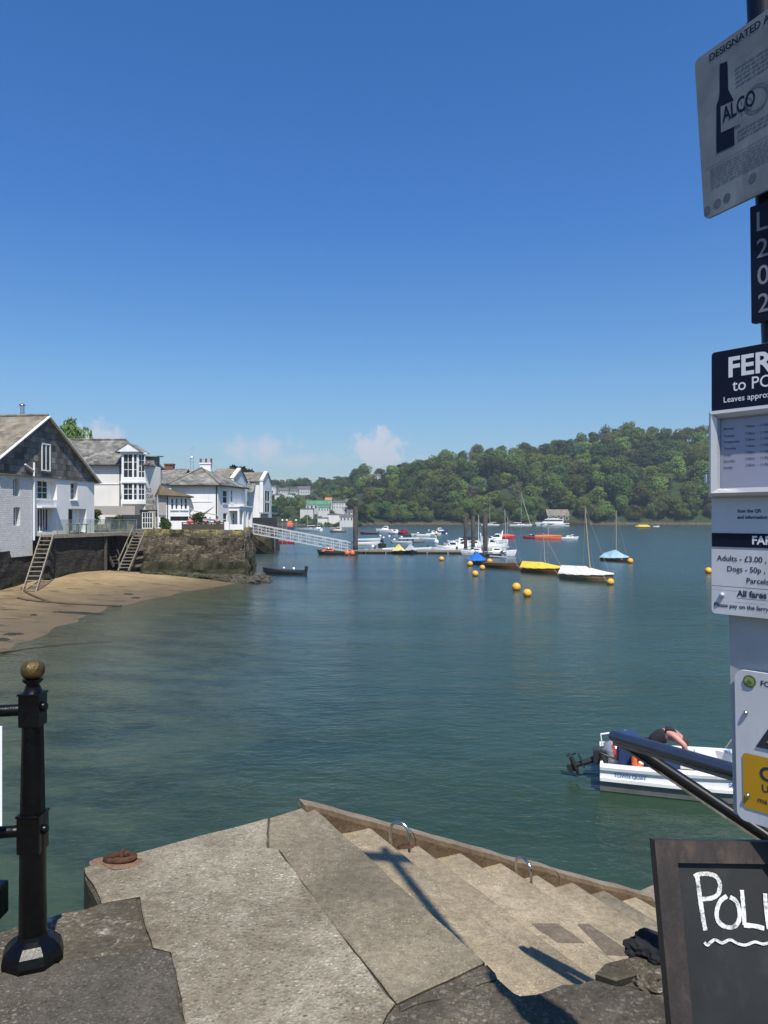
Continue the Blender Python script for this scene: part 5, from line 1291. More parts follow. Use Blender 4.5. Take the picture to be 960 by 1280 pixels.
# bays: canted box in front of the corner
bxl, bxr = at(152.5, 600, 71.3).x, at(172.5, 600, 71.3).x
fb = Fac((bxl, 71.2), (bxr, 71.2)); fbr = Fac((bxr, 71.2), (bxr + .55, 71.85))
for (y0, y1, hd, nx_) in ((567, 602, True, 3), (603.5, 630, False, 3)):
    z0, z1 = fb.hit(165, y1)[1], fb.hit(165, y0)[1]
    bay = MB(); sill_h = .35
    bay.slab([fb.pt(-.05, z0 + sill_h, .05), fb.pt(fb.L + .05, z0 + sill_h, .05), fbr.pt(fbr.L, z0 + sill_h, .05), V((bxl, 72.0, z0 + sill_h))], sill_h)
    bay.slab([fb.pt(-.12, z1 + .16, .12), fb.pt(fb.L + .12, z1 + .16, .12), fbr.pt(fbr.L + .1, z1 + .16, .12), V((bxl - .1, 72.1, z1 + .16))], .16)
    for a_, w_ in ((0.06, .12), (fb.L * .72, .14)): bay.bar(fb.pt(a_, z0 + sill_h, -.06), fb.pt(a_, z1, -.06), w_, .12, up=tuple(fb.n))
    bay.bar(V((bxl, 72.0, z0 + .2)), V((bxl, 72, z1)), .1, .1); bay.quad(V((bxl + .02, 71.25, z0)), V((bxl + .02, 71.25, z1)), V((bxl + .02, 72, z1)), V((bxl + .02, 72, z0)))
    bo = bay.build('bay_window', MAT['white_paint'], h2, True)
    window(fb, (.12, z0 + sill_h, fb.L - .02, z1), h2, 3, 3, .08, .08, .05, sill=False); window(fbr, (.04, z0 + sill_h, fbr.L - .04, z1), h2, 2, 4 if hd else 3, .05, .09, .05, sill=False)
    if hd:
        zt = fb.hit(162, 563)[1] + .35; mb = MB(); a_, b_, c_ = fb.pt(-.45, z1 + .17, .3), fb.pt(fb.L + .35, z1 + .17, .3), fb.pt(fb.L * .48, zt + .3, .3)
        mb.slab([a_, b_, c_], .12, direction=(0, 1, 0)); bk = V((0, 2.6, 0)); mb.slab([a_, c_, c_ + bk, a_ + bk], .08, direction=(0, 0, -1)) if False else None
        mb.build('bay_pediment', MAT['white_paint'], h2, True)
        mb = MB(); mb.slab([c_ + V((0, -.05, .06)), c_ + bk + V((0, 0, .06)), a_ + bk + V((-.12, 0, .0)), a_ + V((-.12, -.05, 0))], .07); mb.slab([b_ + V((.12, -.05, 0)), b_ + bk + V((.12, 0, 0)), c_ + bk + V((0, 0, .06)), c_ + V((0, -.05, .06))], .07); mb.build('bay_roof', MAT['slate_roof'], h2, True)
# wall lettering stacked in four lines on the seaward side
mb = MB(); fl_ = Fac((at(181.5, 600, 71.85).x, 71.93), (-22.6, 74.8))
for wd, y_ in (('OLD', 614.5), ('QUAY', 622.2), ('HOUSE', 629.0), ('HOTEL', 636)):
    a_, z_ = fl_.hit(182.3, y_); a1_, z1_ = fl_.hit(182.3, y_ - 4.9); mb.text(wd, (z1_ - z_) / .7, lambda x, y: fl_.pt(a_ + x, z_ + y, .03), .0, 0, .9)
mb.build('wall_lettering', MAT['dark_trim'], h2, True)
mb = MB(); mb.slab([fl_.pt(-.1, z2 - .05), fl_.pt(fl_.L, z2 - .05), fl_.pt(fl_.L, 3.8), fl_.pt(-.1, 3.8)], .25, direction=tuple(-fl_.n)); mb.build('lettered_wall', MAT['cream_wall'], h2, True)
# ground-floor canopy and french doors
mb = MB(); zc_ = f2.hit(185, 638)[1]; mb.box((-22.6, 71.6, zc_), (2.2, 1.6, .12)); mb.build('porch_roof', MAT['dark_trim'], h2, True)
fd = Fac((at(177.5, 650, 70.9).x, 70.9), (at(191, 650, 70.9).x, 70.9)); zf0, zf1 = GZ + .02, fd.hit(184, 640)[1]
window(fd, (0, zf0, fd.L, zf1), h2, 4, 3, .05, .07, .05, None, None, 'french_door', False)
fd = Fac((at(193.5, 650, 71).x, 71.2), (at(201.5, 650, 71).x, 70.6)); window(fd, (0, zf0, fd.L, zf1), h2, 2, 3, .05, .07, .05, None, None, 'french_door', False)
# balcony with solid beige parapet in front, planter wall below
bl = at(118, 640, 69.5).x; br_ = at(169, 640, 69.5).x; zt_, zb_ = EYE + (HY - 632.5) * 69.5 / FOC, EYE + (HY - 643.5) * 69.5 / FOC
mb = MB(); mb.box(((bl + br_) / 2, 69.5, (zt_ + zb_) / 2), (br_ - bl, .16, zt_ - zb_)); mb.box((br_ - .08, 70.7, (zt_ + zb_) / 2), (.16, 2.3, zt_ - zb_)); mb.box(((bl + br_) / 2, 70.7, zb_ + .05), (br_ - bl - .3, 2.25, .1)); mb.build('balcony', MAT['grey_wall'], h2, True)
mb = MB(); mb.box(((bl + br_) / 2 - .2, 69.0, 4.25), (br_ - bl + .6, .5, .9)); tag(mb.build('terrace_wall', MAT['rubble']), 'low stone terrace wall under the beige balcony', 'wall')
pl = thing('shrub', 'small green shrub on the low stone terrace wall under the balcony', 'shrub', (at(147, 655, 68.6).x, 68.9, 4.7)); crown_mesh(77, 5, 500, .12, .75, -.1, .7, 1).build('foliage', LEAF[1], pl)
pl = thing('shrub', 'dark upright shrub at the corner of the slate-gabled house', 'shrub', (at(118.5, 650, 64.5).x, 64.4, 4.1)); crown_mesh(78, 6, 600, .13, .6, 0, 2.0, 1).build('foliage', LEAF[1], pl)

# ------------------------------------------------------------------ small white annex with mossy roof
h3 = thing('mossy_roofed_annex', 'low white annex with brown mossy hipped roof and a row of sash windows', 'building', (-19.5, 72, GZ))
f3 = Fac((at(197, 640, 70.5).x, 70.5), (at(236.5, 640, 72.5).x, 72.5)); ze3 = f3.hit(215, 619)[1]
xs = [(203, 208.5), (210.5, 215.5), (217.5, 222), (224, 228.5), (230, 234)]
wins = [f3.rect(a, 622.5, b, 637) for a, b in ((213.6, 217.4), (219, 222.6), (225.6, 228.8), (230.4, 234.4))]
gl_ = f3.rect(213, 645.5, 236, 651)
mb = MB(); facade(mb, f3, 0, f3.L, 3.8, ze3, [(*w, .12) for w in wins] + [(*gl_, .3)]); mb.quad(f3.pt(0, 3.8), f3.pt(0, ze3), f3.pt(.9, ze3, -2.8), f3.pt(.9, 3.8, -2.8)); mb.quad(f3.pt(f3.L, 3.8), f3.pt(f3.L, 3.8, -2.8), f3.pt(f3.L, ze3, -2.8), f3.pt(f3.L, ze3)); mb.build('wall', MAT['white_wall'], h3, True)
for w in wins: window(f3, w, h3, 1, 2, .1, .06, .04)
window(f3, gl_, h3, 4, 1, .25, .05, .04, MAT['dark_trim'], None, 'window', False)
mb = MB(); A_, B_, C_, D_ = f3.pt(-.5, ze3, .4), f3.pt(f3.L + .3, ze3 - .1, .4), f3.pt(f3.L + .3, ze3 - .1, -4.2), f3.pt(-.5, ze3, -4.2)
D_ = f3.pt(.9, ze3, -3.0); C_ = f3.pt(f3.L + .3, ze3 - .1, -3.0); A_ = f3.pt(-.1, ze3, .4); T = f3.pt(.75, f3.hit(200, 604.5)[1], -1.3); T2 = f3.pt(f3.L * .5, T.z - .4, -1.6)
mb.slab([A_, B_, T2, T], .12); mb.slab([B_, C_, T2], .12); mb.slab([D_, A_, T], .12); mb.slab([C_, D_, T, T2], .12); mb.build('roof', MAT['slate_moss'], h3, True)
mb = MB(); mb.bar(A_ + V((0, 0, -.06)), B_ + V((0, 0, -.06)), .1, .12); mb.build('gutter', MAT['dark_trim'], h3, True)
mb = MB(); r_ = f3.rect(198, 622, 207, 644); mb.box(f3.pt((r_[0] + r_[2]) / 2, (r_[1] + r_[3]) / 2, .06), (r_[2] - r_[0], .12, r_[3] - r_[1]), Matrix((f3.u, f3.n, V((0, 0, 1)))).transposed()); mb.build('stone_panel', MAT['grey_wall'], h3, True)
downpipe([f3.pt(f3.hit(209, 640)[0], 4.2, .08), f3.pt(f3.hit(209, 640)[0], ze3, .08)], .05, h3)
a_, b_ = at(207, 656, 66), at(240, 655.5, 66); mb = MB(); mb.bar(V((a_.x, 66, 4.25 + .35)), V((b_.x, 66.3, 4.25 + .35)), .25, .75); tag(mb.build('garden_wall', MAT['white_wall']), 'low white terrace wall in front of the mossy-roofed annex', 'wall')
pl = thing('shrub', 'rounded dark shrub at the left end of the low white wall', 'shrub', (at(206, 658, 65.5).x, 65.6, 4.25)); crown_mesh(79, 5, 500, .12, .7, -.1, 1.0, 1).build('foliage', LEAF[1], pl)
pl = thing('dark_shrub', 'dark bushy shrub before the blank white wall of the hip-roofed hotel', 'shrub', (at(246, 655, 68).x, 68, 4.25)); crown_mesh(80, 7, 800, .11, .72, 0, 1.5, 1).build('foliage', LEAF[1], pl)

# slate-roofed houses with brick chimney behind
def gable_house(name, label, cat, x0, y0, x1, y1, zb, ze_, zr_, wall, roof, axis='x', ov=.3, parapet=None):
    """axis-aligned gabled house; ridge along axis"""
    h = thing(name, label, cat, ((x0 + x1) / 2, (y0 + y1) / 2, zb)); mb = MB()
    xm, ym = (x0 + x1) / 2, (y0 + y1) / 2
    if axis == 'x':
        mb.quad((x0, y0, zb), (x1, y0, zb), (x1, y0, ze_), (x0, y0, ze_)); mb.quad((x1, y1, zb), (x0, y1, zb), (x0, y1, ze_), (x1, y1, ze_))
        mb.poly([(x1, y0, zb), (x1, y1, zb), (x1, y1, ze_), (x1, ym, zr_), (x1, y0, ze_)]); mb.poly([(x0, y1, zb), (x0, y0, zb), (x0, y0, ze_), (x0, ym, zr_), (x0, y1, ze_)])
    else:
        mb.quad((x1, y0, zb), (x1, y1, zb), (x1, y1, ze_), (x1, y0, ze_)); mb.quad((x0, y1, zb), (x0, y0, zb), (x0, y0, ze_), (x0, y1, ze_))
        mb.poly([(x0, y0, zb), (x1, y0, zb), (x1, y0, ze_), (xm, y0, zr_), (x0, y0, ze_)]); mb.poly([(x1, y1, zb), (x0, y1, zb), (x0, y1, ze_), (xm, y1, zr_), (x1, y1, ze_)])
    mb.build('wall', wall, h, True); mb = MB()
    if axis == 'x':
        k = (zr_ - ze_) / (ym - y0) * ov
        mb.slab([(x0 - ov, y0 - ov, ze_ - k + .1), (x1 + ov, y0 - ov, ze_ - k + .1), (x1 + ov, ym, zr_ + .1), (x0 - ov, ym, zr_ + .1)], .12); mb.slab([(x1 + ov, y1 + ov, ze_ - k + .1), (x0 - ov, y1 + ov, ze_ - k + .1), (x0 - ov, ym, zr_ + .1), (x1 + ov, ym, zr_ + .1)], .12)
    else:
        k = (zr_ - ze_) / (xm - x0) * ov
        mb.slab([(x0 - ov, y0 - ov, ze_ - k + .1), (xm, y0 - ov, zr_ + .1), (xm, y1 + ov, zr_ + .1), (x0 - ov, y1 + ov, ze_ - k + .1)], .12) if False else mb.slab([(xm, y0 - ov, zr_ + .1), (xm, y1 + ov, zr_ + .1), (x0 - ov, y1 + ov, ze_ - k + .1), (x0 - ov, y0 - ov, ze_ - k + .1)], .12)
        mb.slab([(x1 + ov, y0 - ov, ze_ - k + .1), (x1 + ov, y1 + ov, ze_ - k + .1), (xm, y1 + ov, zr_ + .1), (xm, y0 - ov, zr_ + .1)], .12)
    mb.build('roof', roof, h, True); return h
def zz_at(py, d): return EYE + (HY - py) * d / FOC
d_ = 84
hh_ = gable_house('slate_roofed_house', 'white house with slate roof and brick chimney between the two hotels', 'house', at(196, 600, d_).x, 82, at(228, 600, d_).x, 89, GZ, zz_at(603, 82), zz_at(587, 85.5), MAT['white_wall'], MAT['slate_roof'])
c_ = at(212, 590, 85.5); chimney(hh_, (c_.x, c_.y), 1.0, .7, c_.z - 1.5, zz_at(580.5, 85.5), MAT['brick'], 0)

# ------------------------------------------------------------------ hip-roofed hotel by the water
h4 = thing('hip_roofed_hotel', 'white hip-roofed hotel beside the terrace, with porch bay facing the water', 'hotel', (-18, 75, GZ))
xa, xb = at(214, 640, 73).x, at(272.5, 640, 73).x; xc, yc = at(306, 640, 80.5).x, 80.5
f4 = Fac((xa, 73), (xb, 73)); f4b = Fac((xb, 73), (xc, yc)); ze4 = f4.hit(250, 606)[1]
w1 = [f4b.rect(278.6, 612.5, 284.2, 629.5), f4b.rect(278.8, 641, 284.2, 657.5), f4b.rect(291, 641, 293.6, 657.5), f4b.rect(288.6, 612, 291.0, 628)]
mb = MB(); facade(mb, f4, 0, f4.L, 3.7, ze4); facade(mb, f4b, 0, f4b.L, 3.7, ze4, [(*w, .12) for w in w1]); mb.quad(f4b.pt(f4b.L, 3.7), (xa, yc, 3.7), (xa, yc, ze4), f4b.pt(f4b.L, ze4)); mb.quad((xa, yc, 3.7), (xa, 73, 3.7), (xa, 73, ze4), (xa, yc, ze4))
mb.build('wall', MAT['white_wall'], h4, True)
for w in w1: window(f4b, w, h4, 1, 2, .1, .09, .06)
zr4 = zz_at(585, 76); e0, e1, e2, e3 = V((xa - .3, 72.6, ze4)), V((xb + .35, 72.6, ze4)), V((xc + .4, yc + .3, ze4)), V((xa - .3, yc + .3, ze4)); r0 = V((at(252, 585, 76).x, 76, zr4)); r1 = V((at(262, 585, 77.5).x, 77.6, zr4 - .1))
mb = MB(); mb.slab([e0, e1, r0], .12); mb.slab([e1, e2, r1, r0], .12); mb.slab([e2, e3, r1], .12); mb.slab([e3, e0, r0, r1], .12); rf4 = mb.build('roof', MAT['slate_roof'], h4, True)
mb = MB(); mb.tube([e0 + V((0, 0, .05)), r0 + V((0, 0, .06)), e1 + V((0, 0, .05))], .1, 6); mb.build('ridge_tiles', MAT['slate_brown'], rf4, True)
c_ = at(257.5, 580, 77); chimney(h4, (c_.x, c_.y), 1.1, .6, zr4 - .8, zz_at(579.5, 77), MAT['white_wall'], 3)
mb = MB(); mb.bar(e0 + V((0, 0, -.08)), e1 + V((0, 0, -.08)), .12, .14); mb.bar(e1 + V((0, 0, -.08)), e2 + V((0, 0, -.08)), .12, .14); mb.build('gutter', MAT['dark_trim'], h4, True)
downpipe([f4.pt(f4.L - .12, 4.2, .1), f4.pt(f4.L - .12, ze4, .1)], .07, h4)
mb = MB(); zs_ = f4.hit(240, 627)[1]; mb.bar(f4.pt(.5, zs_, .02), f4.pt(f4.L - .6, zs_, .02), .05, .05); mb.build('string_course', MAT['white_paint'], h4, True)
# porch with columns
pA, pB = f4b.hit(286.5, 650)[0], f4b.hit(304.0, 650)[0]; zp = f4b.hit(295, 636.5)[1]; M4 = Matrix((f4b.u, f4b.n, V((0, 0, 1)))).transposed()
mb = MB(); mb.box(f4b.pt((pA + pB) / 2, zp, .55), (pB - pA, 1.1, .35), M4); mb.box(f4b.pt((pA + pB) / 2, zp + .26, .55), (pB - pA + .2, 1.3, .12), M4); mb.build('porch_roof', MAT['white_paint'], h4, True)
for k_ in range(4):
    a_ = pA + .15 + (pB - pA - .3) * k_ / 3; mb = MB(); mb.box(f4b.pt(a_, (GZ + zp) / 2, .98), (.26, .2, zp - GZ), M4); mb.build('porch_column', MAT['white_paint'], h4, True)
# slack line of a furled awning across the blank wall
mb = MB(); P = [f4.pt(*f4.hit(*p_), .35) for p_ in ((236, 634), (243, 638.5), (255, 641), (272, 643.5))]; mb.tube(P, .05, 6); mb.build('awning_rail', MAT['grey_wall'], h4, True)
pr_ = thing('parasol', 'furled grey parasol leaning in front of the blank white hotel wall', 'parasol', (at(252, 655, 71).x, 71, GZ)); P = [at(247, 646, 71), at(258, 640, 71), at(268, 633, 71)]
mb = MB(); mb.tube(P, [.05, .10, .02], 8); mb.build('canopy', MAT['grey_wall'], pr_, True); mb = MB(); mb.tube([at(262.5, 659, 71), at(262.5, 646, 71)], .05, 8); mb.build('pole', MAT['grey_metal'], pr_, True)

# low parapet things on the terrace: fence and people
tf = thing('terrace_fence', 'dark low fence along the top of the rough stone quay wall', 'fence', (-15, 63, 4.3))
mb = MB(); a_, b_ = V((at(228, 660, 62.6).x, 62.6, 0)), V((at(283, 660, 62.6).x, 62.6, 0))
mb.bar(a_ + V((0, 0, 4.9)), b_ + V((0, 0, 4.9)), .06, .08); mb.build('top_rail', MAT['wood_dark'], tf, True)
mb = MB(); mb.bar(a_ + V((0, 0, 4.55)), b_ + V((0, 0, 4.55)), .03, .5); mb.build('panel', MAT['wood_dark'], tf, True)
for k_ in range(7): p = a_.lerp(b_, k_ / 6); mb = MB(); mb.box((p.x, p.y, 4.6), (.1, .1, .7)); mb.build('post', MAT['wood_dark'], tf, True)
mb = MB(); p = at(283.5, 657, 62.5); mb.box((p.x, 62.6, 4.6), (.4, .4, .75), bev=.03); tag(mb.build('planter', MAT['white_paint']), 'white planter box at the end of the terrace fence', 'planter')
mb = MB(); p = at(293, 655, 63.5); mb.bar(V((p.x - .9, 63.4, 4.5)), V((p.x + .8, 63.4, 4.5)), .12, .5); tag(mb.build('parapet', MAT['white_paint']), 'short white parapet at the seaward end of the terrace', 'parapet')
def skin_body(name, joints, edges, radii, mat, parent=None, sub=2, root=0):
    me = bpy.data.meshes.new(name); me.from_pydata([tuple(j) for j in joints], edges, []); me.materials.append(mat)
    o = bpy.data.objects.new(name, me); COL.objects.link(o); sk = o.modifiers.new('skin', 'SKIN'); sk.use_smooth_shade = True
    lay = me.skin_vertices[0] if me.skin_vertices else None
    if lay is None: me.skin_vertices.new() if hasattr(me.skin_vertices, 'new') else None; lay = me.skin_vertices[0]
    for i, r in enumerate(radii): lay.data[i].radius = (r, r) if not isinstance(r, tuple) else r; lay.data[i].use_root = (i == root)
    ss = o.modifiers.new('sub', 'SUBSURF'); ss.levels = ss.render_levels = sub
    mod_apply(o)
    for p in o.data.polygons: p.use_smooth = True
    if parent is not None: o.parent = parent
    ORG[o.name] = V((0, 0, 0)); return o
def small_person(px, py_feet, d, label, top, seated=True, rz=0.0, z=None):
    p = at(px, py_feet, d); t_ = thing('person', label, 'person', (p.x, p.y, z if z is not None else p.z), rz)
    hz = .5 if seated else .92
    J = [(0, 0, hz), (0, .02, hz + .3), (0, 0, hz + .52), (0, -.02, hz + .62), (0, -.03, hz + .74), (.2, 0, hz + .48), (.27, -.08, hz + .22), (.2, -.3, hz + .16), (-.2, 0, hz + .48), (-.27, -.08, hz + .22), (-.2, -.3, hz + .16)]
    if seated: J += [(.1, -.4, hz), (.1, -.42, .05), (.1, -.55, .03), (-.1, -.4, hz), (-.1, -.42, .05), (-.1, -.55, .03)]
    else: J += [(.1, -.02, .5), (.11, .02, .06), (.11, -.14, .03), (-.1, -.02, .5), (-.11, .02, .06), (-.11, -.14, .03)]
    E_ = [(0, 1), (1, 2), (2, 3), (3, 4), (2, 5), (5, 6), (6, 7), (2, 8), (8, 9), (9, 10), (0, 11), (11, 12), (12, 13), (0, 14), (14, 15), (15, 16)]
    R_ = [.14, .14, .13, .055, .1, .06, .045, .035, .06, .045, .035, .075, .05, .04, .075, .05, .04]
    skin_body('body', J, E_, R_, MAT['skin'], t_)
    JT = J[:3] + [J[5], J[6], J[8], J[9]]; skin_body('top', JT, [(0, 1), (1, 2), (2, 3), (3, 4), (2, 5), (5, 6)], [.16, .16, .15, .085, .07, .085, .07], top, t_)
    skin_body('trousers', [J[0], J[11], J[12], J[14], J[15]], [(0, 1), (1, 2), (0, 3), (3, 4)], [.16, .1, .07, .1, .07], MAT['black_cloth'], t_)
    mb = MB(); mb.ball((0, -.01, hz + .8), .105, 10, 8, sc=(.9, 1, 1.0)); mb.build('hair', MAT['hair'], t_)
small_person(237.5, 666, 64.2, 'person in a red top sitting on the terrace above the stone wall', MAT['red_cloth'], True, .5, GZ - .18)
small_person(257, 664, 63.6, 'person in dark clothes sitting behind the terrace fence, left of two', MAT['black_cloth'], True, 0, GZ - .2)
small_person(271.5, 664, 63.8, 'person in dark clothes sitting behind the terrace fence, right of two', MAT['black_cloth'], True, 0, GZ - .2)

# ------------------------------------------------------------------ white buildings farther along the quay
d_ = 100
hx = gable_house('slate_gabled_terrace', 'white building with slate roof and gable parapet behind the hip-roofed hotel', 'building', at(268, 600, d_).x, 98, at(295, 600, d_).x, 107, 3.4, zz_at(598, 98), zz_at(586.5, 102), MAT['white_wall'], MAT['slate_brown'])
mb = MB(); mb.poly([(at(295.5, 600, d_).x, 97.8, zz_at(599, 98)), (at(295.5, 600, d_).x, 107.2, zz_at(599, 98)), (at(295.5, 600, d_).x, 102.5, zz_at(585, 102))]); X_ = at(296.5, 600, d_).x; mb.slab([(X_, 97.7, 3.4), (X_, 97.7, zz_at(597, 98)), (X_, 102.5, zz_at(584.5, 102)), (X_, 107.3, zz_at(597, 98)), (X_, 107.3, 3.4)], .5, direction=(-1, 0, 0)); mb.build('gable_parapet', MAT['white_wall'], hx, True)
d_ = 112
h5 = gable_house('balconied_waterside_building', 'white waterside building with grey roof, dormer and green glass balconies', 'building', at(297, 600, d_).x, 111, at(329, 600, d_).x, 119, 2.6, zz_at(601, 111), zz_at(591, 115), MAT['white_wall'], MAT['slate_brown'])
X_ = at(330.5, 600, d_).x; mb = MB(); mb.slab([(X_, 110.7, 2.6), (X_, 110.7, zz_at(599, 111)), (X_, 115, zz_at(589, 115)), (X_, 119.3, zz_at(599, 111)), (X_, 119.3, 2.6)], .5, direction=(-1, 0, 0)); mb.build('gable_parapet', MAT['white_wall'], h5, True)
f5 = Fac((at(297, 640, 111).x, 111), (at(329, 640, 111).x, 111))
r_ = f5.rect(304, 600.5, 312, 608); mb = MB(); mb.box(f5.pt((r_[0] + r_[2]) / 2, (r_[1] + r_[3]) / 2, -.6), (r_[2] - r_[0] + .3, 1.6, r_[3] - r_[1] + .3)); mb.build('dormer', MAT['slate_brown'], h5, True); window(f5, r_, h5, 2, 1, -.24, .08, .06, None, MAT['pane_green'])
for rr_ in ((306, 626, 311, 632), (304, 641, 310, 651)): window(f5, f5.rect(*rr_), h5, 2, 1, -.03, .08, .06)
mb = MB(); rz_ = f5.rect(302, 610, 320, 612); mb.slab([f5.pt(rz_[0], rz_[3] + .9, -.1), f5.pt(rz_[0], rz_[1] - .4, 2.4), f5.pt(rz_[2], rz_[1] - .4, 2.4), f5.pt(rz_[2], rz_[3] + .9, -.1)], .12); mb.build('lean_to_roof', MAT['slate_roof'], h5, True)
fs5 = Fac((X_ + .05, 110.7), (X_ + 1.0, 118.5))
for (y0_, y1_) in ((613, 627), (628, 641)): window(fs5, (.3, zz_at(y1_, 112), 3.2, zz_at(y0_, 112)), h5, 2, 1, -.05, .1, .06, None, MAT['pane_green'], 'balcony_door', False)
mb = MB(); zb_ = zz_at(641.5, 111); mb.box((X_ + 0.6, 112.5, zb_), (1.8, 6.0, .2)); mb.build('balcony_floor', MAT['grey_metal'], h5, True); mb = MB(); mb.box((X_ + 1.45, 112.5, zb_ + .6), (.04, 5.9, 1.0)); mb.build('balcony_glass', MAT['pane_green'], h5, True)
mb = MB(); p = at(329, 650, 108.5); mb.box((p.x, 109.9, 3.28 + 1.0), (3.6, .5, 2.0)); tag(mb.build('dark_kiosk', MAT['dark_trim']), 'dark green kiosk on the far quay beside the balconied building', 'kiosk')
ms = thing('antenna_mast', 'thin lattice antenna mast above the roofs behind the hip-roofed hotel', 'antenna', (at(240, 600, 130).x, 130, 4))
mb = MB(); p = at(240, 600, 130)
for s_ in (-.45, .45): mb.bar((p.x + s_, 130, 4), (p.x + s_ * .5, 130, zz_at(571, 130)), .06, .06)
for k_ in range(14): z_ = 6 + k_ * .85; mb.bar((p.x - .4, 130, z_), (p.x + .4, 130, z_ + .8), .03, .03)
mb.build('lattice', MAT['grey_metal'], ms, True); mb = MB(); mb.lathe((p.x, 129.7, zz_at(572, 130)), [(.03, -.2), (.24, 0), (.22, .06), (.03, .08)], 12, M=Matrix.Rotation(PI / 2, 3, 'X')); mb.build('dish', MAT['white_paint'], ms, True)

# rocks at the foot of the quay wall
rr0 = random.Random(3)
for i in range(12):
    x = -19.6 + i * .58 + rr0.uniform(-.2, .2); y = 61.2 + rr0.uniform(-.5, .1); s_ = rr0.uniform(.25, .55); mb = MB(); rock_mesh(mb, (x, y, beach_z(x, y) + s_ * .12), (s_ * 1.4, s_ * .8, s_ * .6), 40 + i, 0, 3, .5)
    tag(mb.build('rock', MAT['weed_rock']), 'small weed-covered stone in the row along the foot of the quay wall', 'rock', 'weedy stones along the foot of the quay wall')
for i, (x, y, s_, l) in enumerate(((-12.0, 61.0, .9, 'weedy rock at the corner of the stone quay wall, the largest'), (-10.9, 60.8, .6, 'low weedy rock awash just off the quay wall corner'), (-13.6, 60.9, .7, 'dark rock against the foot of the stone quay wall'), (-10.2, 62.2, .7, 'farthest low rock off the corner of the quay wall'), (-15.6, 61.0, .5, 'small green rock under the middle of the quay wall'))):
    mb = MB(); rock_mesh(mb, (x, y, beach_z(x, y) + .12 if l.startswith(('dark', 'small')) else .1), (s_ * 1.3, s_ * .8, s_ * .55), 11 + i, 0, 3, .5); tag(mb.build('rock', MAT['rock']), l, 'rock')
# ------------------------------------------------------------------ boats
def half_breadth(s, full=.9): return max(.0, (full + (1 - full) * math.sin(min(1, s / .45) * PI / 2)) * (1 - max(0, (s - .42) / .58) ** 2.3)) if s < 1 else 0
def hull_mb(L, B, D, draft=.3, full=.82, rise=.45, open_=True, n=13, mb=None, mi=0, mi_in=0, mi_bot=None, floor=.0, flare=.14):
    mb = mb or MB(); rows = []; inner = []; ns = []
    for i in range(n):
        s = i / (n - 1); b = max(.012, B / 2 * half_breadth(s, full)); z = D * (1 + rise * s ** 2.2 + .06 * (1 - s) ** 2); x = L * (s - .5)
        rake = .10 * L * max(0, (s - .7) / .3) ** 2
        k = draft * (1 - max(0, (s - .75) / .25) ** 2)
        prof = [(0, -k, 0), (b * .62, -k * .55, .1), (b * (1 - flare), .06 * D, .35), (b * .985, D * .62, .7), (b, z, 1)]
        rows.append([V((x + rake * q_, y, zz_)) for y, zz_, q_ in prof]); ns.append((s, b, z, x, rake))
    m_ = 5
    for sgn in (1, -1):
        vs = [V((p.x, p.y * sgn, p.z)) for r in rows for p in r]
        for a in range(n - 1):
            for k in range(m_ - 1):
                f = (a * m_ + k, (a + 1) * m_ + k, (a + 1) * m_ + k + 1, a * m_ + k + 1)
                mb.add([vs[i] for i in (f if sgn < 0 else reversed(f))], [(0, 1, 2, 3)], (mi_bot if (mi_bot is not None and k < 2) else mi), True)
    t = rows[0]; mb.poly([t[4], t[3], t[2], t[1], t[0], *[V((p.x, -p.y, p.z)) for p in t[1:]]], mi)
    # inside: gunwale, sides, sole
    def ring(off, zf):
        out = []
        for (s, b, z, x, rake) in ns: out.append((x + rake * .9, max(.004, b - off), zf(z)))
        return out
    g0 = ring(0, lambda z: z); g1 = ring(.05, lambda z: z + .015); 
    fl = ring(.16, lambda z: floor) if open_ else ring(B * .46, lambda z: z + .05)
    seqs = (g0, g1, fl)
    for A, C in zip(seqs, seqs[1:]):
        for sgn in (1, -1):
            for i in range(n - 1):
                q4 = [V((A[i][0], A[i][1] * sgn, A[i][2])), V((A[i + 1][0], A[i + 1][1] * sgn, A[i + 1][2])), V((C[i + 1][0], C[i + 1][1] * sgn, C[i + 1][2])), V((C[i][0], C[i][1] * sgn, C[i][2]))]
                mb.add(q4 if sgn > 0 else q4[::-1], [(0, 1, 2, 3)], mi_in)
    for i in range(n - 1): mb.quad(V((fl[i][0], -fl[i][1], fl[i][2])), V((fl[i + 1][0], -fl[i + 1][1], fl[i + 1][2])), V((fl[i + 1][0], fl[i + 1][1], fl[i + 1][2])), V((fl[i][0], fl[i][1], fl[i][2])), mi_in)
    a = g0[0]; c = fl[0]; mb.quad(V((a[0] + .04, -a[1], a[2])), V((a[0] + .04, a[1], a[2])), V((c[0] + .04, c[1], c[2])), V((c[0] + .04, -c[1], c[2])), mi_in)
    return mb
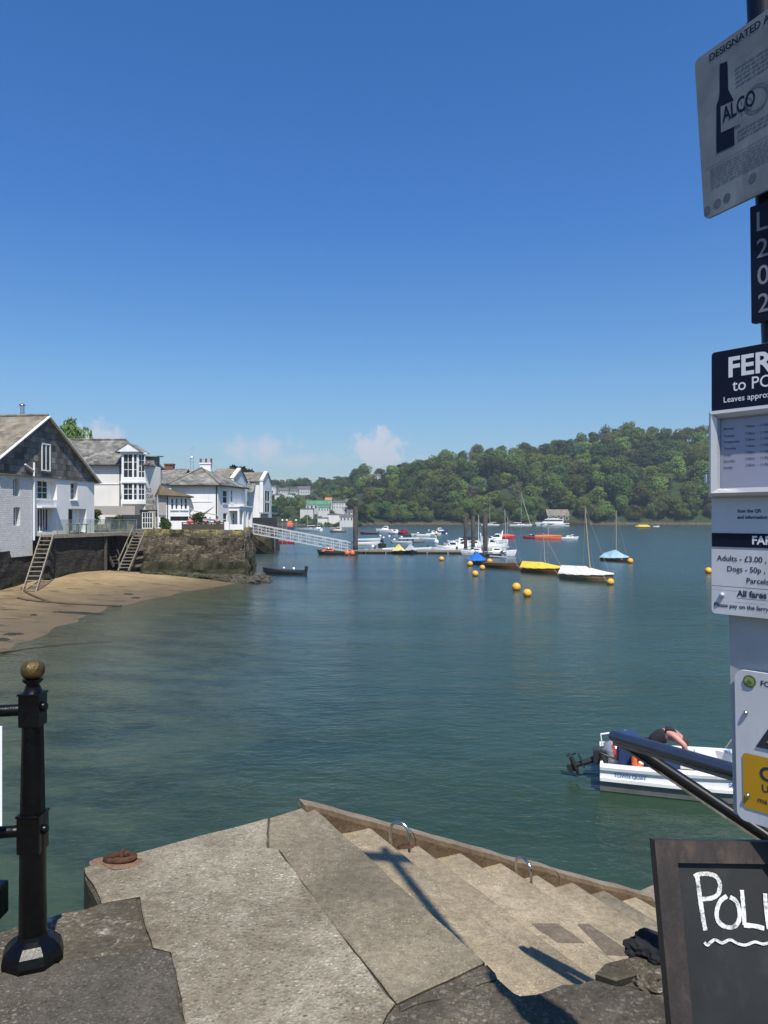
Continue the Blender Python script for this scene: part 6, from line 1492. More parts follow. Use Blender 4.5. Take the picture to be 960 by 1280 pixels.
def cover_mb(L, B, D, full, rise, ridge, droop=.14, n=17, peak_at=.45, stern_tip=.0, mb=None):
    """tent-like canvas over the boat, tied down below the gunwale"""
    mb = mb or MB(); rows = []; m_ = 9
    for i in range(n):
        s = i / (n - 1); b = B / 2 * half_breadth(s, full) + .045; z = D * (1 + rise * s ** 2.2 + .06 * (1 - s) ** 2); x = L * (s - .5) * 1.02 + .1 * L * max(0, (s - .7) / .3) ** 2
        h = ridge * (interp([(0, .72 + stern_tip), (peak_at, 1.0), (.82, .42), (1, .1)], s)); r = []
        for k in range(m_):
            y = (k / (m_ - 1) * 2 - 1); ay = abs(y)
            if ay > .86: zz_ = z + .02 - droop * (ay - .86) / .14 * (1 + .35 * math.sin(s * 31)); yy = b * math.copysign(1, y)
            else: q_ = ay / .86; zz_ = z + .03 + h * (1 - q_) ** 1.15 - .06 * h * math.sin(PI * q_) * (1 + math.sin(s * 23)); yy = b * q_ * math.copysign(1, y)
            r.append(V((x - (stern_tip * .5 * (1 - ay) if i == 0 else 0), yy, zz_)))
        rows.append(r)
    vs = [p for r in rows for p in r]; mb.add(vs, [(a * m_ + k, (a + 1) * m_ + k, (a + 1) * m_ + k + 1, a * m_ + k + 1) for a in range(n - 1) for k in range(m_ - 1)], 0, False)
    mb.poly(rows[0]); return mb
def place(px, py, hd): p = on(px, py, 0); return (p.x, p.y, 0), rad(hd)
def mast_part(root, x, h, r, mat, lean=(0, 0), z0=.1, stays=None, L=4.0, D=.5, boom=None, B=1.5):
    top = V((x + lean[0], lean[1], h)); mb = MB(); mb.tube([(x, 0, z0), (x + lean[0] * .5, lean[1] * .5, h / 2), tuple(top)], [r, r * .9, r * .55], 8); m_ = mb.build('mast', mat, root)
    if stays:
        mb = MB(); rr = stays
        mb.tube([tuple(top - V((0, 0, .1))), (L * .52, 0, D * 1.3)], rr, 4); mb.build('forestay', MAT['grey_metal'], root)
        for s_ in (-1, 1): mb = MB(); mb.tube([tuple(top - V((0, 0, .3))), (x - .15, s_ * B * .46, D)], rr, 4); mb.build('shroud', MAT['grey_metal'], root)
    if boom:
        mb = MB(); mb.tube([(x, 0, boom[0]), (x - boom[1], 0, boom[0] + .05)], boom[2], 6); mb.build('boom', boom[3] if len(boom) > 3 else mat, root)
def covered_dinghy(px, py, L, B, hd, hull, cov, label, mast=None, cat='sailing dinghy', ridge=.55, D=.5, stern_tip=.1, peak=.5, group=None):
    loc, rz = place(px, py, hd); t_ = thing('covered_dinghy', label, cat, loc, rz, group)
    hull_mb(L, B, D, .3, .62, .35, True, floor=.1).build('hull', hull, t_); cover_mb(L, B, D, .62, .35, ridge, .07, peak_at=peak, stern_tip=stern_tip).build('cover', cov, t_)
    if mast: mast_part(t_, *mast[:5], z0=D, stays=.012, L=L, D=D, B=B)
    return t_
# mast tuple: x, height, radius, material, lean
covered_dinghy(731.5, 725.5, 4.7, 1.75, -52, MAT['hull_tan'], MAT['cover_white'], 'wooden dinghy under a white canvas cover with a leaning wooden mast', (.55, 6.3, .055, MAT['mast_wood'], (-.28, -.4)), ridge=.62, D=.52, stern_tip=.25)
covered_dinghy(677.5, 716.5, 4.4, 1.75, -50, MAT['hull_brown'], MAT['cover_yellow'], 'dinghy under a bright yellow canvas cover with a thin mast', (.4, 3.9, .035, MAT['mast_alu'], (-.1, -.15)), ridge=.5, D=.5, stern_tip=.3)
covered_dinghy(768, 701.5, 3.9, 1.6, -62, MAT['hull_brown'], MAT['cover_sky'], 'small dinghy under a pale blue cover with a wooden mast', (.3, 6.2, .05, MAT['mast_wood'], (0, 0)), ridge=.95, D=.42, peak=.55, stern_tip=-.3)
covered_dinghy(597, 705.5, 3.6, 1.5, -70, MAT['hull_brown'], MAT['cover_blue'], 'dark dinghy with a bright blue canvas tent and white mast', (.25, 5.6, .05, MAT['cover_white'], (0, 0)), ridge=.95, D=.42, peak=.5, stern_tip=-.3)
covered_dinghy(684, 674.5, 5.6, 2.0, -8, MAT['hull_orange'], MAT['hull_orange'], 'large boat under an orange cover on the far moorings', (.3, 6.5, .05, MAT['mast_alu'], (0, 0)), 'moored boat', .35, .75, 0)
covered_dinghy(633, 673.5, 3.6, 1.7, -10, MAT['hull_red'], MAT['cover_red'], 'boat under a red cover just beyond the pontoon end', (.3, 5.5, .04, MAT['mast_alu'], (0, 0)), 'moored boat', .6, .6, 0)
covered_dinghy(498.5, 692.5, 3.0, 1.9, -80, MAT['hull_dark'], MAT['cover_pale_yellow'], 'dinghy under a rounded pale yellow cover beside the pontoon', None, 'moored boat', .95, .45, 0)
covered_dinghy(513.5, 692.5, 2.8, 1.8, -85, MAT['hull_dark'], MAT['cover_grey'], 'dinghy under a flat grey cover beside the pontoon', None, 'moored boat', .9, .5, .3)

def outboard(root, x, z, tilt=0.0, mat=None, k=1.0):
    M = Matrix.Rotation(rad(tilt), 3, 'Y')
    mb = MB(); mb.box(V((x - .12, 0, z + .28 * k)), (.3 * k, .24 * k, .4 * k), M, 0, .05 * k); ob = mb.build('outboard_motor', mat or MAT['dark_trim'], root)
    mb = MB(); mb.box(V((x - .14, 0, z - .2 * k)), (.13 * k, .1 * k, .6 * k), M, 0, .02); mb.build('leg', MAT['dark_trim'], ob); return ob
def open_boat(px, py, L, B, hd, hull, inner, label, motor=True, D=.5, seats=2, bits=(), cat='open boat', rise=.45, mast=None, group=None, name='open_boat'):
    loc, rz = place(px, py, hd); t_ = thing(name, label, cat, loc, rz, group)
    hull_mb(L, B, D, .25, .78, rise, True, mb=None, mi_in=1, floor=.12).build('hull', [hull, inner], t_)
    for i in range(seats): mb = MB(); x = -L * .28 + L * .36 * i; mb.box((x, 0, D * .68), (.26, B * .88 * (1 if i == 0 else .86), .05)); mb.build('thwart', inner, t_)
    if motor: outboard(t_, -L / 2, D * .9)
    for (x, y, z, r, mt, nm) in bits: mb = MB(); mb.ball((x, y, z), r, 8, 6, sc=(1, 1, 1.2)); mb.build(nm, mt, t_)
    if mast: mast_part(t_, *mast[:5], z0=.2, L=L, D=D, B=B, stays=.012, boom=mast[5] if len(mast) > 5 else None)
    return t_
open_boat(357, 717.5, 3.9, 1.35, 166, MAT['hull_dark'], MAT['hull_dark'], 'black open rowing boat with outboard, alone near the stone quay', True, .34, 2, ((-.9, .2, .52, .13, MAT['hull_white'], 'fender'), (.2, -.1, .55, .11, MAT['hull_white'], 'fuel_can')), rise=.75)
open_boat(357, 679.5, 3.2, 1.4, 170, MAT['hull_red'], MAT['hull_red'], 'red open boat below the gangway', True, .45)
open_boat(628.5, 710.5, 4.6, 1.65, -48, MAT['hull_brown'], MAT['hull_tan'], 'open varnished brown dinghy with furled grey sail and thin mast', False, .55, 2, (), 'sailing dinghy', .3, (.55, 6.2, .035, MAT['mast_alu'], (-.3, 0), (1.15, 2.3, .1, MAT['cover_grey'])))
open_boat(462, 668, 5.2, 2.0, 175, MAT['hull_dark'], MAT['hull_red'], 'dark motor dinghy with red inside, out beyond the tall pile', True, .55)
open_boat(458, 676.5, 5.4, 1.9, 8, MAT['hull_white'], MAT['cover_sky'], 'white open boat right of the tall pile, the farther of two', False, .5)
open_boat(457, 681.5, 4.6, 1.7, 6, MAT['hull_white'], MAT['cover_white'], 'white open boat right of the tall pile, the nearer of two', False, .5)
open_boat(514, 670.5, 5.0, 1.8, 5, MAT['hull_green'], MAT['hull_dark'], 'dark green open boat in the middle of the moorings', False, .5)
open_boat(512, 674.5, 5.2, 1.8, 5, MAT['hull_white'], MAT['hull_white'], 'low white open boat just in front of the dark green one', False, .35)
open_boat(503, 679.5, 4.2, 1.7, 160, MAT['hull_white'], MAT['hull_dark'], 'white workboat with dark engine in front of the green boat', True, .5, 2, ((.5, .2, .7, .22, MAT['hull_dark'], 'engine_box'),))
open_boat(477.5, 684.5, 3.4, 1.5, -95, MAT['hull_dark'], MAT['hull_dark'], 'dark dinghy seen end-on with a raised outboard near the pontoon', True, .6, 2, ((.2, 0, 1.3, .3, MAT['hull_dark'], 'engine_box'), (.2, .3, 1.75, .18, MAT['hull_white'], 'fender')))
for i, (px, lab) in enumerate(((527, 'white tender on the pontoon side, leftmost of three in a row'), (538, 'white tender on the pontoon side, middle of three in a row'), (547, 'white tender on the pontoon side, rightmost of three in a row'))):
    open_boat(px, 688.2, 2.9, 1.3, 10 - 8 * i, MAT['hull_white'], MAT['cover_grey'], lab, i != 1, .42, 2, (), 'tender', group='white tenders by the pontoon')
open_boat(482, 689.5, 3.2, 1.4, 12, MAT['hull_white'], MAT['cover_white'], 'white tender on the pontoon left of the yellow-covered dinghy', True, .45, 2, (), 'tender')
open_boat(466, 689.8, 2.6, 1.2, 2, MAT['hull_grey'], MAT['cover_grey'], 'small grey tender on the pontoon near the tall pile', False, .4, 1, ((0, 0, .8, .25, MAT['hull_white'], 'bundle'),), 'tender')

def cruiser(px, py, L, B, hd, label, hull=None, cab=None, D=.9, cabin=(-.1, .42, 1.0), trim=None, cat='motor boat', fly=False, arch=False, group=None, name='motor_boat'):
    loc, rz = place(px, py, hd); t_ = thing(name, label, cat, loc, rz, group); hull = hull or MAT['hull_white']; cab = cab or MAT['hull_white']
    hull_mb(L, B, D, .35, .85, .4, False).build('hull', hull, t_)
    if trim: mb = MB(); [mb.bar((-L * .5, s_ * B * .44, D * .75), (L * .22, s_ * B * .5, D * .85), .05, D * .22) for s_ in (-1, 1)]; mb.build('stripe', trim, t_)
    x0, x1, h = cabin[0] * L, cabin[1] * L * .8, cabin[2]; w = B * .36; z0 = D * 1.0
    mb = MB(); sec = [(x0, 0), (x0 + .1, h), (x1 - h * .9, h * 1.02), (x1, .18), (x1 + .3, 0)]
    L_ = [V((x, w * (1 - .18 * z / h), z0 + z)) for x, z in sec]; R_ = [V((p.x, -p.y, p.z)) for p in L_]; n = len(sec)
    mb.poly(L_[::-1]); mb.poly(R_); [mb.quad(L_[i], L_[i + 1], R_[i + 1], R_[i]) for i in range(n - 1)]
    cb_ = mb.build('cabin', cab, t_)
    mb = MB()
    for s_ in (1, -1):
        P = [V((x, s_ * (w * (1 - .18 * z / h) + .012), z0 + z)) for x, z in ((x0 + .25, h * .48), (x0 + .3, h * .86), (x1 - h * .85, h * .86), (x1 - .35, h * .48))]; mb.poly(P if s_ < 0 else P[::-1])
    a, b = sec[2], sec[3]; P = [V((a[0] + (b[0] - a[0]) * t + .02, y * w * .78, z0 + a[1] + (b[1] - a[1]) * t + .02)) for t, y in ((.12, 1), (.12, -1), (.8, -1), (.8, 1))]; mb.poly(P)
    mb.build('window_band', MAT['pane'], cb_)
    if fly: mb = MB(); mb.box(((x0 + x1) / 2 - .4, 0, z0 + h + .22), ((x1 - x0) * .55, B * .6, .4), None, 0, .15); mb.build('flybridge', cab, t_)
    if arch: mb = MB(); mb.tube([(x0 - .1, -w, z0), (x0 - .3, -w, z0 + h + .6), (x0 - .3, w, z0 + h + .6), (x0 - .1, w, z0)], .06, 6); mb.build('radar_arch', hull, t_)
    mb = MB(); mb.tube([(L * .1, B * .42, D + .05), (L * .1, B * .42, D + .55), (L * .42, B * .12, D * 1.3 + .6), (L * .47, 0, D * 1.35 + .6), (L * .42, -B * .12, D * 1.3 + .6), (L * .1, -B * .42, D + .55), (L * .1, -B * .42, D + .05)], .025, 5); mb.build('bow_rail', MAT['steel'], t_)
    return t_
cruiser(692, 658, 17, 4.6, 172, 'big white motor yacht with swept windows off the stone boathouse', D=1.7, cabin=(-.3, .5, 2.4), fly=True, arch=True, name='motor_yacht', cat='motor yacht', trim=MAT['pane'])
cruiser(481.5, 664.5, 4.8 * 1.2, 2.3, 172, 'white cabin cruiser left of the two red boats', D=.75, cabin=(-.2, .3, 1.3))
cruiser(495, 668, 4.8, 2.0, 150, 'small white and red motor boat between the cruiser and the red boat', D=.6, cabin=(-.1, .25, .9), trim=MAT['hull_red'])
cruiser(505, 668.3, 4.2, 2.1, -60, 'bright red motor boat in the middle of the moorings', hull=MAT['hull_red'], cab=MAT['hull_red'], D=.8, cabin=(-.2, .3, .8))
cruiser(527, 671, 4.8, 2.0, 178, 'grey-white open-backed motor boat in the middle of the moorings', D=.6, cabin=(.12, .42, .6), cab=MAT['cover_grey'])
cruiser(541, 669, 4.4, 1.9, 10, 'small white motor boat left of the navy-hulled boat', D=.5, cabin=(-.1, .3, .8))
cruiser(550, 667, 4.6, 2.1, 20, 'navy-hulled motor boat with white cabin on the far moorings', hull=MAT['hull_navy'], D=.75, cabin=(-.2, .3, 1.1))
cruiser(423, 665.5, 5.4, 2.3, 165, 'canopied motor boat with tan hull beyond the gangway', hull=MAT['hull_tan'], D=.6, cabin=(-.2, .35, 1.3), cab=MAT['cover_white'])
cruiser(585, 682.5, 6.4, 2.4, 178, 'white motor boat with dark canopy behind the middle piles', D=.75, cabin=(-.25, .3, 1.0), cab=MAT['hull_dark'])
cruiser(567, 690, 4.3, 2.0, 170, 'white motor boat on the pontoon, leftmost beside the middle piles', D=.7, cabin=(-.15, .35, .9), arch=True)
cruiser(580, 689.6, 4.2, 2.0, 165, 'white motor boat on the pontoon between the two rear piles', D=.75, cabin=(-.2, .3, 1.0), trim=MAT['pane'])
cruiser(598, 694, 4.2, 1.8, 175, 'low white motor boat on the pontoon left of the front pile', D=.5, cabin=(-.1, .3, .5))
cruiser(620, 680.5, 4.6, 2.1, 175, 'white motor boat with wheelhouse behind the pontoon end, the farther of two', D=.9, cabin=(-.2, .3, 1.2), arch=True)
cruiser(617, 688, 3.7, 1.9, 0, 'white cabin boat on the pontoon end, the nearer of two', D=.8, cabin=(-.25, .2, 1.1))
cruiser(625, 695, 3.8, 1.8, -4, 'dark-bottomed white speedboat with a long foredeck at the pontoon end', D=.6, cabin=(-.3, .1, .5), trim=MAT['hull_dark'])
cruiser(711, 674.5, 4.0 * 1.0, 1.9, 5, 'small white speedboat right of the orange-covered boat', D=.5, cabin=(-.15, .3, .5))
cruiser(667, 673.5, 4.5, 1.8, 165, 'dark red boat tucked left of the orange-covered boat', hull=MAT['hull_red'], cab=MAT['hull_navy'], D=.5, cabin=(-.2, .3, .5))
cruiser(415, 693.5, 3.6, 1.7, 176, 'dark-hulled dive boat with orange gear at the left end of the pontoon', hull=MAT['hull_dark'], cab=MAT['hull_orange'], D=.5, cabin=(-.1, .42, .45))

open_boat(556, 690.5, 3.4, 1.5, 170, MAT['hull_white'], MAT['cover_grey'], 'white tender with grey inside at the left of the white boat cluster', True, .5, 2, (), 'tender')
cruiser(592, 686.5, 4.6, 2.0, 170, 'white sports boat tucked between the rear piles and the front pile', D=.65, cabin=(-.2, .35, .8), trim=MAT['hull_navy'])
cruiser(607, 684.5, 4.2, 1.9, 10, 'white motor boat directly behind the front pile', D=.75, cabin=(-.2, .3, 1.2), arch=True)
open_boat(612, 696, 3.0, 1.4, 178, MAT['hull_dark'], MAT['hull_grey'], 'dark inflatable tender moored below the front pile', True, .4, 1, (), 'tender')
cruiser(572, 684.8, 4.2, 1.9, 165, 'small white motor boat behind the leftmost pontoon boat', D=.6, cabin=(-.15, .3, .8))
open_boat(520, 678.5, 3.4, 1.5, 15, MAT['hull_grey'], MAT['hull_grey'], 'small grey open boat in front of the moored workboat', True, .4, 2)
open_boat(536, 675, 3.8, 1.6, 170, MAT['hull_white'], MAT['cover_sky'], 'white open boat below the grey-white motor boat', True, .45, 2)
def yacht(px, py, L, B, hd, label, hm, hull=None, sail=None, D=.9, gen=False, r=.075):
    loc, rz = place(px, py, hd); t_ = thing('yacht', label, 'yacht', loc, rz); hull = hull or MAT['hull_white']
    hull_mb(L, B, D, .5, .6, .3, False).build('hull', hull, t_)
    mb = MB(); sec = [(-L * .12, 0), (-L * .1, .45), (L * .12, .42), (L * .24, 0)]; w = B * .3; A = [V((x, w, D * 1.05 + z)) for x, z in sec]; C = [V((p.x, -p.y, p.z)) for p in A]; mb.poly(A[::-1]); mb.poly(C); [mb.quad(A[i], A[i + 1], C[i + 1], C[i]) for i in range(3)]; cr = mb.build('coachroof', hull, t_)
    mb = MB(); [mb.bar((-L * .08, s_ * (w + .01), D * 1.05 + .28), (L * .12, s_ * (w + .01), D * 1.05 + .26), .02, .14) for s_ in (-1, 1)]; mb.build('window_band', MAT['pane'], cr)
    mast_part(t_, L * .06, hm, r, MAT['mast_alu'], (0, 0), D, .02, L, D, (D + 1.2, L * .36, .13, sail or MAT['cover_white']), B)
    if gen: mb = MB(); mb.tube([(L * .07, 0, hm * .97), (L * .28, 0, hm * .5), (L * .5, 0, D * 1.4)], [.05, .13, .09], 7); mb.build('furled_genoa', MAT['cover_white'], t_)
    return t_
yacht(613.5, 657.3, 10, 3.1, 172, 'white yacht with mast against the trees, left of the pair', 18.2)
yacht(650, 657.8, 12.5, 3.6, 8, 'white yacht with rolled genoa on a sloping stay, right of the pair', 18.5, gen=True)
yacht(386, 664, 8.5, 2.8, 160, 'yacht behind the gangway with a tall leaning wooden mast', 12.6, MAT['cover_grey'])
yacht(397.5, 663.5, 8, 2.7, 110, 'white yacht behind the gangway with a thin mast', 10.0)

# lifeboat, orange superstructure
loc, rz = place(362.5, 663, 95); t_ = thing('lifeboat', 'orange lifeboat with navy hull seen end-on behind the gangway', 'lifeboat', loc, rz)
hull_mb(9, 3.2, 1.1, .5, .85, .3, False).build('hull', MAT['hull_navy'], t_); mb = MB(); mb.box((-.5, 0, 2.1), (4.2, 2.5, 1.9), None, 0, .5); mb.box((-.9, 0, 3.3), (2.6, 1.7, .9), None, 0, .3); mb.build('wheelhouse', MAT['hull_orange'], t_); mb = MB(); mb.tube([(-1, 0, 3.6), (-1, 0, 5.4)], .05, 6); mb.build('mast', MAT['mast_alu'], t_)
# rafts and ribs
loc, rz = place(803.5, 659.5, 5); t_ = thing('raft', 'small yellow inflatable raft near the far rocks', 'raft', loc, rz); mb = MB(); mb.tube([(-3, 1.2, .5), (-3, -1.2, .5), (3, -1.2, .5), (3.4, 0, .55), (3, 1.2, .5), (-3, 1.2, .5)], .5, 8); mb.build('tubes', MAT['cover_yellow'], t_); mb = MB(); mb.box((0, 0, 1.1), (5, 1.6, .7), None, 0, .2); mb.build('cover', MAT['cover_yellow'], t_)
open_boat(820, 658.8, 3.0, 1.3, 0, MAT['hull_white'], MAT['hull_white'], 'tiny white dinghy near the far rocks right of the yellow raft', False, .5, 1)

# buoys
def buoy(px, py_c, dia, label):
    yb = py_c + dia * .42; p = on(px, yb, 0); R_ = dia / 2 * p.y / FOC
    t_ = thing('mooring_buoy', label, 'buoy', (p.x, p.y, 0), RND.uniform(0, 6), 'orange-yellow mooring buoys')
    mb = MB(); prof = [(max(.002, R_ * math.sin(PI * i / 12)), R_ * .75 - R_ * math.cos(PI * i / 12)) for i in range(3, 13)]; mb.lathe((0, 0, 0), prof, 18); mb.build('float', MAT['buoy'], t_)
    mb = MB(); prof = [(max(.002, R_ * 1.005 * math.sin(PI * i / 12)), R_ * .75 - R_ * math.cos(PI * i / 12)) for i in range(0, 4)]; mb.lathe((0, 0, 0), prof, 18); mb.build('weedy_base', MAT['buoy_base'], t_)
    mb = MB(); mb.tube([(-.05, 0, R_ * 1.74), (-.05, 0, R_ * 1.85), (.05, 0, R_ * 1.85), (.05, 0, R_ * 1.74)], .012, 6); mb.build('shackle', MAT['rust'], t_)
for b_ in ((645.5, 733.3, 11, 'orange mooring buoy, left one of the nearest pair'), (659, 741, 11, 'orange mooring buoy, right one of the nearest pair'), (654.3, 710.5, 7.5, 'orange mooring buoy just left of the yellow-covered dinghy'), (701, 717.5, 8.3, 'orange mooring buoy between the yellow and the white covered dinghies'), (763.3, 727, 9, 'orange mooring buoy at the bow of the white-covered dinghy'), (787.8, 701, 7.4, 'orange mooring buoy right of the pale-blue-covered dinghy'), (779, 698.3, 6, 'orange mooring buoy touching the bow of the pale-blue-covered dinghy'), (885.5, 713, 8.5, 'orange mooring buoy half hidden by the ferry sign'), (594, 716.8, 8.2, 'orange mooring buoy nearest below the blue-tented dinghy'), (603, 709.3, 7, 'orange mooring buoy at the right of the blue-tented dinghy'), (587.5, 704.5, 7.2, 'orange mooring buoy at the left of the blue-tented dinghy'), (612, 701.3, 7, 'orange mooring buoy left of the varnished brown dinghy, the upper one'), (612.5, 705.8, 5, 'small orange mooring buoy left of the varnished brown dinghy, the lower one'), (552, 698.5, 6.5, 'orange mooring buoy alone in front of the pontoon')): buoy(*b_)
for i, (px, py) in enumerate(((486.5, 671.5), (475.5, 671), (502, 672.5), (545, 671.5), (545, 676), (476, 677), (493, 676), (522, 674.5), (536, 663.5), (558, 668))):
    p = on(px, py, 0); mb = MB(); mb.ball((p.x, p.y, .2), .32, 8, 6); tag(mb.build('small_buoy', MAT['hull_white']), 'tiny white pick-up buoy among the far moored boats', 'buoy', 'tiny white buoys among the moorings')
p = on(545.5, 679, 0); t_ = thing('marker_buoy', 'white marker buoy with a striped pole left of the piles', 'buoy', (p.x, p.y, 0)); mb = MB(); mb.ball((0, 0, .25), .5, 10, 8); mb.build('float', MAT['hull_white'], t_); mb = MB(); mb.tube([(0, 0, .4), (0, 0, 2.0)], .1, 8); mb.ball((0, 0, 2.0), .35, 8, 6); mb.build('topmark', MAT['cover_pale_yellow'], t_)

# mooring lines from bows to buoys
for (px0, py0, z0, px1, py1, lab) in ((753.5, 719, .62, 762, 728, 'thin pale line from the white-covered dinghy to its buoy'), (692.5, 711, .6, 700, 718, 'thin pale line from the yellow-covered dinghy to its buoy'), (643, 701, .65, 652.5, 712, 'thin pale line from the varnished brown dinghy to its buoy'), (775.5, 697, .5, 778.5, 699.5, 'thin pale line from the pale-blue-covered dinghy to its buoy')):
    a, b = on(px0, py0 + 6, z0) if False else at(px0, py0, on(px1, py1, .3).y - .3), on(px1, py1, .3); mb = MB(); mb.tube([a, a.lerp(b, .5) - V((0, 0, .12)), b], .018, 5); tag(mb.build('mooring_line', MAT['cover_white']), lab, 'rope')
# piles
for (px, py0, py1, d, r, lab) in ((444.3, 633, 692, 103, .34, 'tall dark mooring pile at the foot of the gangway'), (582, 645.5, 690, 108, .26, 'mooring pile behind the white boats, left of three'), (591.3, 645.5, 690, 107, .29, 'mooring pile behind the white boats, middle of three'), (606.5, 644.5, 692, 100, .33, 'thick mooring pile behind the white boats, right of three')):
    p = at(px, py0, d); t_ = thing('mooring_pile', lab, 'pile', (p.x, p.y, 0), 0, 'mooring piles of the pontoon'); mb = MB(); mb.lathe((0, 0, 0), [(r, -2), (r, p.z - .1), (r * .9, p.z)], 16); mb.build('shaft', MAT['pile'], t_)
    mb = MB(); mb.lathe((0, 0, 0), [(r * 1.02, -.3), (r * 1.03, .9), (r * 1.01, 1.3)], 16); mb.build('weed_band', MAT['buoy_base'], t_); mb = MB(); mb.lathe((0, 0, .62), [(r * 1.2, 0), (r * 1.2, .16)], 16); mb.build('collar', MAT['grey_metal'], t_)
# pontoon
pa, pb = on(404, 691.8, 0), on(640, 693.2, 0); pt = thing('pontoon', 'long low pontoon with boats moored along it', 'pontoon', tuple(pa))
d_ = (pb - pa); nrm = V((-d_.y, d_.x, 0)).normalized()
mb = MB(); mb.bar(pa + nrm * 1.2 + V((0, 0, .48)), pb + nrm * 1.2 + V((0, 0, .48)), 2.2, .1); mb.build('decking', MAT['wood_grey'], pt, True)
for k in range(9): a, b = pa.lerp(pb, (k + .06) / 9), pa.lerp(pb, (k + .94) / 9); mb = MB(); mb.bar(a + nrm * 1.2 + V((0, 0, .12)), b + nrm * 1.2 + V((0, 0, .12)), 1.9, .6); mb.build('float', MAT['quay_side'], pt, True)
mb = MB(); mb.bar(pa + V((0, 0, .36)), pb + V((0, 0, .36)), .08, .16); mb.build('fendering', MAT['wood_grey'], pt, True)
for k in range(6): p = pa.lerp(pb, (k + .5) / 6) + nrm * .2; mb = MB(); mb.box((p.x, p.y, .62), (.4, .12, .16)); mb.build('cleat', MAT['grey_metal'], pt, True)
for (px, lab) in ((434, 'big orange-red fender hung on the pontoon, left of two'), (440.5, 'big orange-red fender hung on the pontoon, right of two')):
    p = on(px, 694.5, 0); mb = MB(); mb.ball((p.x, p.y - .3, .35), .42, 12, 8, sc=(.85, .85, 1)); tag(mb.build('fender', MAT['hull_orange']), lab, 'fender', 'orange fenders by the tall pile')
# gangway
A0, B0 = at(303, 664.5, 106.5), at(445, 691.5, 104.2); A0.z = EYE - 18.5 * 106.5 / FOC; gw = thing('gangway', 'sloping pale metal gangway from the far quay down to the pontoon', 'gangway', tuple(A0))
axis = (B0 - A0); across = V((-axis.y, axis.x, 0)).normalized() * 1.4; Hh = 1.35
mb = MB(); mb.bar(A0 + across * .5 + V((0, 0, .05)), B0 + across * .5 + V((0, 0, .05)), 1.3, .08); mb.build('walkway', MAT['grey_metal'], gw, True)
MAT['pale_metal'] = paint('pale_painted_metal', (.62, .63, .62), .45, .2, .08)
for s_ in (0, 1):
    o_ = across * s_; mb = MB(); up = V((0, 0, 1))
    for h_, w_ in ((0, .15), (Hh * .36, .05), (Hh * .66, .05), (Hh, .13)): mb.bar(A0 + o_ + up * h_, B0 + o_ + up * h_, .07, w_)
    N_ = 14
    for k in range(N_ + 1): p = A0 + axis * (k / N_) + o_; mb.bar(p, p + up * Hh, .07, .07)
    for k in range(N_): p, q_ = A0 + axis * (k / N_) + o_, A0 + axis * ((k + 1) / N_) + o_; mb.bar(p, q_ + up * Hh, .035, .035) if k % 2 else mb.bar(p + up * Hh, q_, .035, .035)
    mb.build('side_truss', MAT['pale_metal'], gw, True)
# lamps on posts by the far quay
for i, px in enumerate((343.5, 353, 358.5, 370)):
    p = at(px, 653, 113); t_ = thing('quay_lamp', 'small white lamp on a post along the far end of the quay', 'lamp', (p.x, p.y, 0), 0, 'white lamps behind the gangway'); mb = MB(); mb.tube([(0, 0, -.5), (0, 0, p.z + .15)], .06, 6); mb.build('post', MAT['grey_metal'], t_); mb = MB(); mb.ball((0, 0, p.z + .3), .17, 8, 6); mb.build('globe', MAT['white_paint'], t_)

# ------------------------------------------------------------------ the near self-drive boat
loc = on(750, 991, 0); L_, B_ = 4.4, 1.75; hd = rad(-16)
fwd = V((math.cos(hd), math.sin(hd), 0)); side = V((-math.sin(hd), math.cos(hd), 0))
ctr = loc + fwd * (L_ / 2) + side * (B_ / 2 * .93)
t_ = thing('self_drive_boat', 'white hire motorboat with blue lettering and tilted outboard, nearest the quay', 'motorboat', (ctr.x, ctr.y, 0), hd)
mb = MB(); prof_n = 22; rows = []
for i in range(prof_n):
    s = i / (prof_n - 1); b = max(.02, B_ / 2 * half_breadth(s, .93)); x = L_ * (s - .5); zg = .52 + .16 * s ** 2; rk = .25 * max(0, (s - .7) / .3) ** 2
    rows.append([V((x + rk * q_, b * k_, z_)) for k_, z_, q_ in ((.0, -.16, 0), (.7, -.14, .1), (.9, 0.02, .3), (.955, .22, .6), (1.0, .235, .6), (1.0, .30, .7), (.955, .315, .7), (.945, zg - .09, .9), (1.0, zg - .07, 1), (1.01, zg - .01, 1), (.97, zg + .02, 1), (.80 if s < .55 else .6, zg + .015, .95))])
m_ = 12
for sgn in (1, -1):
    vs = [V((p.x, p.y * sgn, p.z)) for r in rows for p in r]; fs = []
    for a in range(prof_n - 1):
        for k in range(m_ - 1):
            f = (a * m_ + k, (a + 1) * m_ + k, (a + 1) * m_ + k + 1, a * m_ + k + 1); mb.add([vs[q_] for q_ in (f if sgn < 0 else f[::-1])], [(0, 1, 2, 3)], 1 if k < 3 else 0, k not in (3, 5))
r0 = rows[0]; mb.poly([*[V((p.x, p.y, p.z)) for p in r0[::-1][1:]], *[V((p.x, -p.y, p.z)) for p in r0[1:-1]]], 0)
mb.build('hull', [MAT['hull_white'], MAT['hull_grey']], t_)
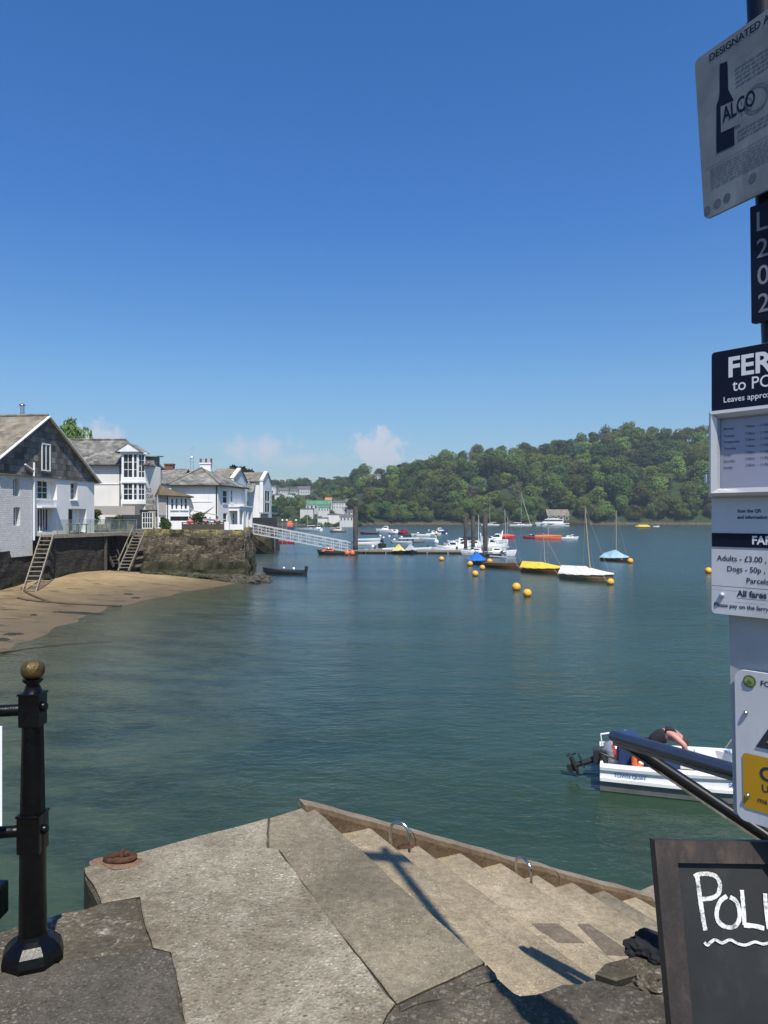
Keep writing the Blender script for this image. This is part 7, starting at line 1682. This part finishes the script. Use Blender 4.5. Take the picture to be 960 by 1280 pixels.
# cockpit well, foredeck
xi = lambda s: L_ * (s - .5)
mb = MB(); zf = .14; n_in = [(r[-1].x, r[-1].y, r[-1].z) for r in rows]; nc = 12
for sgn in (1, -1):
    for i in range(nc): a, b = n_in[i], n_in[i + 1]; q4 = [V((a[0], a[1] * sgn, a[2])), V((b[0], b[1] * sgn, b[2])), V((b[0], b[1] * sgn * .95, zf)), V((a[0], a[1] * sgn * .95, zf))]; mb.add(q4 if sgn > 0 else q4[::-1], [(0, 1, 2, 3)])
mb.quad(*[V(p) for p in ((n_in[0][0], -n_in[0][1], zf), (n_in[nc][0], -n_in[nc][1], zf), (n_in[nc][0], n_in[nc][1], zf), (n_in[0][0], n_in[0][1], zf))])
mb.quad(*[V(p) for p in ((n_in[nc][0], -n_in[nc][1], zf), (n_in[nc][0], -n_in[nc][1], n_in[nc][2] + .1), (n_in[nc][0], n_in[nc][1], n_in[nc][2] + .1), (n_in[nc][0], n_in[nc][1], zf))])
mb.build('cockpit', MAT['hull_white'], t_)
mb = MB()
for i in range(nc, prof_n - 1):
    a, b = n_in[i], n_in[i + 1]
    ha = .1 * (1 - (i - nc) / (prof_n - 1 - nc)); hb = .1 * (1 - (i + 1 - nc) / (prof_n - 1 - nc))
    for sgn in (1, -1): q4 = [V((a[0], a[1] * sgn, a[2])), V((b[0], b[1] * sgn, b[2])), V((b[0], 0, b[2] + hb + .05)), V((a[0], 0, a[2] + ha + .05))]; mb.add(q4 if sgn > 0 else q4[::-1], [(0, 1, 2, 3)], 0, True)
mb.build('foredeck', MAT['hull_white'], t_)
mb = MB(); wx = n_in[nc][0]; mb.tube([(wx - .05, .62, .66), (wx + .12, .5, .98), (wx + .12, -.5, .98), (wx - .05, -.62, .66)], .015, 6); ws = mb.build('windscreen', MAT['steel'], t_)
mb = MB(); mb.quad((wx - .04, .6, .67), (wx - .04, -.6, .67), (wx + .12, -.49, .97), (wx + .12, .49, .97)); mb.build('screen', MAT['perspex'], ws)
mb = MB(); mb.box((xi(.13), 0.15, .52), (.42, .9, .74), None, 0, .06); mb.build('stern_seat', MAT['cover_navy'], t_)
mb = MB(); mb.box((xi(.27), -.28, .44), (.62, .72, .6), None, 0, .1); mb.build('cushion', MAT['cover_navy'], t_)
mb = MB(); mb.box((xi(.46), .1, .42), (.4, .42, .56), None, 0, .06); mb.build('console', MAT['hull_white'], t_)
mb = MB(); P = [V((xi(.165) + .08 * math.cos(a), -.50 + .16 * math.cos(a), .66 + .22 * math.sin(a))) for a in [2 * PI * k / 20 for k in range(21)]]; mb.tube(P, .055, 10); lb = mb.build('lifebuoy', MAT['orange_plastic'], t_)
mb = MB()
for k in range(4): a = PI / 4 + PI / 2 * k; c = V((xi(.165) + .08 * math.cos(a), -.50 + .16 * math.cos(a), .66 + .22 * math.sin(a))); mb.ball(c, .062, 8, 6)
mb.build('white_band', MAT['hull_white'], lb)
# lettering on the near side
row_y = lambda s: -(B_ / 2 * half_breadth(s, .93)) * .957 - .012
def on_side(x, z): s = x / L_ + .5; return V((x + .0, row_y(s), z))
MAT['boat_blue'] = paint('blue_lettering', (.03, .10, .36), .5, 0, .03)
mb = MB(); mb.text('TOWN QUAY', .125, lambda x, y: on_side(xi(.06) + x, .33 + y), .012, 0, .75); mb.build('lettering', MAT['boat_blue'], t_); mb = MB(); mb.text('SELF DRIVE', .135, lambda x, y: on_side(xi(.525) + x, .35 + y), .012, 0, .85); mb.build('lettering', MAT['boat_blue'], t_)
# outboard, tilted up
M = Matrix.Rotation(rad(66), 3, 'Y'); piv = V((xi(0) - .04, -.05, .44))
tf_ = lambda p: piv + M @ V(p)
ob_root = MB()
bm = bmesh.new(); bmesh.ops.create_cube(bm, size=1); bmesh.ops.scale(bm, vec=(.40, .26, .44), verts=bm.verts); bmesh.ops.bevel(bm, geom=list(bm.edges), offset=.085, segments=3, affect='EDGES')
mbx = MB(); mbx.add([tf_(v.co + V((-.04, 0, .36))) for v in bm.verts], [[v.index for v in f.verts] for f in bm.faces], 0, True); bm.free()
cowl = mbx.build('outboard_cowling', paint('silver_cowling', (.45, .46, .47), .3, .5, .06), t_)
mb = MB(); mb.box(tf_((-.0, 0, .12)), (.34, .235, .09), M, 0, .03); mb.build('lower_cowling', MAT['dark_trim'], cowl)
mb = MB(); mb.box(tf_((-.04, -.134, .40)), (.30, .012, .06), M); mb.build('red_stripe', MAT['cover_red'], cowl)
mb = MB(); mb.tube([tf_((-.0, 0, .08)), tf_((-.0, 0, -.28)), tf_((-.01, 0, -.48))], [.075, .055, .05], 10); mb.box(tf_((-.06, 0, -.33)), (.30, .14, .025), M, 0, .01); mb.tube([tf_((.18, 0, -.50)), tf_((.06, 0, -.50)), tf_((-.2, 0, -.50))], [.02, .055, .045], 10); mb.box(tf_((.02, 0, -.59)), (.16, .02, .16), M, 0, .008); leg = mb.build('outboard_leg', MAT['black_rubber'], t_)
mb = MB()
for k in range(3):
    a = 2 * PI * k / 3; R_ = Matrix.Rotation(a, 3, 'X'); mb.add([tf_(V((-.23, 0, -.50)) + R_ @ V(p)) for p in ((-.01, -.015, .02), (.02, .03, .02), (.03, .06, .1), (0, .03, .13), (-.02, -.03, .11))], [(0, 1, 2, 3, 4), (4, 3, 2, 1, 0)])
mb.tube([tf_((-.18, 0, -.50)), tf_((-.28, 0, -.50))], [.04, .015], 10); mb.build('propeller', MAT['dark_trim'], leg)
mb = MB(); mb.box((xi(0) - .06, -.05, .50), (.14, .28, .30), None, 0, .03); mb.tube([(xi(0) - .1, .1, .6), (xi(0) + .1, .2, .62), (xi(0) + .3, .05, .42)], .02, 6); mb.tube([(xi(0) + .0, -.2, .6), (xi(0) + .22, -.3, .55), (xi(0) + .4, -.1, .45)], .018, 6); mb.build('motor_bracket', MAT['dark_trim'], t_)
mb = MB(); mb.tube([(xi(0) + .05, .35, .6), (xi(0) + .02, .35, .82), (xi(.12), .6, .86), (xi(.2), .74, .62)], .02, 8); mb.build('stern_rail', MAT['hull_white'], t_)
mb = MB(); mb.box((xi(.12), -.25, .27), (.34, .3, .26), None, 0, .05); mb.build('fuel_tank', MAT['cover_red'], t_)

# person bending over in the boat
wp_ = ctr + fwd * (xi(.285)) + side * .25
t_ = thing('person', 'person in a black sleeveless top bending forward in the white hire boat', 'person', (wp_.x, wp_.y, .09), hd)
J = [(-.26, 0, .60), (-.12, 0, .75), (.06, 0, .875), (.20, 0, .90),      # pelvis, waist, chest, shoulders
     (.28, 0, .83), (.35, 0, .74), (.40, 0, .66),                         # neck, head, crown
     (.20, .20, .87), (.40, .27, .72), (.42, .20, .47), (.44, .18, .39),  # far arm
     (.20, -.20, .87), (.38, -.28, .74), (.42, -.20, .49), (.44, -.18, .41),  # near arm
     (-.22, .12, .55), (.10, .15, .42), (-.16, .15, .08), (.02, .16, .04),
     (-.22, -.12, .55), (.10, -.15, .42), (-.16, -.15, .08), (.02, -.16, .04)]
E_ = [(0, 1), (1, 2), (2, 3), (3, 4), (4, 5), (5, 6), (3, 7), (7, 8), (8, 9), (9, 10), (3, 11), (11, 12), (12, 13), (13, 14), (0, 15), (15, 16), (16, 17), (17, 18), (0, 19), (19, 20), (20, 21), (21, 22)]
R_ = [.15, .14, .155, .13, .06, .105, .085, .075, .055, .04, .035, .075, .055, .04, .035, .1, .075, .05, .04, .1, .075, .05, .04]
body = skin_body('body', J, E_, R_, MAT['skin'], t_)
for sgn in (1, -1):                       # fingers closing on the gunwale lines they hold
    me = []; b0 = V(J[10 if sgn > 0 else 14])
    for f_ in range(5):
        o_ = V((.02, (f_ - 2) * .017, -.02)); J2 = [b0, b0 + o_ * 1.4, b0 + o_ * 1.4 + V((.03, 0, -.035)), b0 + o_ * 1.4 + V((.02, 0, -.065))] if f_ < 4 else [b0, b0 + V((-.01, .03 * -sgn, -.02)), b0 + V((0, .045 * -sgn, -.045)), b0 + V((.015, .04 * -sgn, -.06))]
        skin_body('finger', J2, [(0, 1), (1, 2), (2, 3)], [.012, .009, .0085, .007], MAT['skin'], body, 1)
skin_body('vest', [(-.24, 0, .63), (-.12, 0, .76), (.06, 0, .885), (.16, 0, .905), (.17, .11, .885), (.17, -.11, .885)], [(0, 1), (1, 2), (2, 3), (3, 4), (3, 5)], [.165, .165, .175, .15, .10, .10], MAT['black_cloth'], t_)
skin_body('shorts', [J[0], J[15], (.0, .145, .47), J[19], (.0, -.145, .47)], [(0, 1), (1, 2), (0, 3), (3, 4)], [.17, .125, .1, .125, .1], MAT['black_cloth'], t_)
mb = MB(); mb.ball((.375, 0, .735), .108, 14, 10, sc=(1.0, .9, .98), M=Matrix.Rotation(rad(40), 3, 'Y')); mb.build('hair', MAT['hair'], t_)
mb = MB(); mb.ball((.51, 0, .885), .022, 8, 6, sc=(1, .8, 1.4)); mb.ball((.40, .1, .96), .024, 8, 6, sc=(.6, .4, 1)); mb.ball((.40, -.1, .96), .024, 8, 6, sc=(.6, .4, 1)); mb.build('nose_and_ears', MAT['skin'], t_) if False else None

# ------------------------------------------------------------------ houses across the water
def far_house(px, py_base, wpx, hpx, d, label, wall=None, roof=None, roof_h=.35, axis='x', wins=(0, 0), name='far_house', cat='house', depth=7.0, chim=0, group=None):
    x = (px - CX) / FOC * d; w = wpx * d / FOC; zb = zz_at(py_base, d); h = hpx * d / FOC; ze_ = zb + h * (1 - roof_h)
    t_ = gable_house(name, label, cat, x - w / 2, d - depth / 2, x + w / 2, d + depth / 2, zb - 5, ze_, zb + h, wall or MAT['far_white'], roof or MAT['slate_far'], axis, .25)
    fc = Fac((x - w / 2, d - depth / 2), (x + w / 2, d - depth / 2)); nx_, ny_ = wins
    for i in range(nx_):
        for j in range(ny_):
            cw = w / nx_; ch = (ze_ - zb) / ny_; window(fc, (cw * (i + .22), zb + ch * (j + .25), cw * (i + .78), zb + ch * (j + .85)), t_, 1, 1, -.06, .14, .1, sill=False)
    if chim: chimney(t_, (x + w * .3, d), 1.0, .8, zb + h - .6, zb + h + 1.4, MAT['brick'], 0)
    if group: t_['group'] = group
    return t_
far_house(467.5, 600, 16, 7.5, 600, 'white hilltop house with chimneys beside the thin tree', wins=(5, 1), chim=1)
far_house(368, 616.5, 10, 5.5, 560, 'grey-roofed house on the village hillside left of the gabled one', MAT['pale_blue_wall'], wins=(3, 1), roof_h=.5)
far_house(380.5, 617, 15, 9, 575, 'grey house with several gables on the village hillside', MAT['pale_blue_wall'], wins=(5, 2), axis='x', chim=1)
far_house(355, 616.5, 12, 6.5, 550, 'long grey terrace house on the village hillside', MAT['pale_blue_wall'], wins=(4, 1), roof_h=.5)
far_house(342, 612, 7, 5, 540, 'small white house at the left end of the village hillside', wins=(2, 1), roof_h=.3)
far_house(337, 618, 6, 5, 500, 'white house half hidden behind the balconied building', wins=(1, 1))
far_house(364.5, 620, 8, 3.5, 500, 'low white outbuilding below the grey terrace house', roof=MAT['slate_far'], roof_h=.35)
far_house(348, 620, 7, 2.6, 480, 'low white shed on the slope below the terrace house', roof=MAT['slate_far'], roof_h=.45)
far_house(398, 637.5, 30, 11.5, 440, 'long pale house with green roof across the water', MAT['pale_blue_wall'], MAT['roof_green'], .42, wins=(6, 1))
far_house(405, 640, 14, 8, 425, 'white gabled wing below the green roof', roof=MAT['roof_green'], wins=(4, 1), roof_h=.3)
far_house(411, 627.5, 8, 5.5, 455, 'small building with orange roof beside the green-roofed house', MAT['cream_wall'], MAT['roof_orange'], .6)
far_house(429, 636, 25, 10, 435, 'white long-fronted house with two rows of dark windows across the water', wins=(7, 2), roof_h=.22)
far_house(439, 628.5, 15, 5, 470, 'pale house above the long-fronted white one', MAT['cream_wall'], roof_h=.5)
far_house(433, 640, 9, 6, 425, 'white gabled house just below the long-fronted one', wins=(2, 1), axis='y')
far_house(439.5, 644.5, 11, 8, 418, 'white house with arched-looking gable above the shore', wins=(2, 1), roof_h=.45, chim=1)
far_house(433.5, 652, 17, 9, 402, 'lowest white house by the shore across the water', wins=(4, 1), roof_h=.35)
far_house(384, 638.5, 16, 3, 420, 'low white terrace wall house left under the green roof', wins=(0, 0), roof_h=.2)
far_house(418, 646, 16, 3.5, 410, 'low cream terrace building above the rocks', MAT['cream_wall'], roof_h=.2)
far_house(404, 649.5, 12, 2.6, 400, 'thin cream terrace strip low above the rocks', MAT['cream_wall'], roof_h=.15)
far_house(450, 640.5, 12, 3.5, 430, 'low pale building right of the tall pile across the water', MAT['cream_wall'], roof_h=.4)
bh = far_house(696, 652, 27, 15, 447, 'stone boathouse with grey slate roof under the trees', MAT['rubble'], MAT['slate_brown'], .5, wins=(4, 1), name='boathouse', cat='boathouse', depth=9)
mb = MB(); mb.box(((706 - CX) / FOC * 449, 444, 1.4), (26, 5, 3.0)); tag(mb.build('landing_stage', MAT['rubble']), 'stone landing below the boathouse and the big white motor yacht', 'landing')
SUN_K = 5.0; SKY_DUST = .5; SKY_OZONE = 2.0; SKY_SAT = 1.25; SKY_K = .13; EXPOSURE = .25; CLOUD = (4.3, 4.65, 5.2)
SKY_LOW = (.57, .61, .67); SKY_MID = (.65, .77, .85); SKY_HI = (.47, .73, .99); SKY_TOP = (.39, .74, 1.0)
HAZE = .0003
# ------------------------------------------------------------------ the summer haze over the estuary
m, nt, out = new_mat('haze_air'); g = G(nt)
pv = g.n('VolumePrincipled', ins={'Color': c4((.80, .88, 1.0)), 'Density': HAZE, 'Anisotropy': .3}); g.link(pv.outputs[0], out.inputs['Volume'])
mb = MB(); mb.box((0, 650, 55.5), (2640, 2140, 125)); hz = mb.build('haze', m); hz['kind'] = 'stuff'
# ------------------------------------------------------------------ light, sky, camera
SUN_H = V((.265, -.964, 0)).normalized(); EL = rad(58)
sd = V((SUN_H.x * math.cos(EL), SUN_H.y * math.cos(EL), math.sin(EL)))
L = bpy.data.lights.new('sun', 'SUN'); L.energy = SUN_K; L.angle = rad(.55); L.color = (1, .94, .84)
lo = bpy.data.objects.new('sun', L); COL.objects.link(lo); lo.rotation_euler = sd.to_track_quat('Z', 'Y').to_euler()
w = bpy.data.worlds.new('World'); S.world = w; w.use_nodes = True
nt = w.node_tree; nt.nodes.clear(); g = G(nt)
sky = g.n('TexSky', sky_type='NISHITA', sun_disc=False, sun_elevation=EL, sun_rotation=math.atan2(SUN_H.x, SUN_H.y), altitude=0.0, air_density=1.0, dust_density=SKY_DUST, ozone_density=SKY_OZONE)
dirv = g.n('TexCoord').outputs['Generated']
sx = g.n('SeparateXYZ'); g.link(dirv, sx.inputs[0])
az = g.math('DIVIDE', sx.outputs[0], g.math('MAXIMUM', sx.outputs[1], .05)); el = g.math('DIVIDE', sx.outputs[2], g.math('MAXIMUM', sx.outputs[1], .05))
cv = g.n('CombineXYZ'); g.link(az, cv.inputs[0]); g.link(el, cv.inputs[1])
nz = g.noise(cv.outputs[0], 48.0, 7, .6, .3)
tot = None
for (px_, py_, rx, ry, k_) in ((472, 566, 34, 28, 1.0), (325, 562, 50, 18, .45), (118, 548, 42, 20, .75), (375, 576, 55, 10, .3), (540, 580, 70, 10, .3)):
    a_ = g.math('DIVIDE', g.math('SUBTRACT', az, (px_ - CX) / FOC), rx / FOC); b_ = g.math('DIVIDE', g.math('SUBTRACT', el, (HY - py_) / FOC), ry / FOC)
    r_ = g.math('SQRT', g.math('ADD', g.math('MULTIPLY', a_, a_), g.math('MULTIPLY', b_, b_)))
    f_ = g.math('MULTIPLY', g.math('SUBTRACT', 1.1, g.math('ADD', r_, g.math('MULTIPLY', g.math('SUBTRACT', nz, .5), 3.0)), clamp=True), k_)
    tot = f_ if tot is None else g.math('MAXIMUM', tot, f_)
front = g.math('GREATER_THAN', sx.outputs[1], .1)
tot = g.math('MULTIPLY', g.math('MULTIPLY', g.math('MULTIPLY', tot, 1.9, clamp=True), .9), front)
skyc = g.n('HueSaturation', ins={'Saturation': SKY_SAT, 'Value': 1.0}); g.link(sky.outputs[0], skyc.inputs['Color'])
elr = g.n('MapRange', ins={1: 0.0, 2: .6, 3: 0.0, 4: 1.0}); g.link(sx.outputs[2], elr.inputs[0])
skt = g.mix(1.0, skyc.outputs[0], g.ramp(elr.outputs[0], [(0.0, SKY_LOW), (.3, SKY_MID), (.62, SKY_HI), (1.0, SKY_TOP)]), 'MULTIPLY')
col = g.mix(tot, skt, CLOUD)
bg = g.n('Background', ins={'Strength': SKY_K}); g.link(col, bg.inputs[0])
wo = g.n('OutputWorld'); g.link(bg.outputs[0], wo.inputs[0])
cam = bpy.data.cameras.new('camera'); co = bpy.data.objects.new('camera', cam); COL.objects.link(co); S.camera = co
cam.sensor_fit = 'VERTICAL'; cam.sensor_height = 36; cam.sensor_width = 27; cam.lens = 36 * FOC / 1280; cam.shift_y = (HY - 640) / 1280
cam.clip_start = .05; cam.clip_end = 20000
co.location = (0, 0, EYE); co.rotation_euler = (PI / 2, 0, 0)
S.render.engine = 'CYCLES'; S.render.resolution_x = 768; S.render.resolution_y = 1024
S.cycles.max_bounces = 6; S.cycles.transparent_max_bounces = 10; S.cycles.caustics_reflective = False; S.cycles.caustics_refractive = False
S.cycles.use_denoising = True
try: S.cycles.denoiser = 'OPENIMAGEDENOISE'
except Exception: pass
S.cycles.sample_clamp_indirect = 6.0
S.view_settings.view_transform = 'Standard'; S.view_settings.look = 'None'; S.view_settings.gamma = 1; S.view_settings.use_curve_mapping = False
S.view_settings.exposure = EXPOSURE
